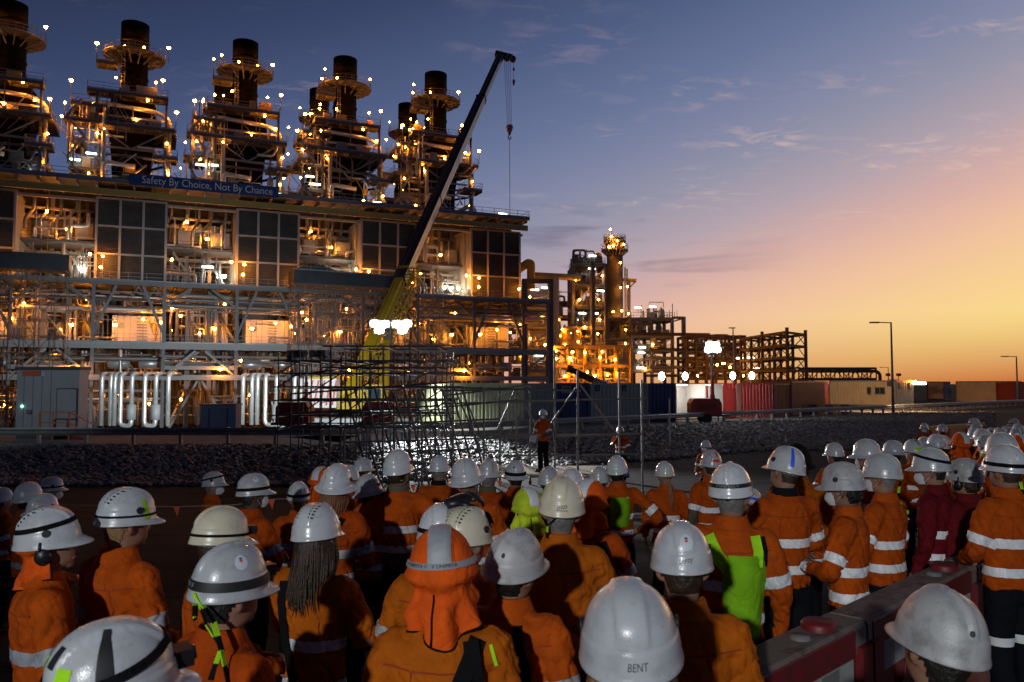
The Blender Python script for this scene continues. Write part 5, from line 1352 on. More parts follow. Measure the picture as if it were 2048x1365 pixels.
b.add(vs, [(0, 1, 5, 4), (1, 2, 6, 5), (2, 3, 7, 6), (3, 0, 4, 7), (4, 5, 6, 7)]); LTH = b.mesh('lamp_housing', 'steel_dark')
b = MB(); b.lathe([(0.001, 0.0), (0.9, 0.0), (1.0, 0.02)], n=18); b.v = [(x * 0.25, -z * 0.5, 0.05 + y * 0.19) for x, y, z in b.v]; LTG = b.mesh('lamp_glass', 'lamp_flood')
lt1, lp1 = light_tower('light tower with glaring white lamps in front of the yellow crane', 782, 43, 650, ((0.32, 0.02), (0.86, 0.05), (0.62, -0.30)), 'red_paint', 'red_paint', yaw=0.12)
spot('tower_lamp', lp1 + V((-0.5, 0.55, -0.6)), (-30.0, 96, 0.5), 26000, 60, (0.84, 0.97, 1.0), 0.3, 0.9)
spot('tower_lamp', lp1 + V((-0.1, 0.55, -0.6)), (-25.0, 72, -0.5), 42000, 58, (0.90, 0.97, 1.0), 0.3, 0.9)
spot('tower_lamp', lp1 + V((0.6, -0.7, -0.7)), (-0.5, 30.5, -0.8), 34000, 46, (0.93, 0.97, 1.0), 0.25, 0.7)
spot('tower_lamp', lp1 + V((0.5, -0.7, -0.7)), (-3.6, 45.2, 0.6), 5200, 46, (0.95, 1.0, 0.95), 0.25, 0.8)
lt2, lp2 = light_tower('red light tower with a white glaring head before the open workshop', 1424, 53, 700, ((0.28, 0.0), (0.2, 0.32)), 'red_paint', 'red_paint', yaw=-0.1, bodyw=2.0)
spot('tower_lamp', lp2 + V((0, 0.6, -0.5)), (23, 64, 0.8), 1100, 100, (1, 0.97, 0.93), 0.3, 0.8)
lt3, lp3 = light_tower('dark unlit light tower with six lamp heads seen from behind', 613, 42, 712, ((0.32, 0.12), (0.85, 0.12), (0.85, -0.25)), 'red_dark', 'orange_sign', face=1, lit=False)
spot('hut_fill_spot', (-23.5, 23.0, 6.5), (-22.5, 38, 1.0), 900, 55, (0.86, 0.97, 1.0), 0.3, 0.8)  # unseen spot added beyond the left frame edge to brighten the hut front
# floods on short stands above the container roofs
def flood_stand(label, px, y, py):
    x_ = PX(px, y); z_ = Z(py, y)
    t = thing('floodlight', label, 'floodlight', (x_, y, 2.3), 0.0, 'round floodlights on the container roofs')
    rod('stand', (x_ - 0.05, y + 0.1, 2.3), (x_ - 0.05, y + 0.1, z_), 0.03, 'galv', t, 6)
    b = MB(); b.lathe([(0.02, 0.22), (0.16, 0.16), (0.24, 0.0)], n=14); o = b.build('housing', 'steel_dark', t, Matrix.Translation((x_, y, z_)) @ Matrix.Rotation(0.25, 4, 'Y') @ Matrix.Rotation(PI / 2, 4, 'X') @ Matrix.Rotation(PI, 4, 'X'))
    b = MB(); b.lathe([(0.001, -0.01), (0.2, -0.01), (0.23, 0.015)], n=14); b.build('lens', 'lamp_flood', t, Matrix.Translation((x_, y - 0.02, z_)) @ Matrix.Rotation(PI / 2, 4, 'X') @ Matrix.Diagonal((0.85, 1.2, 1, 1)))
flood_stand('round floodlight on the roof of the right blue container', 1323, 54.2, 753)
flood_stand('round floodlight at the left end of the workshop roof', 1370, 58.0, 753)
flood_stand('round floodlight on the workshop roof right of the light tower', 1465, 59.5, 752)
flood_stand('round floodlight at the middle of the workshop roof', 1503, 60.5, 752)
spot('street_floodlight', (PX(1786, 68), 68.3, Z(749, 68)), (46, 96, 1.0), 9000, 120, (1.0, 0.62, 0.32), 0.2, 0.8)
# marker post and striped road boards
t = thing('marker_post', 'slim white marker post before the dark blue container', 'post', (PX(1338, 40), 40, -0.6))
rod('shaft', (PX(1338, 40), 40, ground_h(PX(1338, 40), 40)), (PX(1338, 40), 40, Z(800, 40)), 0.035, 'white_panel', t, 8); rod('cap', (PX(1338, 40), 40, Z(800, 40)), (PX(1338, 40), 40, Z(797, 40)), 0.045, 'galv', t, 8)
t = thing('road_barrier', 'yellow and white striped barrier boards behind the guard rail', 'barrier', (PX(1640, 66), 66, -0.3))
for z_ in (812, 827):
    for i in range(6):
        wbox('board', t, (PX(1608 + i * 16, 66), 66, Z(z_, 66)), (0.62, 0.05, 0.22), 'yellow_paint' if i % 2 == 0 else 'steel_dark')
for px in (1606, 1690): beam('leg', (PX(px, 66), 66.06, -0.3), (PX(px, 66), 66.06, Z(810, 66)), 0.07, 0.07, 'steel_dark', t)

# ================================================================== CRANE
cb = V((PX(690, 76), 76, -1.6))
t = thing('mobile_crane', 'huge mobile crane with yellow base boom and long black telescopic boom', 'crane', (cb.x, cb.y, -3.2))
foot = at(700, 790, 76); tip = at(1003, 112, 140)
bd = (tip - foot).normalized()
side = bd.cross(V((0, 0, 1))).normalized(); upb = side.cross(bd).normalized()
def boom_pt(px, py):
    """point on the boom axis whose picture height is py"""
    lo, hi = 0.0, (tip - foot).length
    for _ in range(50):
        mid_ = (lo + hi) / 2; p = foot + bd * mid_
        q = 682.5 - FPX * ((p.z - CAM_Z) * CP - p.y * SP) / (p.y * CP + (p.z - CAM_Z) * SP)
        if q > py: lo = mid_
        else: hi = mid_
    return lo
def boom_sec(nm, s0, s1, w, h_, m_):
    a = foot + bd * s0; b_ = foot + bd * s1
    bb = MB(); n = 12; rings = []
    for p in (a, b_):
        rg = []
        for x_, y_ in ((-0.5, 0.5), (0.5, 0.5), (0.5, -0.1), (0.36, -0.38), (0.15, -0.5), (-0.15, -0.5), (-0.36, -0.38), (-0.5, -0.1)):
            rg.append(p + side * (x_ * w) + upb * (y_ * h_))
        rings.append(rg)
    k = 8
    bb.add(rings[0] + rings[1], [(i, (i + 1) % k, k + (i + 1) % k, k + i) for i in range(k)] + [tuple(reversed(range(k))), tuple(range(k, 2 * k))])
    return bb.build(nm, m_, t)
sy = boom_pt(0, 545); s2 = boom_pt(0, 200); LT = (tip - foot).length
boom_sec('base_boom', -1.0, sy, 0.95, 1.4, 'yellow_paint')
boom_sec('boom_section', sy - 2, s2, 1.36, 1.62, 'boom_dark')
boom_sec('boom_section', s2 - 1, LT, 1.15, 1.36, 'boom_dark')
for s_, w in ((sy, 1.5), (s2, 1.55), (boom_pt(0, 400), 1.48)):
    boom_sec('collar', s_ - 0.35, s_ + 0.15, w, w * 1.15, 'boom_dark' if s_ > sy + 1 else 'yellow_paint')
# stowed lattice jib alongside the base boom
jo = side * 1.15 - upb * 0.35
def jp(s_, x_, y_): return foot + bd * s_ + jo + side * x_ + upb * y_
for x_, y_ in ((-0.56, 0.5), (0.56, 0.5), (0.56, -0.5), (-0.56, -0.5)):
    rod('jib_chord', jp(3.0, x_, y_), jp(sy + 0.8, x_, y_), 0.085, 'yellow_paint', t, 6)
nb = 26; lace = MB()
for i in range(nb):
    s0, s1 = 3.0 + (sy - 2.2) * i / nb, 3.0 + (sy - 2.2) * (i + 1) / nb
    for (xa, ya, xb, yb) in ((-0.56, 0.5, 0.56, 0.5), (0.56, 0.5, 0.56, -0.5), (0.56, -0.5, -0.56, -0.5), (-0.56, -0.5, -0.56, 0.5)):
        if i % 2: xa, ya, xb, yb = xb, yb, xa, ya
        rod('jib_lacing', jp(s0, xa, ya), jp(s1, xb, yb), 0.05, 'yellow_paint', t, 5)
for i in range(4): beam('jib_frame', jp(sy - 1.5 + 0.6 * i, -0.6, 0.65), jp(sy - 1.5 + 0.6 * i, 0.6, 0.65), 0.12, 0.12, 'yellow_paint', t)
# boom head with striped sheave frame
hd = MB()
head_dir = V((0.96, -0.1, -0.28)).normalized()
h0 = tip + bd * 0.2
b = MB(); b.bar(h0 - head_dir * 1.2, h0 + head_dir * 2.0, 0.9, 1.0); b.build('boom_head', 'steel_grey', t)
for i in range(4):
    b = MB(); b.bar(h0 + head_dir * (-1.0 + i * 0.75), h0 + head_dir * (-0.65 + i * 0.75), 0.94, 1.04); b.build('hazard_stripe', 'letter_black', t)
for s_, r_ in ((1.0, 0.62), (2.1, 0.55)):
    b = MB(); c = h0 + head_dir * s_ - V((0, 0, 0.2)); b.tube([c - V((0, 0.35, 0)), c + V((0, 0.35, 0))], r_, 16); b.build('sheave', 'steel_dark', t)
rod('hoist_line', foot + upb * 1.4 + bd * 8 - side * 0.2, tip + upb * 1.05 - side * 0.2, 0.04, 'wire', t, 5)
rod('hoist_line', foot + upb * 1.4 + bd * 8 + side * 0.2, tip + upb * 1.05 + side * 0.2, 0.04, 'wire', t, 5)
for pyc, r_, nm in ((250, 0, ''),): pass
for s_, sz in ((boom_pt(0, 325), 1.3), (boom_pt(0, 430), 1.5), (boom_pt(0, 235), 1.0)):
    tm = text_mesh('MRCC.J', 1.0, 'letter_white', 0.0, 0.25)
    for v in tm.vertices: v.co *= sz * 0.62
    # lettering lies on the face of the boom turned to the yard
    X = bd; N = V((0, -1, 0)); N = (N - X * N.dot(X)).normalized(); Nf = side if side.dot(N) > 0 else -side
    wsec = 1.36 if s_ < s2 else 1.15
    nrm = (-upb) if (-upb).dot(N) > Nf.dot(N) else Nf
    Yv = nrm.cross(X)
    offs = nrm * ((wsec * 0.62) if nrm == -upb else wsec * 0.5 + 0.02)
    M = Matrix(((X.x, Yv.x, nrm.x, 0), (X.y, Yv.y, nrm.y, 0), (X.z, Yv.z, nrm.z, 0), (0, 0, 0, 1)))
    o = bpy.data.objects.new('lettering', tm); link(o, t, Matrix.Translation(foot + bd * s_ + offs) @ M)
# hook blocks and lines
hk = h0 + head_dir * 0.9 - V((0, 0, 0.4)); hook_top = V((hk.x + 0.55, hk.y, at(1021, 252, hk.y).z))
for i in range(4): rod('hoist_fall', hk + V((-0.4 + 0.35 * i, 0, 0)), hook_top + V((-0.36 + 0.24 * i, 0, 0)), 0.035, 'wire', t, 5)
b = MB(); b.lathe([(0.02, -1.75), (0.25, -1.6), (0.3, -1.2), (0.5, -0.9), (0.66, -0.3), (0.55, 0.1), (0.3, 0.2), (0.02, 0.22)], hook_top, 12, 1.0, 0.6); hkb = b.build('hook_block', 'steel_grey', t)
for i in range(2):
    b = MB(); b.bar(hook_top + V((-0.42, -0.42, -0.9 + 0.5 * i)), hook_top + V((0.42, -0.42, -0.5 + 0.5 * i)), 0.14, 0.03); b.build('hazard_stripe', 'letter_black', hkb)
pts = [hook_top + V((0.26 * math.sin(a), 0, -2.1 - 0.36 * math.cos(a) + 0.0)) for a in (-3.0, -2.0, -1.0, 0, 1.0, 2.0)]
b = MB(); b.tube(pts, 0.1, 6); b.build('hook', 'steel_dark', hkb)
rod('load_line', hook_top + V((0, 0, -2.4)), V((hook_top.x + 0.15, hook_top.y, at(1025, 430, hook_top.y).z - 14)), 0.05, 'wire', t, 5)
h2 = h0 + head_dir * 2.2 - V((0, 0, 0.4)); e2 = V((h2.x + 0.05, h2.y, at(1030, 160, h2.y).z))
rod('hoist_fall', h2, e2, 0.03, 'wire', t, 5)
b = MB(); b.lathe([(0.02, -1.1), (0.16, -0.9), (0.26, -0.4), (0.2, 0), (0.02, 0.05)], e2, 10); b.build('auxiliary_hook', 'steel_dark', t)
b = MB(); b.lathe([(0.02, -0.3), (0.2, -0.2), (0.2, 0.2), (0.02, 0.3)], e2 + V((0, 0, 1.9)), 8); b.build('limit_weight', 'steel_dark', t)
# luffing cylinder, superstructure, counterweight, carrier
cyl0 = at(768, 790, 78); cyl1 = foot + bd * 13.5 - upb * 0.6
rod('luffing_cylinder', cyl0, cyl0 + (cyl1 - cyl0) * 0.6, 0.55, 'yellow_paint', t, 14); rod('cylinder_rod', cyl0 + (cyl1 - cyl0) * 0.6, cyl1, 0.34, 'galv', t, 12)
wbox('superstructure', t, (cb.x - 0.6, cb.y + 0.6, 1.0), (8.0, 3.0, 2.2), 'yellow_paint'); wbox('winch_deck', t, (cb.x - 2.2, cb.y + 0.6, 2.5), (3.0, 2.6, 0.9), 'yellow_paint')
for i in range(3): wbox('counterweight', t, (cb.x - 2.0, cb.y - 1.4 + 0.05 * i, 0.5 + i * 0.9), (3.4, 1.8, 0.86), 'white_panel')
for i in range(6):
    b = MB(); b.bar(V((cb.x - 3.4 + i * 0.55, cb.y - 2.34, 0.3)), V((cb.x - 3.0 + i * 0.55, cb.y - 2.34, 2.6)), 0.03, 0.16); b.build('hazard_stripe', 'red_paint', t)
b = MB(); b.add([V((cb.x + 3.2 + x_, cb.y - 1.3 + y_, z_)) for z_, k in ((0.2, 1.0), (2.2, 0.8)) for x_, y_ in ((-0.75, -0.9), (0.75, -0.9), (0.75 * k, 0.9), (-0.75 * k, 0.9))], [(0, 1, 5, 4), (1, 2, 6, 5), (2, 3, 7, 6), (3, 0, 4, 7), (4, 5, 6, 7)]); b.build('operator_cab', 'yellow_paint', t)
wbox('cab_window', t, (cb.x + 3.2, cb.y - 2.23, 1.3), (1.2, 0.04, 1.0), 'glass_dark')
wbox('carrier', t, (cb.x + 1.0, cb.y, -1.6), (14, 2.9, 1.3), 'steel_light')
wbox('driver_cab', t, (cb.x - 5.4, cb.y, -0.4), (2.2, 2.8, 2.2), 'steel_light'); wbox('cab_window', t, (cb.x - 5.4, cb.y - 1.42, 0.0), (1.7, 0.04, 0.9), 'glass_dark')
for i in range(7):
    for s_ in (-1.2, 1.2):
        b = MB(); x_ = cb.x - 5.2 + i * 1.9; b.tube([(x_, cb.y + s_ - 0.25, -2.45), (x_, cb.y + s_ + 0.25, -2.45)], 0.75, 16); b.build('wheel', 'rubber', t)
# second, lower crane boom resting behind the containers
t = thing('lowered_crane_boom', 'dark lowered crane boom with striped tip behind the grey containers', 'crane', (PX(1200, 100), 100, -4))
a, b_ = V((PX(1143, 100), 100, Z(740, 100))), V((PX(1208, 98), 98, Z(770, 98)))
b = MB(); b.bar(a, b_, 0.6, 0.75); b.build('boom', 'boom_dark', t); b = MB(); b.bar(a - (b_ - a) * 0.1, a, 0.75, 0.9); b.build('boom_head', 'steel_dark', t)
for i in range(4):
    q = a + (b_ - a) * (0.72 + 0.07 * i); b = MB(); b.bar(q, q + (b_ - a) * 0.035, 0.64, 0.79); b.build('hazard_stripe', 'letter_white', t)
b = MB(); b.bar(b_, b_ + (b_ - a) * 0.6 + V((0, 0, -1)), 0.9, 1.0); b.build('base_boom', 'boom_dark', t)
# ================================================================== SCAFFOLDS
def scaffold(t, x0, x1, y0, y1, zb, zt, nx, ny, lifts, m, r=0.032, diag=True, rails=True, ragged=0.0, seed=1, gfun=None):
    rr = random.Random(seed)
    xs = [x0 + (x1 - x0) * i / nx for i in range(nx + 1)]; ys = [y0 + (y1 - y0) * j / ny for j in range(ny + 1)]
    for x_ in xs:
        for y_ in ys:
            rod('standard', (x_, y_, (gfun(x_, y_) if gfun else zb)), (x_, y_, zt + rr.uniform(-ragged, ragged)), r, m, t, 6)
    for z_ in lifts:
        for y_ in ys: rod('ledger', (x0 - 0.2 - rr.random() * ragged, y_ - 0.05, z_), (x1 + 0.2 + rr.random() * ragged, y_ - 0.05, z_), r * 0.9, m, t, 6)
        for x_ in xs: rod('transom', (x_ + 0.05, y0 - 0.25, z_ - 0.06), (x_ + 0.05, y1 + 0.25, z_ - 0.06), r * 0.9, m, t, 6)
    if diag:
        for i in range(nx):
            for z0, z1 in zip(lifts[:-1], lifts[1:]):
                if (i + int(z0 * 3)) % 2 == 0: rod('brace', (xs[i], y0 - 0.08, z0), (xs[i + 1], y0 - 0.08, z1), r * 0.9, m, t, 6)
# ---- big scaffold around the module behind the crane, with dark roof sheet
t = thing('tower_scaffold', 'dense tall tube scaffold with grey sheeted top enclosing the module behind the crane', 'scaffold', F(-29, -7, ZG))
def fs(u0, u1, v0, v1, z0, z1, nu, nv, nz, m, r):
    us = [u0 + (u1 - u0) * i / nu for i in range(nu + 1)]; vs = [v0 + (v1 - v0) * i / nv for i in range(nv + 1)]; zs = [z0 + (z1 - z0) * i / nz for i in range(nz + 1)]
    for u in us:
        for v in vs: rod('standard', F(u, v, z0), F(u, v, z1 + 0.8), r, m, t, 5)
    for z in zs[1:]:
        for v in vs: rod('ledger', F(u0, v - 0.06, z), F(u1, v - 0.06, z), r, m, t, 5)
        for u in us[::2]: rod('transom', F(u + 0.06, v0, z - 0.08), F(u + 0.06, v1, z - 0.08), r, m, t, 5)
    rr = random.Random(9)
    for i in range(nu):
        for j in range(nz):
            if rr.random() < 0.42: 
                a, b_ = (us[i], us[i + 1]) if rr.random() < 0.5 else (us[i + 1], us[i]); rod('brace', F(a, v0 - 0.1, zs[j]), F(b_, v0 - 0.1, zs[j + 1]), r * 0.9, m, t, 5)
fs(-36.0, -21.0, -9.0, -4.2, ZG, 15.6, 11, 2, 10, 'galv', 0.05)
b = MB(); b.box(F(-28.5, -6.6, 15.75), (15.6, 5.6, 0.1), FROT); b.build('top_deck', 'plank', t)
b = MB(); b.add([F(-36.2, -9.3, 15.8), F(-20.8, -9.3, 15.8), F(-20.8, -9.3, 17.6), F(-30, -9.3, 17.6), F(-32.5, -9.3, 18.4), F(-36.2, -9.3, 17.8), F(-36.2, -4.4, 15.8), F(-20.8, -4.4, 15.8), F(-20.8, -4.4, 17.6), F(-30, -4.4, 17.6), F(-32.5, -4.4, 18.4), F(-36.2, -4.4, 17.8)],
      [(0, 1, 2, 3, 4, 5), (11, 10, 9, 8, 7, 6), (5, 4, 10, 11), (4, 3, 9, 10), (3, 2, 8, 9), (0, 5, 11, 6), (1, 7, 8, 2)]); b.build('sheeting', 'sheet_dark', t)
hrail(t, [F(-36.2, -9.35, 17.6), F(-20.8, -9.35, 17.4)], 1.1)
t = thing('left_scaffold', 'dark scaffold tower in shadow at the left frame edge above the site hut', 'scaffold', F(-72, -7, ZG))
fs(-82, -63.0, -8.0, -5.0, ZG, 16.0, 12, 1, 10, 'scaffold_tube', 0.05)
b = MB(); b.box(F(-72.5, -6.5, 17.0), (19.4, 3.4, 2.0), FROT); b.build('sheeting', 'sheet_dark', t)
t = thing('slim_scaffold', 'slim galvanised scaffold tower under the deck right of the crane', 'scaffold', F(-14, -5, ZG))
fs(-19.5, -13.5, -7.5, -4.5, ZG, 14.0, 4, 1, 9, 'galv', 0.05)
# ---- birdcage scaffold in front of the crane
t = thing('birdcage_scaffold', 'black tangle of scaffold tubes and raking struts in front of the crane', 'scaffold', (-5.5, 29, -1.0))
scaffold(t, PX(580, 31), PX(900, 31), 29.5, 33.0, -1.0, Z(706, 31), 8, 2, [Z(py, 31) for py in (852, 828, 800, 774, 748, 724)], 'scaffold_tube', 0.028, True, ragged=0.12, seed=3, gfun=ground_h)
scaffold(t, PX(680, 28.5), PX(880, 28.5), 27.0, 29.5, -1.0, Z(690, 28.5), 4, 1, [Z(py, 28.5) for py in (850, 822, 775, 737, 697)], 'scaffold_tube', 0.03, False, ragged=0.1, seed=4, gfun=ground_h)
for i in range(13):
    px = 690 + i * 19.5; y_ = 27.0 + 0.25 * (i % 5)
    x_ = PX(px, y_); rod('raker', (x_, y_, Z(772 + (i % 3) * 6, y_)), (x_ + 0.85, y_ + 0.3, ground_h(x_, y_)), 0.036, 'scaffold_tube', t, 6)
for j, (pa, pb, z0, z1) in enumerate(((585, 775, 752, 725), (585, 900, 788, 765), (585, 880, 828, 812), (600, 1010, 856, 838))):
    rod('inclined_ledger', (PX(pa, 30), 30, Z(z0, 30)), (PX(pb, 27.5), 27.5, Z(z1, 27.5)), 0.034, 'scaffold_tube', t, 6)
for k in range(4):
    b = MB(); a = V((PX(600, 30.5), 30.2 + 0.26 * k, Z(831, 30.4))); c = V((PX(900, 30.0), 29.6 + 0.26 * k, Z(818, 30.0))); b.bar(a, c, 0.23, 0.045); b.build('plank', 'plank', t)
for k in range(3):
    b = MB(); a = V((PX(580, 31), 31.2 + 0.26 * k, Z(853, 31))); c = V((PX(760, 31), 31.2 + 0.26 * k, Z(853, 31))); b.bar(a, c, 0.23, 0.045); b.build('plank', 'plank', t)
# ---- the stage of tubes and planks where the speakers stand
t = thing('stage_scaffold', 'grey tube scaffold stage with plank floor around the two speakers', 'scaffold', (1.0, 25, -1.0))
x0, x1 = PX(905, 24), PX(1285, 24.6)
def gz(x, y): return ground_h(x, y)
zf = -0.28
for px, y_, top in ((905, 26.5, 768), (968, 24.0, 775), (1000, 27.0, 772), (1033, 25.8, 775), (1060, 27.2, 772), (1109, 24.4, 700), (1155, 23.3, 742), (1238, 26.4, 745), (1283, 24.6, 760), (690, 26, 860), (735, 26, 858), (790, 25.8, 860), (845, 25.6, 858)):
    x_ = PX(px, y_); rod('standard', (x_, y_, gz(x_, y_)), (x_, y_, Z(top, y_)), 0.034, 'scaffold_galv', t, 8)
    rod('base_collar', (x_, y_, gz(x_, y_) + 0.02), (x_, y_, gz(x_, y_) + 0.14), 0.06, 'scaffold_galv', t, 8)
for pa, ya, pyA, pb, yb, pyB in ((880, 26.8, 775, 1160, 23.4, 782), (880, 26.8, 782, 1110, 24.4, 778), (890, 27, 792, 1060, 27, 770), (882, 26, 808, 1290, 24.6, 797), (1000, 24, 803, 1285, 24.6, 797), (885, 26.5, 815, 1040, 25.5, 800), (690, 26, 885, 1285, 24.6, 868), (690, 26, 908, 960, 25, 898), (900, 25, 872, 1285, 24.5, 868), (690, 26, 930, 940, 25, 925), (1010, 24, 912, 1285, 24.6, 908)):
    rod('ledger', (PX(pa, ya), ya, Z(pyA, ya)), (PX(pb, yb), yb, Z(pyB, yb)), 0.03, 'scaffold_galv', t, 6)
for pa, ya, pyA, pb, yb, pyB in ((905, 26.6, 768, 962, 25.5, 900), (925, 26.8, 785, 985, 25, 925), (1100, 24.4, 850, 1152, 23.4, 775), (1160, 23.4, 770, 1225, 25.5, 860), (995, 25, 860, 1030, 26, 780), (1035, 25.8, 785, 1075, 25.4, 860), (1060, 27, 800, 1010, 26, 880)):
    rod('brace', (PX(pa, ya), ya, Z(pyA, ya)), (PX(pb, yb), yb, Z(pyB, yb)), 0.028, 'scaffold_galv', t, 6)
for k in range(12):
    b = MB(); y_ = 22.4 + k * 0.235; b.box((PX(1085, 24), y_, zf), (4.2, 0.225, 0.045)); b.build('plank', 'plank', t)
for x_ in (PX(1085, 24) - 1.9, PX(1085, 24), PX(1085, 24) + 1.9): rod('transom', (x_, 22.2, zf - 0.08), (x_, 25.4, zf - 0.08), 0.034, 'scaffold_galv', t, 6)
for x_ in (PX(1085, 24) - 1.9, PX(1085, 24) + 1.9):
    for y_ in (22.5, 25.0): rod('standard', (x_, y_, gz(x_, y_)), (x_, y_, zf + 0.1), 0.034, 'scaffold_galv', t, 6)
# ---- bunting line with orange pennants
t = thing('bunting_line', 'thin rope hung with small orange pennant flags behind the left crowd', 'bunting', (PX(440, 8.7), 8.7, -0.4))
line = [at(-20, 1012, 9.5), at(120, 1010, 9.2), at(353, 1014, 8.8), at(470, 1010, 8.8), at(545, 999, 8.8), at(640, 996, 9.2), at(720, 985, 9.6), at(830, 970, 10.5), at(1000, 962, 12.0)]
b = MB(); b.tube(line, 0.004, 5); b.build('rope', 'rope', t)
for px, py, y_ in ((353, 1014, 8.8), (543, 1000, 8.8), (826, 970, 10.5), (1000, 963, 12.0), (90, 1011, 9.3)):
    p = at(px, py, y_); w = 0.036
    b = MB(); b.add([p + V((-w, 0, 0)), p + V((w, 0, 0.0)), p + V((0.006, 0.012, -0.105)), p + V((-w, 0.003, 0)), p + V((w, 0.003, 0.0)), p + V((0.006, 0.015, -0.105))], [(0, 2, 1), (3, 4, 5), (0, 1, 4, 3), (1, 2, 5, 4), (2, 0, 3, 5)]); b.build('pennant', 'pennant_orange', t)
# ---- orange barricade with a yellow rail far right
t = thing('mesh_barricade', 'orange barricade panel with a yellow top rail in the far right crowd', 'barricade', (PX(1915, 24), 24, -0.5))
pa, pb = at(1858, 857, 25.5), at(1968, 849, 28)
b = MB(); b.bar(pa, pb, 0.08, 0.12); b.build('rail', 'yellow_paint', t)
for f in (0.02, 0.33, 0.66, 0.98):
    p = pa + (pb - pa) * f; b = MB(); b.bar(V((p.x, p.y, ground_h(p.x, p.y))), p, 0.07); b.build('post', 'red_paint', t)
for k in range(6):
    z_ = -0.16 - k * 0.16; b = MB(); b.bar(pa + V((0, 0.03, z_)), pb + V((0, 0.03, z_)), 0.03, 0.13); b.build('slat', 'orange_sign', t)
# ================================================================== PEOPLE
for nm, c in (('skin_light', (0.30, 0.155, 0.10)), ('skin_tan', (0.22, 0.115, 0.072)), ('skin_dark', (0.09, 0.048, 0.03))):
    mat(nm, c, 0.5, 0, 0.08, 8.0, 0.15, 120)
def cloth(name, c, rough=0.85, var=0.20):
    m = mat(name, c, rough, 0, var, 7.0, 0.3, 220, spec=0.12, folds=0.30)
    return m
cloth('shirt_orange', (0.44, 0.071, 0.004)); cloth('shirt_orange_deep', (0.37, 0.052, 0.003)); cloth('shirt_amber', (0.42, 0.096, 0.004)); cloth('hood_orange', (0.70, 0.095, 0.008)); cloth('hood_lime', (0.50, 0.62, 0.03))
cloth('shirt_maroon', (0.13, 0.007, 0.011)); cloth('cloth_khaki', (0.11, 0.098, 0.07)); cloth('cloth_grey', (0.15, 0.15, 0.14)); cloth('cloth_navy', (0.007, 0.008, 0.012)); cloth('cloth_black', (0.008, 0.008, 0.009))
cloth('pack_lime', (0.20, 0.46, 0.012)); cloth('strap_lime', (0.36, 0.75, 0.02)); cloth('strap_black', (0.006, 0.006, 0.007)); cloth('strap_blue', (0.03, 0.08, 0.5))
mat('band_bright', (0.93, 0.95, 0.97), 0.35, 0, 0.03, 30, 0.15, 300)  # retroreflective glow of the tape put into a near-white base colour
mat('band_dim', (0.33, 0.35, 0.38), 0.5, 0, 0.12, 18, 0.15, 300)  # dim copy of the tape, its weak retroreflection put into the grey
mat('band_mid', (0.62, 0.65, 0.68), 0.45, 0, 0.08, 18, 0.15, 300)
mat('helmet_white', (0.49, 0.52, 0.55), 0.26, 0, 0.05, 14.0, 0.10, 260, coat=0.2, wear=(0.43, 0.45, 0.465), objvar=0.22)
mat('helmet_bright', (0.56, 0.585, 0.61), 0.22, 0, 0.05, 18.0, 0.08, 260, coat=0.25, wear=(0.51, 0.53, 0.545), objvar=0.14)
mat('helmet_dusty', (0.36, 0.365, 0.37), 0.40, 0, 0.2, 12.0, 0.15, 200, wear=(0.25, 0.245, 0.24), objvar=0.15)
mat('helmet_ivory', (0.62, 0.58, 0.44), 0.3, 0, 0.06, 7.0, 0.0, wear=(0.52, 0.47, 0.34), objvar=0.1)
mat('helmet_lining', (0.16, 0.165, 0.17), 0.6, 0, 0.1)
mat('headband_grey', (0.26, 0.28, 0.30), 0.6, 0, 0.1)
mat('vent_black', (0.012, 0.012, 0.014), 0.6, 0, 0)
mat('tape_blue', (0.03, 0.10, 0.85), 0.4, 0, 0.05); mat('tape_red', (0.75, 0.035, 0.02), 0.4, 0, 0.05); mat('sticker_magenta', (0.75, 0.04, 0.42), 0.4, 0, 0.05); mat('sticker_orange', (0.8, 0.3, 0.03), 0.4, 0, 0)
mat('muff_black', (0.012, 0.012, 0.014), 0.4, 0, 0.1); mat('muff_blue', (0.015, 0.03, 0.20), 0.3, 0, 0.1); mat('muff_orange', (0.55, 0.07, 0.01), 0.4, 0, 0.1)
for nm, c in (('hair_black', (0.008, 0.007, 0.006)), ('hair_brown', (0.030, 0.016, 0.008)), ('hair_light', (0.22, 0.13, 0.055)), ('hair_grey', (0.16, 0.155, 0.15)), ('hair_auburn', (0.16, 0.06, 0.022))):
    mat(nm, c, 0.55, 0, 0.3, 30.0, 0.6, 90)
mat('mask_white', (0.70, 0.72, 0.74), 0.8, 0, 0.03); mat('eye_white', (0.7, 0.68, 0.65), 0.3, 0, 0); mat('eye_dark', (0.02, 0.015, 0.012), 0.2, 0, 0); mat('lip', (0.38, 0.14, 0.11), 0.5, 0, 0)
mat('boot_tan', (0.12, 0.075, 0.04), 0.7, 0, 0.2); mat('paper', (0.72, 0.73, 0.74), 0.8, 0, 0.02); mat('goggle_lens', (0.08, 0.09, 0.10), 0.08, 0, 0)

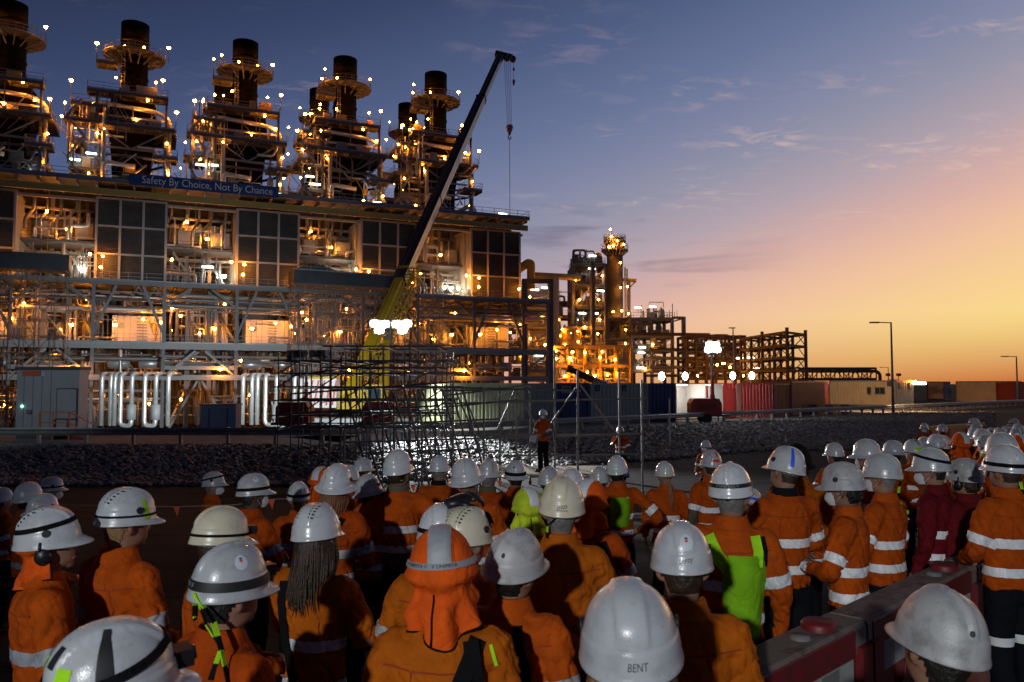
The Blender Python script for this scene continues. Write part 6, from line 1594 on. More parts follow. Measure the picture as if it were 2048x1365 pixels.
def remesh(mb_or_mesh, voxel, smooth=6, fac=0.5):
    me = mb_or_mesh.mesh('tmp', []) if isinstance(mb_or_mesh, MB) else mb_or_mesh
    o = bpy.data.objects.new('tmp', me)
    m = o.modifiers.new('r', 'REMESH'); m.mode = 'VOXEL'; m.voxel_size = voxel; m.use_smooth_shade = True
    if smooth:
        m2 = o.modifiers.new('s', 'SMOOTH'); m2.iterations = smooth; m2.factor = fac
    out = evaluated(o)
    bpy.data.objects.remove(o); bpy.data.meshes.remove(me)
    return out
def ellipse_loft(b, secs, n=22, caps=True):
    """secs: (cx, cy, z, rx, ry, squareness)"""
    vs = []
    for s_ in secs:
        cx, cy, z, rx, ry = s_[:5]; e = s_[5] if len(s_) > 5 else 1.0
        for j in range(n):
            a = 2 * PI * j / n; c, sn = math.cos(a), math.sin(a)
            vs.append(V((cx + math.copysign(abs(c) ** e, c) * rx, cy + math.copysign(abs(sn) ** e, sn) * ry, z)))
    fs = []
    m = len(secs)
    for i in range(m - 1):
        for j in range(n): fs.append((i * n + j, i * n + (j + 1) % n, (i + 1) * n + (j + 1) % n, (i + 1) * n + j))
    if caps: fs.append(tuple(reversed(range(n)))); fs.append(tuple((m - 1) * n + j for j in range(n)))
    b.add(vs, fs, True)
def spline(pts, rs, per=5):
    """Catmull-Rom through joints with interpolated radii"""
    P = [V(p) for p in pts]; out, ro = [], []
    for i in range(len(P) - 1):
        p0 = P[max(0, i - 1)]; p1 = P[i]; p2 = P[i + 1]; p3 = P[min(len(P) - 1, i + 2)]
        for k in range(per):
            t = k / per
            out.append(0.5 * ((2 * p1) + (p2 - p0) * t + (2 * p0 - 5 * p1 + 4 * p2 - p3) * t * t + (3 * p1 - p0 - 3 * p2 + p3) * t ** 3)); ro.append(rs[i] + (rs[i + 1] - rs[i]) * t)
    out.append(P[-1]); ro.append(rs[-1]); return out, ro
SH = V((0.170, -0.012, 1.428))
POSES = {   # elbow, wrist, hand direction for the right arm, then the left arm (x mirrored when None)
    'down': (((0.250, -0.02, 1.13), (0.252, 0.07, 0.885), (0, 0.3, -1)), None),
    'folded': (((0.272, 0.075, 1.145), (0.03, 0.235, 1.17), (-1, 0.05, 0.15)), ((-0.272, 0.07, 1.15), (-0.02, 0.27, 1.12), (1, 0.05, 0.1))),
    'hips': (((0.42, -0.09, 1.17), (0.235, 0.03, 1.00), (-0.8, 0.5, -0.4)), None),
    'front': (((0.260, 0.03, 1.13), (0.11, 0.27, 1.03), (-0.7, 0.7, -0.1)), None),
    'behind': (((0.285, -0.08, 1.13), (0.08, -0.175, 0.97), (-1, 0, -0.2)), None),
    'mic': (((0.27, 0.12, 1.17), (0.10, 0.23, 1.42), (-0.35, 0.15, 0.9)), ((-0.265, 0.0, 1.13), (-0.2, 0.2, 1.02), (0.6, 0.7, 0))),
    'paper': (((0.27, 0.04, 1.13), (0.13, 0.28, 1.06), (-0.5, 0.85, 0)), None),
    'cross': (((0.275, 0.03, 1.12), (0.09, 0.24, 1.0), (-0.9, 0.4, -0.2)), ((-0.34, 0.0, 1.15), (-0.1, 0.22, 1.04), (0.9, 0.4, 0))),
}
def arms_of(pose):
    r, l = POSES[pose]
    if l is None: l = tuple(V((-q[0], q[1], q[2])) for q in map(V, r))
    return tuple(map(V, r)), tuple(map(V, l))
def hand_geo(b, wrist, d, palm_n, side):
    """palm and five separate curled fingers"""
    d = V(d).normalized(); n = (V(palm_n) - d * V(palm_n).dot(d)).normalized(); s_ = d.cross(n) * side
    secs = []
    for t, w, h in ((-0.02, 0.027, 0.021), (0.02, 0.036, 0.020), (0.06, 0.042, 0.017), (0.092, 0.040, 0.014), (0.100, 0.030, 0.008)):
        c = wrist + d * t
        secs.append([c + s_ * (w * math.cos(a)) + n * (h * math.sin(a)) for a in [2 * PI * j / 12 for j in range(12)]])
    vs = [p for r in secs for p in r]; fs = [(i * 12 + j, i * 12 + (j + 1) % 12, (i + 1) * 12 + (j + 1) % 12, (i + 1) * 12 + j) for i in range(4) for j in range(12)]
    fs += [tuple(reversed(range(12))), tuple(48 + j for j in range(12))]
    b.add(vs, fs, True)
    for k, (off, L) in enumerate(((-0.031, 0.072), (-0.010, 0.082), (0.011, 0.077), (0.030, 0.060))):
        base = wrist + d * 0.086 + s_ * off
        p = [base, base + d * L * 0.42 + n * 0.004, base + d * L * 0.72 + n * 0.026, base + d * L * 0.8 + n * 0.052]
        b.tube(p, [0.0098, 0.0094, 0.0086, 0.0062], 7)
    base = wrist + d * 0.030 - s_ * 0.030
    b.tube([base, base + d * 0.03 - s_ * 0.024 + n * 0.010, base + d * 0.06 - s_ * 0.026 + n * 0.026, base + d * 0.078 - s_ * 0.018 + n * 0.036], [0.0135, 0.012, 0.0105, 0.007], 7)
# ---- head with a face, built once; turned per person
HEADC = V((0, 0.005, 1.635))
def build_head():
    b = MB()
    ellipse_loft(b, [(0, 0.0, 1.50, 0.056, 0.060), (0, 0.0, 1.545, 0.056, 0.062), (0, 0.012, 1.565, 0.062, 0.085), (0, 0.018, 1.59, 0.066, 0.098), (0, 0.012, 1.625, 0.074, 0.102), (0, 0.004, 1.665, 0.079, 0.103), (0, 0.0, 1.705, 0.080, 0.102), (0, -0.002, 1.74, 0.074, 0.095), (0, -0.004, 1.77, 0.057, 0.075), (0, -0.005, 1.787, 0.03, 0.04)], 24)
    ellipse_loft(b, [(0, 0.085, 1.548, 0.018, 0.016), (0, 0.09, 1.56, 0.024, 0.022), (0, 0.088, 1.575, 0.03, 0.022), (0, 0.085, 1.585, 0.03, 0.018)], 12)      # chin
    b.add([V((-0.009, 0.104, 1.672)), V((0.009, 0.104, 1.672)), V((-0.017, 0.104, 1.624)), V((0.017, 0.104, 1.624)), V((0, 0.137, 1.626)), V((0, 0.116, 1.672)), V((0, 0.10, 1.615))], [(0, 1, 5), (0, 5, 4, 2), (1, 3, 4, 5), (2, 4, 6), (4, 3, 6), (0, 2, 6, 3, 1)])
    for s_ in (-1, 1):
        b.tube([(s_ * 0.078, 0.002, 1.612), (s_ * 0.090, -0.006, 1.632), (s_ * 0.094, -0.014, 1.66), (s_ * 0.086, -0.004, 1.676)], [0.009, 0.013, 0.014, 0.008], 8)
        b.tube([(s_ * 0.022, 0.100, 1.682), (s_ * 0.045, 0.092, 1.684)], [0.010, 0.007], 6)
    b.tube([(-0.024, 0.102, 1.594), (0, 0.108, 1.596), (0.024, 0.102, 1.594)], [0.005, 0.008, 0.005], 6)
    me = remesh(b, 0.0075, 3, 0.5)
    e = MB()
    for s_ in (-1, 1):
        e.cur = 1; e.add([V((s_ * 0.033 + p.x * 0.0125, 0.0905 + p.y * 0.0125, 1.662 + p.z * 0.0095)) for p in I1V], I1F, True)
        e.cur = 2; e.add([V((s_ * 0.033 + p.x * 0.006, 0.1005 + p.y * 0.004, 1.662 + p.z * 0.006)) for p in I1V], I1F, True)
    e.cur = 3; e.tube([(-0.021, 0.109, 1.595), (0, 0.1145, 1.597), (0.021, 0.109, 1.595)], [0.003, 0.0055, 0.003], 6)
    return me, e
HEAD_ME, HEAD_EX = build_head()
HEAD_V = [v.co.copy() for v in HEAD_ME.vertices]; HEAD_F = [tuple(p.vertices) for p in HEAD_ME.polygons]
HEAD_N = [v.normal.copy() for v in HEAD_ME.vertices]
PIV = V((0, -0.005, 1.55))
def head_matrix(yaw, pitch=0.0, roll=0.0):
    return Matrix.Translation(PIV) @ Matrix.Rotation(yaw, 4, 'Z') @ Matrix.Rotation(pitch, 4, 'X') @ Matrix.Rotation(roll, 4, 'Y') @ Matrix.Translation(-PIV)
_body = {}
def body_base(pose):
    if pose in _body: return _body[pose]
    b = MB()
    ellipse_loft(b, [(0, 0, 0.84, 0.150, 0.105), (0, 0, 0.95, 0.158, 0.108), (0, 0, 1.05, 0.142, 0.098), (0, -0.003, 1.2, 0.158, 0.108), (0, -0.008, 1.33, 0.172, 0.11), (0, -0.012, 1.42, 0.160, 0.092), (0, -0.012, 1.47, 0.105, 0.07), (0, -0.008, 1.51, 0.060, 0.06), (0, 0.0, 1.57, 0.054, 0.058)], 20)
    ra, la = arms_of(pose)
    for s_, (e, w, d) in ((1, ra), (-1, la)):
        p, r = spline([V((s_ * 0.13, -0.012, 1.42)), V((s_ * SH.x, SH.y, SH.z)), (V((s_ * SH.x, SH.y, SH.z)) + e) / 2, e, (e + w) / 2, w, w + d.normalized() * 0.02], [0.05, 0.058, 0.05, 0.043, 0.041, 0.029, 0.026]); b.tube(p, r, 10)
    for s_ in (-1, 1):
        p, r = spline([(s_ * 0.085, 0, 0.90), (s_ * 0.095, 0.0, 0.72), (s_ * 0.10, 0.005, 0.48), (s_ * 0.105, -0.02, 0.32), (s_ * 0.105, -0.02, 0.10)], [0.088, 0.08, 0.057, 0.055, 0.04]); b.tube(p, r, 10)
        p, r = spline([(s_ * 0.105, -0.05, 0.05), (s_ * 0.11, 0.03, 0.05), (s_ * 0.115, 0.15, 0.035)], [0.04, 0.042, 0.03]); b.tube(p, r, 8)
    me = remesh(b, 0.021, 3)
    out = ([v.co.copy() for v in me.vertices], [tuple(p.vertices) for p in me.polygons])
    h = MB()
    for s_, (e, w, d) in ((1, ra), (-1, la)):
        pn = {'mic': V((-0.8, 0.5, 0)), 'paper': V((-0.3 * s_, 0, 0.9)), 'down': V((-s_, 0, 0)), 'hips': V((0, 0, -1)), 'behind': V((0, -1, 0))}.get(pose, V((0, -0.6, -0.3)))
        hand_geo(h, w, d, pn, s_)
    _body[pose] = (out, h); bpy.data.meshes.remove(me)
    return _body[pose]
_bodyh = {}
def body_mesh(pose, M, key):
    k = (pose, key)
    if k in _bodyh: return _bodyh[k]
    (bv, bf), h = body_base(pose)
    b = MB(); b.add(bv, bf, True); b.add(h.v, h.f, True)
    b.add([M @ p for p in HEAD_V], HEAD_F, True)
    base = len(b.v)
    b.v.extend(tuple(M @ V(p)) for p in HEAD_EX.v)
    for f, mi, sm in zip(HEAD_EX.f, HEAD_EX.mi, HEAD_EX.sm): b.f.append(tuple(base + i for i in f)); b.mi.append(mi); b.sm.append(sm)
    me = b.mesh('body', ['skin_light', 'eye_white', 'eye_dark', 'lip'])
    _bodyh[k] = me; return me
# ---- shirts
_shirt = {}
def shirt_mesh(pose, seed, longs=True, bulk=1.0):
    k = (pose, seed, longs, bulk)
    if k in _shirt: return _shirt[k]
    rr = random.Random(seed)
    b = MB()
    B = bulk
    ellipse_loft(b, [(0, 0.004, 0.885, 0.174 * B, 0.132 * B), (0, 0.0, 0.95, 0.175 * B, 0.131 * B), (0, -0.002, 1.05, 0.169 * B, 0.126 * B), (0, -0.006, 1.15, 0.174 * B, 0.128 * B), (0, -0.010, 1.26, 0.184 * B, 0.132 * B, 0.93), (0, -0.014, 1.35, 0.190 * B, 0.132, 0.9), (0, -0.017, 1.412, 0.186 * B, 0.122, 0.88), (0, -0.018, 1.452, 0.162, 0.102, 0.92), (0, -0.016, 1.486, 0.120, 0.086, 0.97), (0, -0.013, 1.506, 0.096, 0.079), (0, -0.011, 1.520, 0.080, 0.076), (0, -0.010, 1.534, 0.075, 0.075)], 26)
    arms = arms_of(pose)
    for s_, (e, w, d) in ((1, arms[0]), (-1, arms[1])):
        sh = V((s_ * SH.x, SH.y, SH.z))
        if longs: p, r = spline([V((s_ * 0.10, -0.014, 1.415)), sh + V((s_ * 0.008, 0, -0.012)), (sh + e) / 2 + V((s_ * 0.012, 0, 0)), e + V((s_ * 0.004, -0.004, 0)), (e + w) / 2, w], [0.068, 0.077, 0.073, 0.062, 0.057, 0.044])
        else:
            p, r = spline([V((s_ * 0.10, -0.014, 1.415)), sh + V((s_ * 0.008, 0, -0.012)), (sh + e) / 2 + V((s_ * 0.012, 0, 0)), e + (w - e) * 0.05], [0.068, 0.077, 0.075, 0.071])
        b.tube(p, r, 14)
    me = remesh(b, 0.0105, 9, 0.5)
    # cloth folds: soft drape plus creases that radiate from the armpits, waist and elbows
    off = V((rr.uniform(0, 40), rr.uniform(0, 40), rr.uniform(0, 40)))
    CO = [v.co.copy() for v in me.vertices]; NO = [v.normal.copy() for v in me.vertices]; NEW = []
    for p, n in zip(CO, NO):
        on_arm = abs(p.x) > 0.20 or p.z < 1.40 and abs(p.x) > 0.19
        f1 = noise.noise(V((p.x * 7, p.y * 7, p.z * 3.2)) + off)
        f2 = noise.noise(V((p.x * 12 + p.z * 9, p.y * 12, p.z * 5 - abs(p.x) * 8)) + off * 1.7)
        f3 = noise.noise(V((p.x * 10, p.y * 10, p.z * 26)) + off * 0.6)
        crease = max(0.0, 1.0 - abs(f2) * 4.2)
        f4 = noise.noise(V((p.x * 26, p.y * 26 + p.z * 14, p.z * 9)) + off * 2.3)
        a = 0.009 * f1 - 0.013 * crease * (0.35 + 0.65 * (1 - sstep(1.30, 1.46, p.z))) + 0.0028 * f4 - 0.005 * max(0.0, 1.0 - abs(f4) * 5) * (1.0 if on_arm else 0.4)
        if on_arm: a += 0.0075 * f3
        else: a += 0.006 * f3 * (1 - sstep(0.98, 1.18, p.z))
        if p.z > 1.53: a *= 0.3
        NEW.extend(p + n * a)
    me.vertices.foreach_set('co', NEW); me.update()
    _shirt[k] = me; return me
def bm_of(me):
    b = bmesh.new(); b.from_mesh(me); return b
def arm_axis(pose, s_):
    e, w, d = arms_of(pose)[0 if s_ > 0 else 1]; sh = V((s_ * SH.x, SH.y, SH.z)); return sh, e, w
_bands = {}
def torso_band(me, key, z0, z1, tilt=0.0):
    k = (key, round(z0, 3), round(z1, 3), 't')
    if k in _bands: return _bands[k]
    b = bm_of(me)
    bmesh.ops.bisect_plane(b, geom=b.verts[:] + b.edges[:] + b.faces[:], plane_co=(0, 0, z0), plane_no=(0, 0, -1), clear_outer=True)
    bmesh.ops.bisect_plane(b, geom=b.verts[:] + b.edges[:] + b.faces[:], plane_co=(0, 0, z1), plane_no=(0, 0, 1), clear_outer=True)
    # keep the island round the torso
    pose = key[0]
    arms = [arm_axis(pose, s_) for s_ in (1, -1)]
    def near_arm(c):
        best = 9
        for sh, e, w in arms:
            for a, q in ((sh, e), (e, w)):
                d = q - a; t = max(0, min(1, (c - a).dot(d) / d.length_squared)); best = min(best, (c - (a + d * t)).length)
        return best
    rm = [f for f in b.faces if abs(f.calc_center_median().x) > 0.20 or near_arm(f.calc_center_median()) < min(0.085, 0.02 + 0.9 * abs(f.calc_center_median().x) - 0.06 if abs(f.calc_center_median().x) > 0.12 else 0.0)]
    bmesh.ops.delete(b, geom=rm, context='FACES')
    b.normal_update()
    for v in b.verts: v.co += v.normal * 0.0035
    out = bpy.data.meshes.new('reflective_band'); b.to_mesh(out); b.free()
    _bands[k] = out; return out
def arm_band(me, key, s_, t0, t1, fore=False):
    k = (key, s_, t0, t1, fore)
    if k in _bands: return _bands[k]
    sh, e, w = arm_axis(key[0], s_)
    a, q = (e, w) if fore else (sh, e)
    d = (q - a); L = d.length; d.normalize()
    b = bm_of(me)
    for co, no in ((a + d * (L * t0), -d), (a + d * (L * t1), d)):
        bmesh.ops.bisect_plane(b, geom=b.verts[:] + b.edges[:] + b.faces[:], plane_co=co, plane_no=no, clear_outer=True)
    m_ = a + d * (L * (t0 + t1) / 2)
    rm = [f for f in b.faces if (f.calc_center_median() - m_ - d * (f.calc_center_median() - m_).dot(d)).length > 0.105]
    bmesh.ops.delete(b, geom=rm, context='FACES')
    b.normal_update()
    for v in b.verts: v.co += v.normal * 0.0035
    out = bpy.data.meshes.new('reflective_band'); b.to_mesh(out); b.free()
    _bands[k] = out; return out
_tone = {}
def two_tone(me, key, z_split, arm_t):
    """lower part of the shirt and the sleeves below the band get the second material"""
    k = (key, z_split, arm_t)
    if k in _tone: return _tone[k]
    b = bm_of(me)
    bmesh.ops.bisect_plane(b, geom=b.verts[:] + b.edges[:] + b.faces[:], plane_co=(0, 0, z_split), plane_no=(0, 0, 1))
    arms = [arm_axis(key[0], s_) for s_ in (1, -1)]
    for f in b.faces:
        c = f.calc_center_median(); s2 = 0
        isarm = abs(c.x) > 0.192
        if isarm:
            sh, e, w = arms[0 if c.x > 0 else 1]; d = e - sh
            t = (c - sh).dot(d) / d.length_squared
            if t > arm_t: s2 = 1
        elif c.z < z_split: s2 = 1
        f.material_index = s2; f.smooth = True
    out = bpy.data.meshes.new('shirt'); b.to_mesh(out); b.free()
    _tone[k] = out; return out
_trs = {}
def trousers_mesh(seed):
    if seed in _trs: return _trs[seed]
    rr = random.Random(seed)
    b = MB(); ellipse_loft(b, [(0, 0, 0.80, 0.160, 0.117), (0, 0, 0.88, 0.158, 0.117), (0, 0, 0.95, 0.150, 0.11)], 20)
    for s_ in (-1, 1):
        p, r = spline([(s_ * 0.085, 0, 0.88), (s_ * 0.096, 0.0, 0.70), (s_ * 0.102, 0.005, 0.48), (s_ * 0.106, -0.015, 0.30), (s_ * 0.108, -0.018, 0.085)], [0.105, 0.098, 0.080, 0.078, 0.074]); b.tube(p, r, 12)
    me = remesh(b, 0.022, 4)
    off = V((rr.uniform(0, 40), rr.uniform(0, 40), 0)); CO = [v.co.copy() for v in me.vertices]; NO = [v.normal.copy() for v in me.vertices]; NEW = []
    for v in me.vertices:
        p = CO[v.index]; NEW.extend(p + NO[v.index] * (0.009 * noise.noise(V((p.x * 9, p.y * 9, p.z * 12)) + off) + 0.006 * noise.noise(V((p.x * 8, p.y * 8, p.z * 30)) + off)))
    me.vertices.foreach_set('co', NEW); me.update(); _trs[seed] = me; return me
_bt = MB()
for s_ in (-1, 1):
    p, r = spline([(s_ * 0.106, -0.02, 0.14), (s_ * 0.108, -0.02, 0.07), (s_ * 0.11, 0.0, 0.05)], [0.058, 0.056, 0.05]); _bt.tube(p, r, 10)
    p, r = spline([(s_ * 0.106, -0.065, 0.045), (s_ * 0.11, 0.03, 0.05), (s_ * 0.116, 0.13, 0.042), (s_ * 0.118, 0.19, 0.032)], [0.043, 0.05, 0.047, 0.026]); _bt.tube(p, r, 10)
    _bt.box((s_ * 0.112, 0.055, 0.012), (0.095, 0.27, 0.024))
BOOT_ME = _bt.mesh('boots', 'boot_tan')
# ---- helmets: local frame, origin at the centre of the rim plane, +y is the peak
HA, HB, HH = 0.136, 0.113, 0.150
def helm_surf(th, t, lift=0.0, kind='ridge'):
    """th: angle round the head, 0 = back, pi/2 = right side, pi = front;  t: 0 crown .. 1 rim"""
    t = max(0.0001, min(1.0, t)); ph = t * PI / 2
    s_ = math.sin(ph) ** 0.86; c = max(0.0, math.cos(ph)) ** 0.92
    if t > 0.86: s_ += 0.022 * (t - 0.86) / 0.14
    x = HB * s_ * math.sin(th); y = -HA * s_ * math.cos(th); z = HH * c
    rl = 0.0
    k = sstep(0.0, 0.25, t) * 0 + (1 - sstep(0.62, 0.84, t))
    if kind == 'ridge': rl = 0.0075 * sstep(0.039, 0.031, abs(x)) * k
    elif kind == 'keel': rl = 0.009 * sstep(0.017, 0.006, abs(x)) * k
    elif kind == 'vent': rl = 0.006 * sstep(0.045, 0.037, abs(x)) * k - 0.004 * sstep(0.030, 0.024, abs(x)) * k
    elif kind == 'cap': rl = 0.005 * sstep(0.024, 0.016, abs(x)) * k
    n = V((x / HB ** 2, y / HA ** 2, z / HH ** 2))
    n = n.normalized() if n.length > 1e-6 else V((0, 0, 1))
    # low step above the gutter
    st = 0.0028 * sstep(0.80, 0.83, t)
    return V((x, y, z)) + n * (rl + st + lift), n
_helm = {}
def helmet_mesh(kind, brim='cap'):
    k = (kind, brim)
    if k in _helm: return _helm[k]
    b = MB(); n = 112
    ts = [0.0001, 0.06, 0.12, 0.18, 0.24, 0.30, 0.37, 0.44, 0.51, 0.58, 0.65, 0.72, 0.78, 0.80, 0.825, 0.85, 0.90, 0.95, 1.0]
    rows = []
    # dense columns where the ridge edges run
    for t in ts: rows.append([helm_surf(2 * PI * j / n, t, 0, kind)[0] for j in range(n + 1)])
    def brimpt(th, f, dz):
        s_ = 1.0; base, _ = helm_surf(th, 1.0, 0, kind)
        front = max(0.0, -math.cos(th)); back = max(0.0, math.cos(th))
        if brim == 'cap': w = 0.004 + 0.046 * front ** 3.0 + 0.003 * back ** 2
        elif brim == 'full': w = 0.036 + 0.022 * front ** 2
        else: w = 0.011 + 0.052 * front ** 2.2
        d = V((base.x, base.y, 0)).normalized()
        return base + d * (w * f) + V((0, 0, dz - (0.014 * f * (1.2 if brim == 'full' else 0.8) + 0.010 * front * f)))
    for f, dz in ((0.25, -0.002), (0.55, -0.004), (0.85, -0.006), (1.0, -0.009), (1.0, -0.013), (0.8, -0.0125), (0.3, -0.009), (-0.25, -0.006)):
        rows.append([brimpt(2 * PI * j / n, f, dz) for j in range(n + 1)])
    b.sheet(rows)
    me = b.mesh('helmet', 'helmet_white')
    bm = bmesh.new(); bm.from_mesh(me); bmesh.ops.remove_doubles(bm, verts=bm.verts, dist=0.0003); bmesh.ops.recalc_face_normals(bm, faces=bm.faces); bm.to_mesh(me); bm.free()
    for p in me.polygons: p.use_smooth = True
    _helm[k] = me; return me
def patch_on(th0, th1, t0, t1, lift, kind, n=16, m=4, mb=None):
    b = mb or MB(); top, bot = [], []
    g0 = [[helm_surf(th0 + (th1 - th0) * j / n, t0 + (t1 - t0) * i / m, lift, kind)[0] for j in range(n + 1)] for i in range(m + 1)]
    b.sheet(g0)
    return b
def text_on(s_, th, t, size, lift, kind, m, squeeze=1.0, slope=0.0):
    me = text_mesh(s_, 1.0, m, 0.0, 0.12)
    for v in me.vertices:
        x, y = v.co.x * size * squeeze, v.co.y * size
        yy = y + x * slope
        v.co = helm_surf(th + x / 0.125, t - yy / 0.205, lift, kind)[0]
    return me
LINING = MB(); LINING.lathe([(0.001, 0.10), (0.07, 0.085), (0.098, 0.04), (0.104, 0.0), (0.103, -0.012)], n=32, sx=1.0, sy=1.18); LINING_ME = LINING.mesh('lining', 'helmet_lining')
_hb = MB(); _hb.lathe([(0.090, 0.004), (0.0905, -0.004), (0.087, -0.034), (0.0845, -0.036), (0.084, 0.0)], n=32, sx=1.0, sy=1.2); HEADBAND_ME = _hb.mesh('headband', 'headband_grey')
_rk = MB(); _rk.tube([(0, -0.104, -0.024), (0, -0.118, -0.026)], 0.016, 14); RATCHET_ME = _rk.mesh('ratchet_knob', 'muff_black')
# ---- hair
_hair = {}
def hair_mesh(style):
    if style in _hair: return _hair[style]
    b = MB()
    if style in ('short', 'crop', 'bushy'):
        lift = {'short': 0.007, 'crop': 0.003, 'bushy': 0.03}[style]
        keep = {}
        lo = {'short': 1.572, 'crop': 1.585, 'bushy': 1.565}[style]
        for f in HEAD_F:
            c = sum((HEAD_V[i] for i in f), V()) / len(f)
            edge = lo + (0.05 if c.y > -0.03 else 0.0) + max(0, (c.y + 0.03)) * 1.1
            if c.z > edge and c.y < 0.055 and abs(c.x) < 0.0835 and c.z < 1.74:
                for i in f:
                    if i not in keep:
                        p = HEAD_V[i]; keep[i] = len(keep); b.v.append(tuple(p + HEAD_N[i] * (lift * (0.8 + 0.5 * noise.noise(p * 45)) * min(1, 0.35 + (p.z - edge) * 18))))
                b.f.append(tuple(keep[i] for i in f)); b.mi.append(0); b.sm.append(True)
    else:
        rr = random.Random(hash(style) % 100 if False else len(style) * 7)
        L = {'long': 0.30, 'shoulder': 0.17, 'tail': 0.42}[style]
        if style == 'tail':
            for i in range(26):
                a = rr.uniform(-1.9, 1.9); p0 = V((0.078 * math.sin(a), -0.095 * math.cos(a), 1.69)); p1 = V((0.025 * math.sin(a), -0.112, 1.635))
                p = [p0, (p0 + p1) / 2 + V((0.012 * math.sin(a), -0.01, 0.0)), p1]; b.tube(p, [0.010, 0.011, 0.009], 6)
            for i in range(22):
                a = rr.uniform(0, 6.28); r_ = rr.uniform(0, 0.016); x0 = r_ * math.cos(a); y0 = r_ * math.sin(a); sp = rr.uniform(0.6, 1.9)
                b.tube([(x0 * 0.6, -0.112 + y0 * 0.5, 1.64), (x0, -0.148 + y0, 1.61), (x0 * sp, -0.152 + y0, 1.50), (x0 * sp + 0.006, -0.165 + y0 * 0.6, 1.36), (x0 * sp * 0.5 + 0.008, -0.165, 1.64 - L * rr.uniform(0.8, 1.0))], [0.006, 0.009, 0.010, 0.008, 0.002], 6)
            b.cur = 0
        else:
            for i in range(190 if style == 'long' else 130):
                a = rr.uniform(-2.0, 2.0); ca, sa = math.cos(a), math.sin(a); l = L * rr.uniform(0.72, 1.05) * (0.75 + 0.25 * ca)
                w = rr.uniform(-0.03, 0.03)
                p = [V((0.083 * sa, -0.100 * ca, 1.70)), V((0.094 * sa, -0.112 * ca, 1.63)), V((0.098 * sa + w * 0.4, -0.124 * ca - 0.005, 1.60 - l * 0.35)), V((0.088 * sa + w, -0.135 * max(ca, 0.2) - 0.012, 1.60 - l * 0.72)), V((0.075 * sa + w * 1.6, -0.14 * max(ca, 0.25) - 0.012, 1.60 - l))]
                q, r = spline(p, [0.008, 0.0085, 0.007, 0.005, 0.001], 3); b.tube(q, r, 6)
    me = b.mesh('hair', 'hair_black'); _hair[style] = me; return me
_mk = MB(); grid = []
for i in range(7):
    z = 1.642 - 0.085 * i / 6; row = []
    for j in range(11):
        a = -1.15 + 2.3 * j / 10; bulge = math.sin(PI * i / 6)
        row.append(V((0.072 * math.sin(a) * (1 - 0.18 * (i / 6) ** 2), 0.010 + (0.100 + 0.026 * bulge * math.cos(a) ** 2) * math.cos(a) * (1 - 0.05 * i / 6) + 0.006, z)))
    grid.append(row)
_mk.sheet(grid)
for s_ in (-1, 1):
    for z in (1.635, 1.575): _mk.tube([(s_ * 0.065, 0.055, z), (s_ * 0.082, 0.02, 1.62 + (z - 1.605) * 0.5), (s_ * 0.094, -0.008, 1.64)], 0.0018, 4)
MASK_ME = _mk.mesh('face_mask', 'mask_white')
_gl = MB()
for s_ in (-1, 1):
    _gl.tube([(s_ * 0.062, 0.098, 1.664), (s_ * 0.086, 0.05, 1.667), (s_ * 0.092, -0.01, 1.668)], 0.0025, 5)
    _gl.cur = 1; _gl.add([V((s_ * 0.034 + p.x * 0.026, 0.112 - abs(p.x) * 0.008 + p.y * 0.002, 1.661 + p.z * 0.019)) for p in I1V], I1F, True); _gl.cur = 0
_gl.tube([(-0.06, 0.104, 1.672), (0, 0.118, 1.674), (0.06, 0.104, 1.672)], 0.0022, 5)
GLASSES_ME = _gl.mesh('safety_glasses', ['muff_black', 'goggle_lens'])
MUFF_ME = []
for s_ in (-1, 1):
    _mf = MB()
    _mf.lathe([(0.001, 0.032), (0.030, 0.030), (0.040, 0.020), (0.043, 0.004), (0.040, -0.006), (0.025, -0.008)], n=18, sx=0.85, sy=1.0)
    for i in range(len(_mf.v) - 6 * 18, len(_mf.v)):
        p = V(_mf.v[i]); _mf.v[i] = (s_ * (0.100 + p.z), 0.0 + p.x, -0.055 + p.y)
    _mf.tube([(s_ * 0.122, 0, -0.055), (s_ * 0.130, -0.008, -0.01), (s_ * 0.120, -0.004, 0.012)], 0.005, 6)
    MUFF_ME.append(_mf.mesh('ear_muff', 'muff_black'))
SLOT_ME = []
for s_ in (-1, 1):
    _ml = MB(); _ml.tube([(s_ * 0.108, 0.02, 0.047), (s_ * 0.1165, 0.02, 0.047)], 0.017, 14); SLOT_ME.append(_ml.mesh('muff_socket', 'vent_black'))
_hl = MB(); _hl.box((0, 0.152, 0.035), (0.055, 0.04, 0.04)); _hl.tube([(0, 0.168, 0.035), (0, 0.180, 0.035)], 0.017, 12); LAMP_ME = _hl.mesh('head_lamp', 'muff_black')
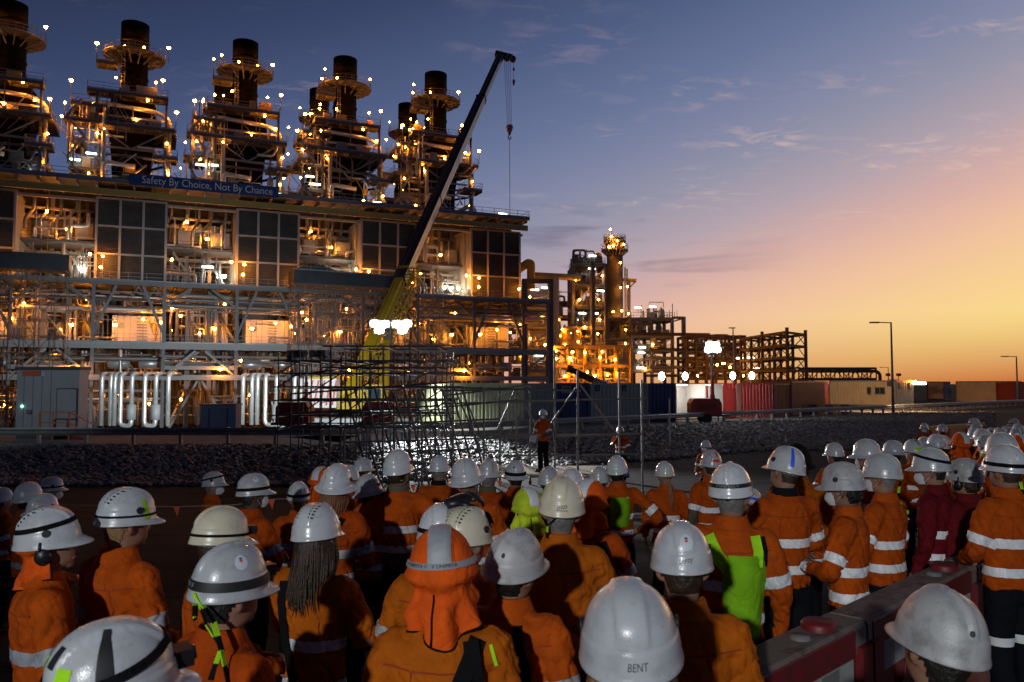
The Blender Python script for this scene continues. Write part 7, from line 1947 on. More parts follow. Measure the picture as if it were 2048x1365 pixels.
# hoods that cover the helmet and fall to the shoulders
_hood = {}
def hood_mesh(kind='ridge', seed=1):
    k = (kind, seed)
    if k in _hood: return _hood[k]
    rr = random.Random(seed)
    b = MB(); n = 72; rows = []
    for t in (0.0001, 0.1, 0.2, 0.3, 0.42, 0.54, 0.66, 0.78, 0.86, 0.90):
        rows.append([helm_surf(2 * PI * j / n, t, 0.006, 'ridge')[0] for j in range(n + 1)])
    b.sheet(rows)
    # flap from the back and sides
    f0, f1 = -1.75, 1.75; nn = 60; rows = []
    for i in range(15):
        f = i / 14; row = []
        for j in range(nn + 1):
            th = f0 + (f1 - f0) * j / nn; base, _ = helm_surf(th, 0.89, 0.0065, 'ridge')
            d = V((base.x, base.y, 0)).normalized()
            fold = 0.017 * math.sin(th * 5.2 + 1.2 * f + seed) * f + 0.012 * math.sin(th * 9 - 3 * f + seed * 2) * f + 0.02 * noise.noise(V((th * 1.8, f * 3.5, seed)))
            pinch = -0.034 * math.exp(-((f - 0.34) / 0.22) ** 2) + 0.004 * f + (0.012 * math.sin(f * 15 + 3 * th) * f * (1 - f) * 2)
            ln = 0.205 + 0.028 * math.cos(th * 2.0) + 0.014 * math.sin(th * 4 + seed)
            row.append(base + d * (0.0165 * math.exp(-((f - 0.17) / 0.10) ** 2) + (fold + pinch) * sstep(0.12, 0.4, f)) + V((0, 0, -(ln + 0.028) * f)))
        rows.append(row)
    b.sheet(rows)
    me = b.mesh('hood', 'hood_orange')
    e = MB()
    e.tube(rows[-1], 0.0042, 5); e.tube([r[0] for r in rows], 0.0042, 5); e.tube([r[-1] for r in rows], 0.0042, 5)
    mid_ = int(nn * 0.42); e.tube([r[mid_] + V((0, -0.003, 0)) for r in rows[5:]], 0.0042, 5)
    pe = e.mesh('piping', 'strap_black')
    s2 = patch_on(-0.30, 0.30, 0.10, 0.98, 0.0085, 'ridge', 12, 18)
    # widen to constant width over the crown
    s3 = MB(); g_ = []
    for i in range(20):
        t = -0.25 + 1.13 * i / 19; row = []
        for j in range(9):
            x = -0.038 + 0.076 * j / 8
            tt = abs(t); rad = max(0.02, HB * math.sin(max(tt, 0.02) * PI / 2) ** 0.86)
            th = math.asin(max(-1, min(1, x / rad))) if abs(x) < rad else math.copysign(PI / 2, x)
            if t < 0: th = PI - th
            row.append(helm_surf(th, max(tt, 0.05), 0.0092, 'ridge')[0])
        g_.append(row)
    s3.sheet(g_); se = s3.mesh('silver_stripe', 'band_dim')
    _hood[k] = (me, pe, se); return _hood[k]

_cl = MB(); _cl.lathe([(0.104, 1.486), (0.101, 1.505), (0.094, 1.517), (0.082, 1.551), (0.078, 1.555), (0.076, 1.53), (0.076, 1.50)], (0, -0.010, 0), 30, 1.0, 0.98)
for i_ in range(len(_cl.v)):
    x_, y_, z_ = _cl.v[i_]; _cl.v[i_] = (x_, y_, z_ - 0.035 * sstep(0.0, 0.08, y_))
COLLAR_ME = _cl.mesh('collar', 'shirt_orange')
mat('seam', (0.28, 0.038, 0.0015), 0.9, 0, 0)
def part(name, me, parent, m=None, M=None):
    """mesh part in the person's own frame; m overrides slot 0 on the object"""
    o = bpy.data.objects.new(name, me); COL.objects.link(o); o.parent = parent
    if M is not None: o.matrix_basis = M
    if m:
        ms = m if isinstance(m, (list, tuple)) else [m]
        while len(me.materials) < len(ms): me.materials.append(MATS[ms[len(me.materials)]])
        for i, q in enumerate(ms):
            o.material_slots[i].link = 'OBJECT'; o.material_slots[i].material = MATS[q]
    return o
def smooth(me):
    for p in me.polygons: p.use_smooth = True
    return me
def bvh(me):
    return BVHTree.FromPolygons([v.co.copy() for v in me.vertices], [tuple(p.vertices) for p in me.polygons])
def drape(tree, pts, w, lift=0.006, back=True, thick=0.004, seg=26):
    """a strap laid on the back (or front) of the shirt along pts = [(x, z), ...]"""
    P = []
    for a, c in zip(pts[:-1], pts[1:]):
        k = max(2, int(seg / (len(pts) - 1)))
        for i in range(k): P.append((a[0] + (c[0] - a[0]) * i / k, a[1] + (c[1] - a[1]) * i / k))
    P.append(pts[-1])
    s_ = -1 if back else 1
    top = []; last = None
    for i, (x, z) in enumerate(P):
        q = P[min(i + 1, len(P) - 1)]; r = P[max(i - 1, 0)]
        d = V((q[0] - r[0], 0, q[1] - r[1])).normalized(); side_ = V((d.z, 0, -d.x))
        row = []
        for f in (-0.5, -0.17, 0.17, 0.5):
            o = V((x, 0, z)) + side_ * (w * f)
            hit = tree.ray_cast(V((o.x, s_ * 0.6, o.z)), V((0, -s_, 0)))
            y = hit[0].y if hit[0] is not None and abs(hit[0].y) < 0.35 and hit[0].y * s_ > -0.10 else None
            row.append([o.x, y, o.z])
        top.append(row)
    # fill misses, keep the strap taut
    ys = [min((c[1] * s_ for c in r if c[1] is not None), default=None) for r in top]
    ym = [max((c[1] * s_ for c in r if c[1] is not None), default=None) for r in top]
    vals = []
    lastv = 0.02
    for v in ym:
        if v is None: v = lastv
        lastv = v; vals.append(v)
    sm = [sum(vals[max(0, i - 1):i + 2]) / len(vals[max(0, i - 1):i + 2]) for i in range(len(vals))]
    g0, g1 = [], []
    for row, v in zip(top, sm):
        g0.append([V((c[0], s_ * (max(v, (c[1] * s_ if c[1] is not None else v)) + lift), c[2])) for c in row])
        g1.append([V((c[0], s_ * (max(v, (c[1] * s_ if c[1] is not None else v)) + lift - thick), c[2])) for c in row])
    b = MB(); b.sheet(g0); b.sheet(g1)
    b.sheet([[r[0] for r in g0], [r[0] for r in g1]]); b.sheet([[r[-1] for r in g0], [r[-1] for r in g1]])
    return b
PEOPLE = []
def person(px, pytop, d, label, yaw=0.0, pose='down', shirt='shirt_orange', seed=1, bands='band_mid', two=None, armb=True, trousers='cloth_navy', skin='skin_light', hair='short', haircol='hair_brown',
           helm='ridge', brim='cap', hmat='helmet_white', hyaw=0.0, hpitch=0.0, hroll=0.0, extras=(), zoff=0.0, scale=None, bulk=1.0, ground=None, longs=True, group='workers in the crowd', nbands=2, bandz=None):
    """the crown of the helmet sits at picture point (px, pytop) at depth d"""
    H0 = 1.847
    rj = random.Random(int(px * 7 + pytop)); yaw += rj.uniform(-0.12, 0.12)
    if hyaw == 0.0 and d > 3.0: hyaw = round(rj.uniform(-0.35, 0.35), 1)
    if hroll == 0.0: hroll = round(rj.uniform(-0.07, 0.07), 2)
    if hpitch == 0.0: hpitch = round(rj.choice((-0.1, -0.05, 0.0, 0.05, 0.08)), 2)
    best = None
    for q in range(-24, 25):        # keep the feet on the ground: nudge the depth until the stature is natural
        dd_ = d * (1 + 0.0125 * q); tp = at(px, pytop, dd_)
        gz_ = ground if ground is not None else ground_h(tp.x, dd_) + 0.004
        sc_ = (tp.z - gz_) / H0
        cost = abs(q) * 0.004 + max(0, 0.94 - sc_) + max(0, sc_ - 1.05)
        if best is None or cost < best[0]: best = (cost, dd_, tp, gz_, sc_)
    _, d, top, gz_, sc = best
    base = V((top.x, d, gz_))
    t = thing('person', label, 'person', base, yaw, group)
    t.matrix_basis = Matrix.Translation(base) @ Matrix.Rotation(yaw, 4, 'Z') @ Matrix.Scale(sc, 4); WORLD_M[t.name] = t.matrix_basis.copy()
    M = head_matrix(hyaw, hpitch, hroll)
    key = (round(hyaw, 2), round(hpitch, 2), round(hroll, 2))
    part('body', body_mesh(pose, M, key), t, [skin])
    sm = shirt_mesh(pose, seed, longs, bulk); sk = (pose, seed, longs, bulk)
    if two:
        tm = two_tone(sm, sk, two[1], two[2]); part('shirt', tm, t, [shirt, two[0]])
    else:
        part('shirt', smooth(sm), t, [shirt])
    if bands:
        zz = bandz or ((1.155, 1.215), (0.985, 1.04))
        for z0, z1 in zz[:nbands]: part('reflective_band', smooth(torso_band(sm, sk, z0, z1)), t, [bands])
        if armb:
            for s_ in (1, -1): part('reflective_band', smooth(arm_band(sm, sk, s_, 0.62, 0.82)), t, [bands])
    part('trousers', smooth(trousers_mesh(seed % 3)), t, [trousers]); part('boots', BOOT_ME, t)
    if hair: part('hair', hair_mesh(hair), t, [haircol], M)
    if not any(isinstance(e, tuple) and e[0] == 'collar' for e in extras): part('collar', COLLAR_ME, t, [shirt])
    if d < 6.5:
        tr_ = bvh(sm)
        part('yoke_seam', drape(tr_, [(-0.205, 1.385), (-0.1, 1.372), (0.0, 1.368), (0.1, 1.372), (0.205, 1.385)], 0.007, 0.0015, thick=0.003).mesh('yoke_seam', 'seam'), t)
        for s_ in (-1, 1): part('pleat_seam', drape(tr_, [(s_ * 0.105, 1.37), (s_ * 0.11, 1.28), (s_ * 0.112, 1.22)], 0.005, 0.0012, thick=0.002).mesh('pleat_seam', 'seam'), t)
    # helmet
    HM = M @ Matrix.Translation((0, 0.002, 1.684)) @ Matrix.Rotation(0.085, 4, 'X')
    hood = [e for e in extras if isinstance(e, tuple) and e[0] == 'hood']
    if hood: hmat = hood[0][1]
    elif d < 13 and not any(isinstance(e, tuple) and e[0] in ('logo', 'spot', 'text') for e in extras) and not any(w in label for w in ('plain', 'clean', 'cap ')):
        if rj.random() < 0.6: extras = tuple(extras) + (('spot', rj.uniform(-1.6, 1.6), rj.uniform(0.45, 0.7), rj.uniform(0.008, 0.014), rj.choice(('sticker_pale', 'letter_blue', 'sticker_orange', 'vent_black', 'headband_grey'))),)
        if rj.random() < 0.4: extras = tuple(extras) + ('socket',)
    h = part('helmet', helmet_mesh(helm, brim), t, [hmat], HM)
    part('lining', LINING_ME, h)
    if 'noband' not in extras: part('headband', HEADBAND_ME, h)
    tree = None
    for e in extras:
        nm = e if isinstance(e, str) else e[0]
        arg = e[1:] if isinstance(e, tuple) else ()
        if nm == 'ratchet': part('ratchet_knob', RATCHET_ME, h)
        elif nm == 'text':      # string, angle, t, size
            part('lettering', text_on(arg[0], arg[1], arg[2], arg[3], 0.0012, helm, arg[4] if len(arg) > 4 else 'letter_black', slope=arg[5] if len(arg) > 5 else 0), h)
        elif nm == 'band':      # elastic strap round the helmet
            b = MB(); t0, t1 = (arg[1], arg[2]) if len(arg) > 2 else (0.80, 0.93)
            b.sheet([[helm_surf(2 * PI * j / 64, t0 + (t1 - t0) * i / 3 + (0.0), 0.003, helm)[0] for j in range(65)] for i in range(4)])
            part('elastic_band', b.mesh('elastic_band', arg[0] if arg else 'strap_black'), h)
            if len(arg) > 3: part('lettering', text_on(arg[3], arg[4], (t0 + t1) / 2, 0.019, 0.0042, helm, 'headband_grey', 1.25), h)
        elif nm == 'tilt_band':
            b = MB(); g_ = []
            for i in range(3): g_.append([helm_surf(2 * PI * j / 64, max(0.25, 0.66 + 0.24 * math.cos(2 * PI * j / 64) * arg[0] + 0.05 * i), 0.004, helm)[0] for j in range(65)])
            b.sheet(g_); part('elastic_band', b.mesh('elastic_band', 'strap_black'), h)
        elif nm == 'goggles':   # goggles worn on the front of the helmet
            b = MB(); b.sheet([[helm_surf(PI - 0.75 + 1.5 * j / 12, 0.56 + 0.26 * i / 3, 0.022, helm)[0] for j in range(13)] for i in range(4)]); b.sheet([[helm_surf(PI - 0.8 + 1.6 * j / 12, 0.53 + 0.32 * i / 3, 0.006, helm)[0] for j in range(13)] for i in range(4)])
            part('goggles', b.mesh('goggles', 'muff_black'), h)
        elif nm == 'logo':      # angle, t, size
            th, tt, sz = arg[:3]
            b = MB()
            g_ = [[helm_surf(th + sz * r_ / 8 * math.cos(a) / 0.125, tt - sz * r_ / 8 * math.sin(a) / 0.205, 0.0008, helm)[0] for a in [2 * PI * j / 24 for j in range(25)]] for r_ in range(0, 9)]
            b.sheet(g_); lg = part('sticker', b.mesh('sticker', 'sticker_pale'), h)
            for dy, mm in ((0.62, 'letter_blue'), (0.30, 'tape_red')):
                b = MB(); y0 = dy * sz
                L_ = lambda x, y: helm_surf(th + x / 0.125, tt - y / 0.205, 0.0016, helm)[0]
                w_ = 0.24 * sz; hh = 0.26 * sz; dp = 0.10 * sz
                b.sheet([[L_(-w_, y0), L_(-w_ / 2, y0 - dp / 2), L_(0, y0 - dp), L_(w_ / 2, y0 - dp / 2), L_(w_, y0)], [L_(-w_, y0 - hh), L_(-w_ / 2, y0 - hh - dp / 2), L_(0, y0 - hh - dp), L_(w_ / 2, y0 - hh - dp / 2), L_(w_, y0 - hh)]])
                part('emblem', b.mesh('emblem', mm), lg)
        elif nm == 'spot':      # small round or square sticker: angle, t, size, material
            b = MB(); th, tt, sz, mm = arg
            b.sheet([[helm_surf(th + sz * r_ / 4 * math.cos(a) / 0.125, tt - sz * r_ / 4 * math.sin(a) / 0.205, 0.0014, helm)[0] for a in [2 * PI * j / 16 for j in range(17)]] for r_ in range(0, 5)])
            part('sticker', b.mesh('sticker', mm), h)
        elif nm == 'tape':      # th0, th1, t0, t1, material
            part('tape', patch_on(arg[0], arg[1], arg[2], arg[3], 0.0016, helm, 18, 8).mesh('tape', arg[4]), h)
        elif nm == 'vents':
            for s_ in (-1, 1):
                for i in range(6):
                    b = MB(); tt = 0.16 + i * 0.085; x0, x1 = (0.026, 0.050)
                    def hp(x, t_):
                        rad = HB * math.sin(t_ * PI / 2) ** 0.86; return helm_surf(s_ * math.asin(min(1, x / max(rad, x))), t_, 0.002, helm)[0]
                    b.sheet([[hp(x0 + 0.002 * q, tt + 0.01 * q) for q in range(2)] + [hp(x1, tt + 0.035)], [hp(x0 + 0.002 * q, tt + 0.042 + 0.01 * q) for q in range(2)] + [hp(x1, tt + 0.07)]])
                    part('vent_slot', b.mesh('vent_slot', 'vent_black'), h)
        elif nm == 'muffs':
            for q in MUFF_ME: part('ear_muff', q, h, [arg[0] if arg else 'muff_black'])
        elif nm == 'socket':
            for q in SLOT_ME: part('muff_socket', q, h)
        elif nm == 'lamp': part('head_lamp', LAMP_ME, h)
        elif nm == 'mask': part('face_mask', MASK_ME, t, None, M)
        elif nm == 'glasses': part('safety_glasses', GLASSES_ME, t, None, M)
        elif nm == 'hood':
            me, pe, se = hood_mesh('ridge', arg[2] if len(arg) > 2 else 1)
            ho = part('hood', me, t, [arg[0]], HM); part('piping', pe, ho); part('silver_stripe', se, ho, [arg[1]])
            if 'lampband' in extras:
                b = MB(); b.sheet([[helm_surf(-2.2 + 4.4 * j / 48, tt_, lf_, 'ridge')[0] for j in range(49)] for tt_, lf_ in ((0.80, 0.0105), (0.84, 0.012), (0.885, 0.0145))]); part('lamp_strap', b.mesh('lamp_strap', 'headband_grey'), ho); part('lettering', text_on('V UHIMIVA V   V UHIMIVA', -0.35, 0.842, 0.015, 0.0135, 'ridge', 'vent_black', 1.25), ho)
        elif nm == 'flap':      # only the neck flap, below the helmet
            me, pe, se = hood_mesh('ridge', 4)
            ho = part('neck_flap', me, t, [arg[0]], HM @ Matrix.Translation((0, 0.004, -0.02)) @ Matrix.Diagonal((0.86, 0.9, 0.86, 1)))
            part('piping', pe, ho)
        elif nm == 'chin':      # lime chin lanyard down the back
            tree = tree or bvh(sm)
            pts = arg[0] if arg else [(0.045, 1.60), (0.075, 1.50), (0.10, 1.40), (0.085, 1.33)]
            mats_ = ('strap_lime', 'strap_black')
            P = [V((0.03, -0.13, 1.69))]
            for x, z in pts:
                hit = tree.ray_cast(V((x, -0.6, z)), V((0, 1, 0))); P.append(V((x, (hit[0].y if hit[0] is not None else -0.09) - 0.010, z)))
            for i, (a, c) in enumerate(zip(P[:-1], P[1:])):
                kseg = 2
                for q in range(kseg):
                    b = MB(); b.bar(a + (c - a) * (q / kseg), a + (c - a) * ((q + 1.04) / kseg), 0.019, 0.005); part('lanyard_segment', b.mesh('lanyard_segment', mats_[(i * kseg + q) % 2 if i + q > 0 else 0]), t)
        elif nm == 'strap':     # material, width, points
            tree = tree or bvh(sm); part('shoulder_strap', smooth(drape(tree, arg[2], arg[1], 0.007).mesh('shoulder_strap', arg[0])), t)
        elif nm == 'patch_back':    # sheet of cloth on the back between outlines: material, [(z, x0, x1)...], bulge
            tree = tree or bvh(sm)
            rows = []
            R_ = arg[1]
            for (z0, a0, a1), (z1, c0, c1) in zip(R_[:-1], R_[1:]):
                for q in range(4):
                    f = q / 4; rows.append((z0 + (z1 - z0) * f, a0 + (c0 - a0) * f, a1 + (c1 - a1) * f))
            rows.append(R_[-1]); g_ = []; bulge = arg[2]
            for i, (z, xa, xb) in enumerate(rows):
                row = []
                for j in range(13):
                    f = j / 12; x = xa + (xb - xa) * f; hit = tree.ray_cast(V((x, -0.6, z)), V((0, 1, 0)))
                    y = hit[0].y if hit[0] is not None and hit[0].y < 0.03 else -0.06
                    bl_ = bulge * (math.sin(PI * f) ** 0.5) * (math.sin(PI * min(1, (i + 0.6) / len(rows))) ** 0.5)
                    row.append(V((x, y - 0.008 - bl_ + 0.004 * noise.noise(V((x * 20, z * 14, seed))), z)))
                g_.append(row)
            b = MB(); b.sheet(g_); part(arg[3] if len(arg) > 3 else 'vest_panel', b.mesh('vest_panel', arg[0]), t)
        elif nm == 'ring_print':    # round pale mark on the back
            tree = tree or bvh(sm); b = MB(); cx, cz, r0, r1 = arg[1:5]; g_ = []
            for rr_ in (r0, (r0 + r1) / 2, r1):
                row = []
                for j in range(29):
                    a = 2 * PI * j / 28; x, z = cx + rr_ * math.cos(a), cz + rr_ * math.sin(a); hit = tree.ray_cast(V((x, -0.6, z)), V((0, 1, 0))); row.append(V((x, (hit[0].y if hit[0] is not None else 0) - 0.004, z)))
                g_.append(row)
            b.sheet(g_); part('print', b.mesh('print', arg[0]), t)
            b = MB(); g_ = []
            for w_ in (-0.011, 0.011):
                row = []
                for j in range(5):
                    f = j / 4; x, z = cx + (0.2 + 0.9 * f) * r1 * 0.8 + w_ * 0.6, cz - (0.2 + 0.9 * f) * r1 * 0.8 + w_ * 0.6; hit = tree.ray_cast(V((x, -0.6, z)), V((0, 1, 0))); row.append(V((x, (hit[0].y if hit[0] is not None else 0) - 0.0045, z)))
                g_.append(row)
            b.sheet(g_); part('print', b.mesh('print', arg[0]), t)
        elif nm == 'collar':
            b = MB(); b.lathe([(0.090, 1.515), (0.090, 1.535), (0.082, 1.568), (0.077, 1.571), (0.076, 1.53)], (0, -0.008, -0.012), 26, 1.0, 0.98); part('collar', b.mesh('collar', arg[0]), t)
    PEOPLE.append(t)
    return t
# ================================================================== THE CROWD
def face(px, d, tx=1.4, ty=24.0):
    x = PX(px, d); return -math.atan2(tx - x, ty - d)
P = person
# --- left, nearest first
P(222, 1226, 1.78, 'bottom left worker in a white helmet crossed by a head lamp and lime strap', -0.95, 'front', 'shirt_orange_deep', 1, 'band_dim', hair='short', haircol='hair_black', helm='ridge', hroll=0.12,
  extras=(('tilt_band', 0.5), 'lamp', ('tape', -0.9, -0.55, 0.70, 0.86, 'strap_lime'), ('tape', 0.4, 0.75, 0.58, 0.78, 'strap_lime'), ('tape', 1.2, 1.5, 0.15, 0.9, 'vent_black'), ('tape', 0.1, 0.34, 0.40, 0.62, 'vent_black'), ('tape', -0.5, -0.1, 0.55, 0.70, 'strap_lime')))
P(98, 1008, 3.6, 'worker in a vented helmet over a bright orange neck flap, facing right', -1.0, 'front', 'shirt_orange', 2, 'band_dim', helm='vent', hair='short', haircol='hair_black', extras=('vents', ('flap', 'hood_orange'), ('muffs', 'muff_black'), ('tilt_band', 0.3)))
P(247, 970, 3.9, 'worker with black helmet vent slots and a head shadow on the orange back', -0.55, 'front', 'shirt_orange', 3, 'band_dim', helm='vent', hair='short', haircol='hair_light', extras=('vents', ('band', 'strap_black', 0.90, 0.94), ('tape', 1.9, 2.1, 0.55, 1.0, 'strap_lime')))
P(6, 974, 9.0, 'worker cut off by the left frame edge, white helmet only half showing', -0.5, 'down', 'shirt_orange', 2, 'band_mid')
P(58, 962, 7.4, 'worker in a plain white helmet and orange shirt standing behind the neck flap worker', -0.6, 'front', 'shirt_orange', 1, 'band_dim', helm='cap', haircol='hair_black')
P(103, 952, 9.5, 'worker with white face mask, helmet with dark band, farthest back of the left edge group', -1.0, 'front', 'shirt_orange_deep', 3, 'band_dim', haircol='hair_grey', extras=('mask', ('band', 'strap_black', 0.86, 0.94)))
P(84, 985, 6.2, 'worker in a pale helmet half hidden by the vented helmet at left', -0.7, 'front', 'shirt_orange', 2, 'band_dim', brim='full')
P(427, 942, 10.4, 'masked worker in side view alone before the dark rock bank, helmet with black socket', -1.35, 'front', 'shirt_orange', 1, None, haircol='hair_grey', extras=('mask', 'socket', ('tilt_band', 0.35), 'glasses'))
P(506, 945, 6.3, 'dark haired worker with lime vest straps and black helmet band, left of the pennant', -0.75, 'folded', 'shirt_orange_deep', 2, 'band_dim', hair='short', haircol='hair_black', skin='skin_dark', extras=(('band', 'strap_black', 0.84, 0.94), ('logo', 1.5, 0.5, 0.028), 'mask', ('strap', 'strap_lime', 0.055, [(0.10, 1.44), (0.06, 1.25), (0.09, 1.05)]), ('strap', 'strap_black', 0.02, [(0.14, 1.43), (0.10, 1.25), (0.12, 1.05)])))
P(433, 1010, 4.7, 'worker in an ivory yellowed helmet with head lamp, facing right', -1.0, 'front', 'shirt_orange', 3, 'band_dim', hmat='helmet_ivory', hair='short', haircol='hair_brown', helm='keel', hpitch=-0.15, extras=('lamp', ('band', 'strap_black', 0.90, 0.95), 'glasses', ('strap', 'strap_black', 0.055, [(-0.13, 1.46), (-0.10, 1.25), (-0.12, 1.0)])))
P(452, 1080, 2.75, 'worker with a lettered black helmet band over a lime and black chin lanyard', -0.62, 'down', 'shirt_orange_deep', 2, None, hair='short', haircol='hair_black', helm='keel', hroll=0.06, hpitch=-0.08,
  extras=(('band', 'vent_black', 0.82, 0.95, 'V UHIMIVA V', -0.5), ('logo', 1.45, 0.52, 0.028), 'lamp', ('chin', [(0.05, 1.585), (0.085, 1.50), (0.115, 1.42)]), ('chin', [(-0.02, 1.60), (-0.02, 1.585)]), ('chin', [(0.10, 1.60), (0.15, 1.52), (0.18, 1.42)])))
P(598, 962, 7.6, 'worker with goggles pushed round a low white helmet, two dull stripes on orange back', 0.35, 'folded', 'shirt_orange', 1, 'band_dim', hair='short', haircol='hair_light', extras=(('band', 'strap_black', 0.84, 0.95), 'goggles', 'glasses'))
P(634, 1002, 4.25, 'woman with long dark loose hair, amber shirt and black bag strap', -0.35, 'folded', 'shirt_amber', 3, 'band_mid', hair='long', haircol='hair_brown', helm='vent', hmat='helmet_bright', armb=False, longs=False,
  extras=('vents', ('strap', 'strap_black', 0.05, [(-0.115, 1.455), (-0.10, 1.30), (-0.06, 1.10), (-0.02, 0.95)])), bandz=((1.13, 1.185), (0.93, 0.98)), two=None)
P(669, 925, 5.9, 'worker with shoulder length auburn hair under a wide brimmed white helmet', -0.3, 'front', 'shirt_orange_deep', 2, 'band_dim', hair='shoulder', haircol='hair_auburn', brim='full', hroll=0.12, extras=(('strap', 'strap_black', 0.045, [(0.12, 1.45), (0.02, 1.2), (-0.1, 1.0)]),))
P(640, 934, 8.8, 'worker in an orange hood over the helmet, half hidden by the auburn haired worker', -0.3, 'down', 'shirt_orange', 1, None, hair=None, extras=(('hood', 'hood_orange', 'band_mid', 2),))
P(695, 929, 9.4, 'masked worker in a small white helmet between the wide brims, looking right', -1.2, 'front', 'shirt_orange', 3, 'band_mid', haircol='hair_brown', extras=('mask', ('tape', -0.2, 0.2, 0.5, 0.7, 'strap_lime')))
P(725, 915, 13.5, 'masked worker farthest back left of the lime strapped helmet, looking right', -1.2, 'front', 'shirt_orange', 2, None, skin='skin_dark', haircol='hair_black', extras=('mask',))
P(741, 947, 6.9, 'worker in a tilted wide brimmed helmet left of the man with hands on hips', -0.35, 'front', 'shirt_orange', 1, 'band_mid', brim='full', hroll=-0.15, haircol='hair_black')
P(797, 897, 6.9, 'tall worker with hands on hips, lime goggle strap under the helmet and khaki sleeves', -0.06, 'hips', 'shirt_orange', 1, 'band_mid', two=('cloth_khaki', 1.02, 0.82), haircol='hair_brown', hmat='helmet_bright', hyaw=-0.25, bandz=((1.175, 1.235), (1.02, 1.075)),
  extras=(('collar', 'cloth_khaki'), ('band', 'strap_lime', 1.0, 1.04), 'ratchet', ('chin', [(0.055, 1.60), (0.03, 1.585)])))
P(878, 910, 9.6, 'bald necked worker with a dark collar, right of the man with hands on hips', -0.1, 'folded', 'shirt_orange', 2, None, hair='crop', haircol='hair_grey', extras=(('collar', 'cloth_black'),))
P(938, 912, 6.4, 'worker with a wide brimmed helmet tilted sideways and khaki collar, two pale stripes', -0.12, 'folded', 'shirt_orange', 3, 'band_mid', two=('cloth_khaki', 1.0, 0.82), brim='full', helm='keel', hroll=-0.16, hpitch=0.1, hair='short', haircol='hair_light', bandz=((1.175, 1.23), (1.02, 1.07)), extras=(('collar', 'cloth_khaki'),))
P(976, 917, 8.6, 'grey haired worker in a white helmet with yellow earplug cord', -0.45, 'front', 'shirt_orange_deep', 1, None, haircol='hair_grey', extras=(('collar', 'cloth_khaki'), 'glasses', ('tape', 0.6, 0.75, 0.4, 0.9, 'yellow_paint')))
P(1032, 920, 9.0, 'worker in a wide brimmed helmet with a black goggle band, before the planks', 0.05, 'folded', 'shirt_orange_deep', 2, None, brim='full', hair='short', haircol='hair_black', extras=(('band', 'strap_black', 0.84, 0.98),))
P(880, 1004, 4.5, 'worker with a black glove tucked on a white helmet behind the big orange hood', 0.15, 'front', 'shirt_amber', 2, 'band_dim', haircol='hair_brown', extras=(('band', 'strap_black', 0.84, 0.93), 'goggles'))
P(928, 1008, 5.2, 'worker in an ivory helmet half behind the big orange hood', -0.5, 'front', 'shirt_orange', 1, 'band_mid', two=('cloth_khaki', 1.02, 0.82), hmat='helmet_ivory', haircol='hair_grey', helm='vent', extras=('vents', 'goggles'))
P(888, 1052, 2.85, 'worker in a big bright orange hood with a grey silver stripe over the helmet', -0.08, 'down', 'shirt_amber', 3, None, hair=None, bulk=1.02,
  extras=(('hood', 'hood_orange', 'band_dim', 1), 'lampband', ('strap', 'strap_black', 0.06, [(0.125, 1.47), (0.05, 1.30), (-0.02, 1.1)]), ('strap', 'strap_black', 0.055, [(0.10, 1.47), (0.125, 1.30), (0.09, 1.1)]), ('strap', 'strap_lime', 0.012, [(0.17, 1.45), (0.19, 1.38)])))
P(1058, 975, 5.6, 'worker in a lime yellow hood with silver stripe over the helmet', 0.1, 'front', 'shirt_orange', 2, 'band_mid', hair=None, extras=(('hood', 'hood_lime', 'band_mid', 3), ('strap', 'strap_lime', 0.06, [(0.06, 1.46), (0.02, 1.25), (0.0, 1.0)])))
P(1023, 1050, 3.25, 'worker in a shaded dusty white helmet with black bag strap, right of the big hood', -0.3, 'down', 'shirt_orange', 1, 'band_dim', hmat='helmet_dusty', hair='short', haircol='hair_black', helm='keel', hroll=0.16, hpitch=0.08, extras=(('strap', 'strap_black', 0.042, [(0.07, 1.46), (0.11, 1.30), (0.13, 1.0)]), ('spot', 0.3, 0.62, 0.010, 'vent_black')))
P(1120, 950, 4.15, 'worker whose ivory helmet carries the handwritten name Jezza, grey hair', -0.05, 'folded', 'shirt_amber', 2, None, hmat='helmet_ivory', hair='short', haircol='hair_grey', hyaw=-0.12, bulk=1.08,
  extras=(('text', 'Jezza', 0.20, 0.885, 0.028, 'letter_black', 0.12), ('tape', -0.02, 0.44, 0.955, 0.965, 'letter_black'), ('spot', 0.0, 0.06, 0.016, 'vent_black'), ('chin', [(-0.06, 1.60), (-0.065, 1.54)]), ('tape', -1.25, -1.1, 0.4, 0.8, 'strap_lime')))
P(1098, 932, 8.4, 'worker in a white helmet just behind the Jezza helmet on the left side', -0.2, 'down', 'shirt_orange_deep', 1, None)
P(1143, 935, 6.4, 'worker in a bright white helmet just behind the Jezza helmet on the right side', -0.1, 'behind', 'shirt_orange_deep', 3, None, hmat='helmet_bright')
P(1176, 958, 5.2, 'worker in an orange hood with pale stripe and dark strap, right of the Jezza helmet', -0.3, 'folded', 'shirt_orange_deep', 2, 'band_dim', hair=None, extras=(('hood', 'hood_orange', 'band_mid', 5), ('strap', 'strap_black', 0.06, [(0.13, 1.44), (0.16, 1.36), (0.14, 1.2)])))
P(1199, 932, 9.2, 'worker in a plain white helmet left of the blue earmuffs', -0.15, 'down', 'shirt_orange_deep', 1, None, extras=(('chin', [(0.0, 1.60), (0.0, 1.56)]),))
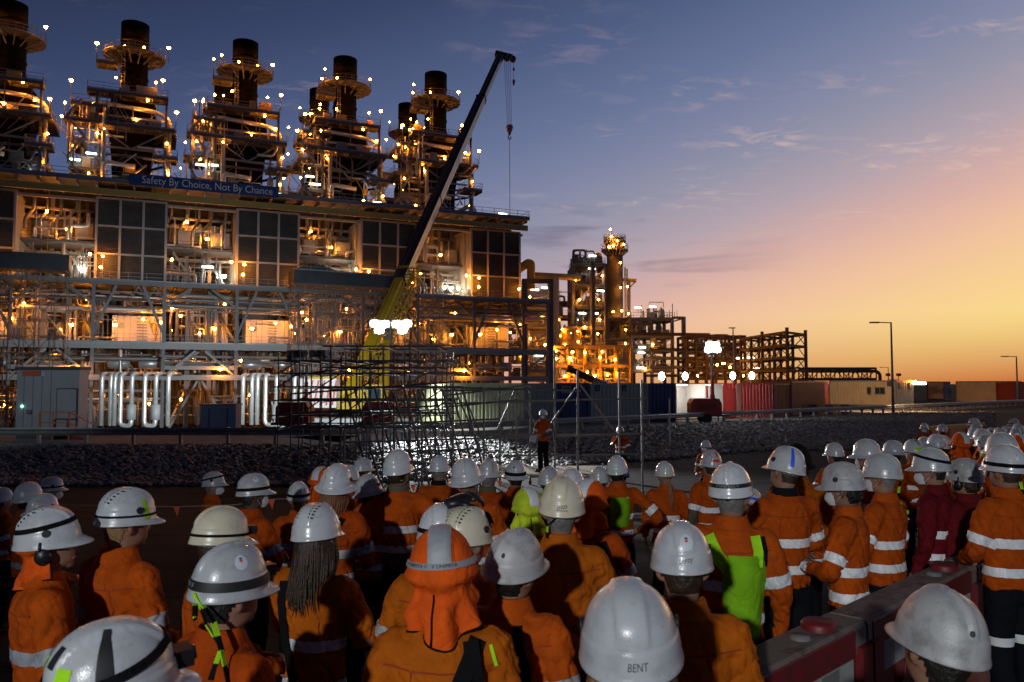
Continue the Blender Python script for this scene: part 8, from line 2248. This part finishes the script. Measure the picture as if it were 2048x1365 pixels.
P(1235, 910, 9.2, 'worker with blue ear muffs, lime backpack and one hand on hip', -0.02, 'hips', 'shirt_orange', 3, 'band_bright', haircol='hair_black', hmat='helmet_bright', extras=(('muffs', 'muff_blue'), ('logo', 0.0, 0.62, 0.02), ('patch_back', 'pack_lime', [(1.40, -0.10, 0.10), (1.25, -0.125, 0.125), (1.08, -0.10, 0.10)], 0.075, 'backpack'), ('strap', 'band_bright', 0.022, [(-0.09, 1.40), (-0.035, 1.22)]), ('strap', 'band_bright', 0.022, [(0.09, 1.40), (0.035, 1.22)]), ('tape', -0.5, 0.5, 0.985, 1.02, 'strap_lime')))
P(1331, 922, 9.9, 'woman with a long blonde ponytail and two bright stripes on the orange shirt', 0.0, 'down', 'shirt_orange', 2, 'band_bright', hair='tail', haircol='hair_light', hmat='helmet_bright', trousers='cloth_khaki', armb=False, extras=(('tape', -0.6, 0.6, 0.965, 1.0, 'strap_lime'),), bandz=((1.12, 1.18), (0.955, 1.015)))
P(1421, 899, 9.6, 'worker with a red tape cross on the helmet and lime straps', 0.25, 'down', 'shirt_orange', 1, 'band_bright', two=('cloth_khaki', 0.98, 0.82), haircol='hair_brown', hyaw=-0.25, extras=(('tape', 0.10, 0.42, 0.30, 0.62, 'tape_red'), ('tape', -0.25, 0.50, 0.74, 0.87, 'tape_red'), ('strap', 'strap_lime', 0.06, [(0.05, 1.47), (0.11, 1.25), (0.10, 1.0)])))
P(1365, 1040, 3.05, 'worker whose helmet has a round logo sticker over the handwritten name Leroy', -0.12, 'down', 'shirt_amber', 3, None, hair='short', haircol='hair_brown', hmat='helmet_white', hyaw=0.05, bulk=1.05, extras=(('logo', 0.06, 0.60, 0.030), ('text', 'Leroy', 0.0, 0.885, 0.024, 'letter_black', 0.1), 'ratchet', ('socket')))
P(1265, 1151, 1.92, 'worker with the name Bent on a big white helmet, closest helmet at bottom centre', -0.05, 'down', 'shirt_orange_deep', 1, None, hair='shoulder', haircol='hair_light', hyaw=0.04, hmat='helmet_white', extras=(('text', 'BENT', 0.05, 0.925, 0.020), ('socket'), ('strap', 'strap_lime', 0.025, [(0.03, 1.52), (0.03, 1.40)]), ('chin', [(0.03, 1.62), (0.035, 1.575)])))
P(1461, 922, 4.5, 'worker with a lettered black helmet band and a lime vest pack on the back', -0.18, 'down', 'shirt_orange', 2, 'band_mid', hair='short', haircol='hair_grey', hmat='helmet_bright', helm='keel',
  extras=(('band', 'vent_black', 0.80, 0.89, 'V UHIMIVA V', 0.05), ('spot', -1.35, 0.55, 0.012, 'sticker_orange'), ('tape', -1.5, -1.2, 0.62, 0.78, 'vent_black'), 'ratchet', ('patch_back', 'pack_lime', [(1.36, -0.02, 0.17), (1.22, -0.055, 0.175), (1.04, -0.05, 0.15), (0.90, -0.04, 0.13)], 0.05, 'vest_pack'), ('strap', 'strap_lime', 0.075, [(-0.13, 1.45), (-0.085, 1.36), (0.0, 1.26)]), ('strap', 'strap_lime', 0.05, [(0.12, 1.46), (0.135, 1.38), (0.13, 1.3)]), ('strap', 'strap_black', 0.03, [(0.155, 1.455), (0.17, 1.38), (0.165, 1.3)])))
P(1496, 974, 7.6, 'worker with a blue helmet band half hidden by the lime vest pack worker', 0.35, 'down', 'shirt_orange_deep', 1, None, hroll=0.3, hpitch=-0.1, extras=(('band', 'tape_blue', 0.84, 0.95),))
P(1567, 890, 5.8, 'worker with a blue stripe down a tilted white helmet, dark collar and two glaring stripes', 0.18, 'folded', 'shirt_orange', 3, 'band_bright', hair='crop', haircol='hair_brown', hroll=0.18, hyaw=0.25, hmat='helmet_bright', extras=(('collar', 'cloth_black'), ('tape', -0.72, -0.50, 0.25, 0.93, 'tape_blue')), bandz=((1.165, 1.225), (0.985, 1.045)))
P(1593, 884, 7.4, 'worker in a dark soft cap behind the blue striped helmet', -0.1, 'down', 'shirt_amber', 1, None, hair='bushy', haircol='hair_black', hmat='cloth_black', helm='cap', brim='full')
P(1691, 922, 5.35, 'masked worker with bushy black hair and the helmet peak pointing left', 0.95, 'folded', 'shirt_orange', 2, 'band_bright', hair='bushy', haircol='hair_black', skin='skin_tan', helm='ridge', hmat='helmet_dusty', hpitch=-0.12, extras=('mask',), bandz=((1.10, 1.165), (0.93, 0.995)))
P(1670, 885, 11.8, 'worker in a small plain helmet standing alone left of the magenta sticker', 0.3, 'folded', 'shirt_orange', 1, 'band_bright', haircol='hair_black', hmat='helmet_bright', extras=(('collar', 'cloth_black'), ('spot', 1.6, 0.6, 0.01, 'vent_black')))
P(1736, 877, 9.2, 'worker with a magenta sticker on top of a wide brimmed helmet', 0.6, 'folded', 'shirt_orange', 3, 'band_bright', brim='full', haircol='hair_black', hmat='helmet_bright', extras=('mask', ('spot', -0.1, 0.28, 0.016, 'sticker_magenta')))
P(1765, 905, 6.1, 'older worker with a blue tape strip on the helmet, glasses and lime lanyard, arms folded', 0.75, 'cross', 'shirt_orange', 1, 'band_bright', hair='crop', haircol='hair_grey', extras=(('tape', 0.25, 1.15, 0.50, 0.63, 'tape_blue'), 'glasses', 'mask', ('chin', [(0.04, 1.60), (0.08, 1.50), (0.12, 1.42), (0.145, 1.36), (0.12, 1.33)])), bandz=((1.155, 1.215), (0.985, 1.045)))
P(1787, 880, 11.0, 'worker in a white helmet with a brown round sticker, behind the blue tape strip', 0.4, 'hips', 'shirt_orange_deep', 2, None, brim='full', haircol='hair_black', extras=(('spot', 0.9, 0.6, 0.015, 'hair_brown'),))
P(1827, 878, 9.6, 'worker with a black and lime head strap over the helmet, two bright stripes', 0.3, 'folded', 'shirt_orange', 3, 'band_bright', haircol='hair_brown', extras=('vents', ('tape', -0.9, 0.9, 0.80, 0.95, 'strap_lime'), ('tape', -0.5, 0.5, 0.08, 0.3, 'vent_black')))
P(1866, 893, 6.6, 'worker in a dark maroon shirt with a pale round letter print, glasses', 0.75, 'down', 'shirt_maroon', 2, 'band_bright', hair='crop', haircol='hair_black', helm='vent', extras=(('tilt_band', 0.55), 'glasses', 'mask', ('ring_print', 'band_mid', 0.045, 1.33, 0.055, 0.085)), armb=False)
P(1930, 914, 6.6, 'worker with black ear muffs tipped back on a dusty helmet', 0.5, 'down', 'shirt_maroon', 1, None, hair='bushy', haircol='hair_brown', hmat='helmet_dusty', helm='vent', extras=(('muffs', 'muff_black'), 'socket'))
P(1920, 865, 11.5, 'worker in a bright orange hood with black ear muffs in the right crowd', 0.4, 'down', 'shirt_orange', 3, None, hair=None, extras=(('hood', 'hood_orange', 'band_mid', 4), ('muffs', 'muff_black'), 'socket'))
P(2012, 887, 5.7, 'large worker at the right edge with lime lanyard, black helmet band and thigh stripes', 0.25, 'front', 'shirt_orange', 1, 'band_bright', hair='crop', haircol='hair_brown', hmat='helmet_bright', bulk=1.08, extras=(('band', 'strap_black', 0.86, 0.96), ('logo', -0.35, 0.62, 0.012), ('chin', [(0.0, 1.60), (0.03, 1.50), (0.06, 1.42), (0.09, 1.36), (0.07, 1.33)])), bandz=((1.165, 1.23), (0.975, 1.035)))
P(2004, 864, 7.9, 'worker in a big clean helmet directly behind the right edge worker', 0.55, 'behind', 'shirt_orange', 2, 'band_bright', haircol='hair_grey', hmat='helmet_bright')
P(1868, 1168, 2.75, 'bottom right worker in a dusty grey helmet in front of the red barriers', 0.22, 'down', 'shirt_amber', 3, None, hmat='helmet_dusty', hair='short', haircol='hair_black', helm='keel', hroll=0.1, extras=(('collar', 'cloth_black'), ('strap', 'strap_black', 0.05, [(-0.15, 1.45), (0.0, 1.40), (0.15, 1.43)]), ('spot', 0.9, 0.35, 0.012, 'sticker_magenta'), ('spot', -0.1, 0.7, 0.008, 'vent_black')))
# --- far right crowd, small
FARR = (
 (1848, 846, 25.0, 'far masked worker facing us at the left end of the yellow rail, magenta sticker', 3.0, 'shirt_orange_deep', ('mask', ('spot', 3.14, 0.5, 0.03, 'sticker_magenta'))),
 (1883, 848, 21.0, 'far worker with a dark scarf in front of the yellow rail', 0.5, 'shirt_orange_deep', ()),
 (1949, 836, 21.5, 'farthest helmet above the right part of the yellow rail', 0.7, 'shirt_orange_deep', (('band', 'strap_black', 0.88, 0.98),)),
 (1951, 846, 20.0, 'far worker directly below the farthest helmet at the yellow rail', 0.7, 'shirt_orange', ()),
 (1947, 857, 18.0, 'far worker with a shaded bluish helmet under the yellow rail end', 0.6, 'shirt_orange', ()),
 (1963, 857, 14.2, 'worker in a broad helmet seen above the small socketed helmet', 0.6, 'shirt_orange', ()),
 (1984, 855, 19.0, 'far worker with a black cable on the helmet, between broad and lime spotted helmets', 0.5, 'shirt_orange_deep', (('tilt_band', 0.4),)),
 (1999, 855, 18.5, 'far worker with a lime spot on the helmet', 0.5, 'shirt_orange', (('spot', -0.6, 0.45, 0.022, 'strap_lime'),)),
 (2012, 852, 22.0, 'far worker with a purple badge on a small helmet', 0.4, 'shirt_orange_deep', (('spot', -0.1, 0.55, 0.02, 'letter_blue'),)),
 (2029, 837, 23.0, 'farthest worker at the top of the right edge crowd with a dark helmet band', 0.5, 'shirt_orange_deep', (('band', 'strap_black', 0.9, 0.99),)),
 (2037, 847, 18.5, 'far worker in a wide helmet just below the topmost right edge helmet', 0.5, 'shirt_orange_deep', ()),
 (2030, 856, 18.0, 'far worker with dark hair third from the top of the right edge column', 0.4, 'shirt_orange', ()),
 (2046, 856, 19.0, 'far worker cut by the right frame edge with an orange hood behind', 0.4, 'shirt_orange', ()),
 (1849, 873, 15.5, 'worker in a small helmet left of the head strap helmets in the right crowd', 0.5, 'shirt_orange_deep', ()),
 (1872, 868, 11.4, 'worker in a clean shiny helmet above the maroon shirted worker', 0.5, 'shirt_orange', (('spot', 0.9, 0.8, 0.012, 'vent_black'),)),
 (1884, 870, 13.0, 'worker with helmet peak just showing right of the clean shiny helmet', 0.3, 'shirt_orange_deep', ()),
 (1852, 886, 12.5, 'worker mostly hidden behind the maroon shirted worker, only the helmet shows', 0.4, 'shirt_orange', ()),
 (1970, 869, 13.2, 'worker in a small helmet with a black socket and lime collar', 0.75, 'shirt_orange', ('socket', ('collar', 'pack_lime'))),
 (2040, 868, 12.5, 'worker in an orange hood at the right frame edge behind the big helmets', 0.5, 'shirt_orange', (('hood', 'hood_orange', 'band_mid', 2),)),
 (1990, 905, 8.8, 'worker with two bright sleeve stripes half hidden left of the right edge worker', 0.4, 'shirt_orange', ()),
)
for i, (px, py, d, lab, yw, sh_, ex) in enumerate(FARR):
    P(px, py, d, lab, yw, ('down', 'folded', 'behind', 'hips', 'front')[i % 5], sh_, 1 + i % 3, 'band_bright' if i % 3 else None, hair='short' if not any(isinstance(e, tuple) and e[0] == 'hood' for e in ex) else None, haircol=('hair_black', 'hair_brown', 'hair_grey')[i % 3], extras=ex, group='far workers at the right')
# --- the speakers
spk = P(1086, 818, 23.4, 'masked speaker in an orange shirt standing on the planks and holding paper', 2.55, 'paper', 'shirt_orange', 2, 'band_mid', two=('cloth_khaki', 0.5, 0.8), trousers='cloth_navy', haircol='hair_brown', hyaw=0.25, extras=('mask', 'glasses'), ground=-0.255, group='speakers', nbands=1, bandz=((1.03, 1.08),))
mic = P(1241, 852, 21.6, 'speaker in orange vest stripes raising a microphone to the face', 2.85, 'mic', 'shirt_orange', 1, 'band_bright', two=('cloth_khaki', 0.5, 0.8), haircol='hair_black', skin='skin_tan', hyaw=-0.4, group='speakers', nbands=2, bandz=((1.12, 1.18), (0.97, 1.03)))
P(1412, 880, 19.5, 'masked worker facing us by the kerb with bright stripes, left of the red tape cross', 2.4, 'front', 'shirt_orange', 3, 'band_bright', two=('cloth_khaki', 0.5, 0.82), haircol='hair_black', extras=('mask',), group='speakers')
def held(name, label, cat, owner, local, me_list):
    M = owner.matrix_basis @ Matrix.Translation(local)
    t = bpy.data.objects.new(name, None); COL.objects.link(t); t.matrix_basis = M; t['label'] = label; t['category'] = cat; WORLD_M[t.name] = M
    for nm, me, MM in me_list:
        o = bpy.data.objects.new(nm, me); COL.objects.link(o); o.parent = t; o.matrix_basis = MM
    return t
b = MB(); b.sheet([[V((x, y, 0.02 * math.sin(x * 9) - 0.10 * (y > 0.1))) for x in (-0.11, -0.05, 0.0, 0.05, 0.11)] for y in (-0.05, 0.05, 0.16)]); b.sheet([[V((x + 0.01, y, -0.004 + 0.02 * math.sin(x * 9) - 0.10 * (y > 0.1))) for x in (-0.11, -0.05, 0.0, 0.05, 0.11)] for y in (-0.05, 0.05, 0.16)])
held('paper_sheets', 'white paper sheets held by the masked speaker', 'paper', spk, (0.02, 0.40, 1.06), [('sheet', b.mesh('sheet', 'paper'), Matrix.Rotation(-0.5, 4, 'X'))])
b = MB(); b.tube([(0, 0, -0.13), (0, 0, 0.02)], [0.011, 0.016], 10); g2 = MB(); g2.add([V((p.x * 0.026, p.y * 0.026, 0.04 + p.z * 0.030)) for p in I1V], I1F, True)
held('microphone', 'black handheld microphone at the mouth of the standing speaker', 'microphone', mic, (0.045, 0.265, 1.53), [('handle', b.mesh('handle', 'muff_black'), Matrix.Rotation(0.35, 4, 'X') @ Matrix.Rotation(-0.4, 4, 'Y')), ('grille', g2.mesh('grille', 'galv'), Matrix.Rotation(0.35, 4, 'X') @ Matrix.Rotation(-0.4, 4, 'Y'))])
# shoulder bag of the long haired woman
wom = [p for p in PEOPLE if 'long dark loose hair' in p['label']][0]
b = MB(); b.box((0, 0, 0), (0.26, 0.12, 0.17)); b2 = MB(); b2.box((0, -0.065, -0.02), (0.20, 0.02, 0.11)); b3 = MB(); b3.box((0, -0.005, 0.075), (0.27, 0.14, 0.05)); b4 = MB(); b4.box((0.02, -0.078, -0.02), (0.08, 0.008, 0.05))
held('shoulder_bag', 'black camera bag hanging at the hip of the long haired woman', 'bag', wom, (0.06, -0.215, 0.86), [('body', b.mesh('body', 'cloth_black'), Matrix.Identity(4)), ('front_pocket', b2.mesh('front_pocket', 'strap_black'), Matrix.Identity(4)), ('flap', b3.mesh('flap', 'cloth_black'), Matrix.Identity(4)), ('window', b4.mesh('window', 'headband_grey'), Matrix.Identity(4))])
# glove laid over the helmet
glv = [p for p in PEOPLE if 'black glove tucked' in p['label']][0]
b = MB(); hand_geo(b, V((0, 0, 0)), V((1, -0.15, 0.25)), V((0.1, 0.3, -1)), 1)
o = held('work_glove', 'black work glove lying over the white helmet behind the orange hood', 'glove', glv, (0.05, -0.03, 1.845), [('glove_body', b.mesh('glove_body', 'muff_black'), Matrix.Rotation(0.5, 4, 'Z') @ Matrix.Scale(1.15, 4))])
# thigh stripes of the right edge worker
big_ = [p for p in PEOPLE if 'thigh stripes' in p['label']][0]
tm_ = trousers_mesh(1)
b = bm_of(tm_)
for co, no in (((0, 0, 0.52), (0, 0, -1)), ((0, 0, 0.58), (0, 0, 1))): bmesh.ops.bisect_plane(b, geom=b.verts[:] + b.edges[:] + b.faces[:], plane_co=co, plane_no=no, clear_outer=True)
b.normal_update()
for v in b.verts: v.co += v.normal * 0.004
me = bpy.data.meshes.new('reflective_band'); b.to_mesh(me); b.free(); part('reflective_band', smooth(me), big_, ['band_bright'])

# ================================================================== WATER FILLED ROAD BARRIERS
mat('barrier_red', (0.15, 0.010, 0.012), 0.5, 0, 0.12, 9.0, wear=(0.085, 0.022, 0.018), objvar=0.1); mat('barrier_top', (0.15, 0.12, 0.10), 0.85, 0, 0.25, 9.0, wear=(0.10, 0.05, 0.04), objvar=0.1); mat('barrier_grey', (0.20, 0.19, 0.185), 0.6, 0, 0.15, 3.0); mat('panel_grey', (0.42, 0.43, 0.40), 0.4, 0, 0.12, 12.0)
def barrier(label, a, b_, hgt=0.95):
    a, b_ = V(a), V(b_); d = b_ - a; L = d.length; d /= L; nrm = V((d.y, -d.x, 0)); mid_ = (a + b_) / 2
    t = thing('road_barrier', label, 'barrier', (mid_.x, mid_.y, a.z), math.atan2(d.y, d.x), 'red plastic road barriers')
    W = lambda s_, n_, z: a + d * s_ + nrm * n_ + V((0, 0, z))
    # body: profile with a wide foot and a narrow wall, with real oval openings through the wall
    def hexa(s0, s1, pr, m_, nm):
        bb = MB(); r0 = [W(s0, n_, z) for n_, z in pr]; r1 = [W(s1, n_, z) for n_, z in pr]; k = len(pr)
        bb.add(r0 + r1, [(i, (i + 1) % k, k + (i + 1) % k, k + i) for i in range(k)] + [tuple(reversed(range(k))), tuple(range(k, 2 * k))]); return bb.build(nm, m_, t)
    foot_p = [(0.25, 0.0), (0.25, 0.16), (0.17, 0.30), (0.13, 0.34), (-0.13, 0.34), (-0.17, 0.30), (-0.25, 0.16), (-0.25, 0.0)]
    hexa(0.02, L - 0.02, foot_p, 'barrier_red', 'foot')
    # wall slab with two oval holes, built as strips round each hole
    bb = MB(); zc, zr, hr = 0.60, 0.135, 0.085; holes = (L * 0.24, L * 0.52); z0, z1 = 0.34, hgt - 0.16
    def slab(s0, s1, za, zb): bb.box(W((s0 + s1) / 2, 0, (za + zb) / 2), (s1 - s0, 0.22, zb - za), Matrix(((d.x, nrm.x, 0), (d.y, nrm.y, 0), (0, 0, 1))))
    edges = [0.03] + [x for h_ in holes for x in (h_ - 0.14, h_ + 0.14)] + [L - 0.03]
    for i in range(0, len(edges), 2): slab(edges[i], edges[i + 1], z0, z1)
    for h_ in holes:
        n = 28
        for sgn in (1, -1):
            out, inn = [], []
            for j in range(n + 1):
                th = 2 * PI * j / n; c, s_ = math.cos(th), math.sin(th)
                k = 1 / max(abs(c) / 0.14, abs(s_) / ((z1 - zc) if s_ > 0 else (zc - z0)))
                out.append(W(h_ + c * k, sgn * 0.11, zc + s_ * k)); inn.append(W(h_ + c * hr, sgn * 0.11, zc + s_ * zr))
            bb.sheet([out, inn] if sgn > 0 else [inn, out], False)
        tunnel = [[W(h_ + math.cos(2 * PI * j / n) * hr, q, zc + math.sin(2 * PI * j / n) * zr) for j in range(n + 1)] for q in (0.11, -0.11)]
        bb.sheet(tunnel)
    bb.build('wall', 'barrier_red', t)
    for h_ in holes:
        bb = MB(); bb.tube([W(h_ + math.cos(2 * PI * j / 28) * (hr + 0.004), 0.112, zc + math.sin(2 * PI * j / 28) * (zr + 0.004)) for j in range(29)], 0.007, 6, False); bb.build('hole_rim', 'barrier_red', t)
    hexa(0.0, L, [(0.120, hgt - 0.16), (0.120, hgt - 0.03), (0.10, hgt), (-0.10, hgt), (-0.12, hgt - 0.03), (-0.12, hgt - 0.16)], 'barrier_top', 'top_rail')
    hexa(0.06, L - 0.16, [(0.127, hgt - 0.165), (0.127, hgt - 0.025), (0.115, hgt - 0.02), (0.115, hgt - 0.165)], 'barrier_red', 'lip')
    hexa(0.10, L - 0.18, [(0.116, 0.77), (0.126, 0.77), (0.126, 0.865), (0.116, 0.865)] if False else [(0.111, hgt - 0.335), (0.121, hgt - 0.335), (0.121, hgt - 0.175), (0.111, hgt - 0.175)], 'panel_grey', 'reflective_panel')
    for i in range(4):
        s0 = 0.12 + (L - 0.32) * (i + 0.1) / 4; hexa(s0, s0 + (L - 0.32) / 8, [(0.1212, hgt - 0.33), (0.1232, hgt - 0.33), (0.1232, hgt - 0.18), (0.1212, hgt - 0.18)], 'sticker_pale' if i == 2 else 'barrier_grey', 'panel_stripe')
    for s0 in (0.0, L - 0.13): hexa(s0, s0 + 0.13, [(0.155, 0.1), (0.155, hgt - 0.12), (-0.155, hgt - 0.12), (-0.155, 0.1)], 'barrier_red', 'end_lug')
    bb = MB(); bb.lathe([(0.001, 0.045), (0.085, 0.045), (0.095, 0.03), (0.095, -0.01)], W(L - 0.34, 0, hgt), 20); bb.build('fill_cap', 'barrier_red', t)
    bb = MB(); bb.lathe([(0.001, 0.02), (0.05, 0.02), (0.055, -0.01)], W(L - 0.58, 0.01, hgt), 16); bb.build('drain_cap', 'barrier_grey', t)
    return t
bp0, bdir = V((0.50, 3.33, 0.0)), V((1.44, 1.40, 0)).normalized()
barrier('red water filled barrier nearest, partly behind the Leroy shoulder', bp0, bp0 + bdir * 2.0, 0.95)
barrier('red water filled barrier with two oval holes in the middle of the row', bp0 + bdir * 2.03, bp0 + bdir * 4.03, 0.95)
barrier('red water filled barrier behind the legs of the right edge worker', bp0 + bdir * 4.06, bp0 + bdir * 6.06, 0.95)
barrier('red water filled barrier at the far right end of the row', bp0 + bdir * 6.09, bp0 + bdir * 8.09, 0.95)
bpy.data.scenes.remove(TS)
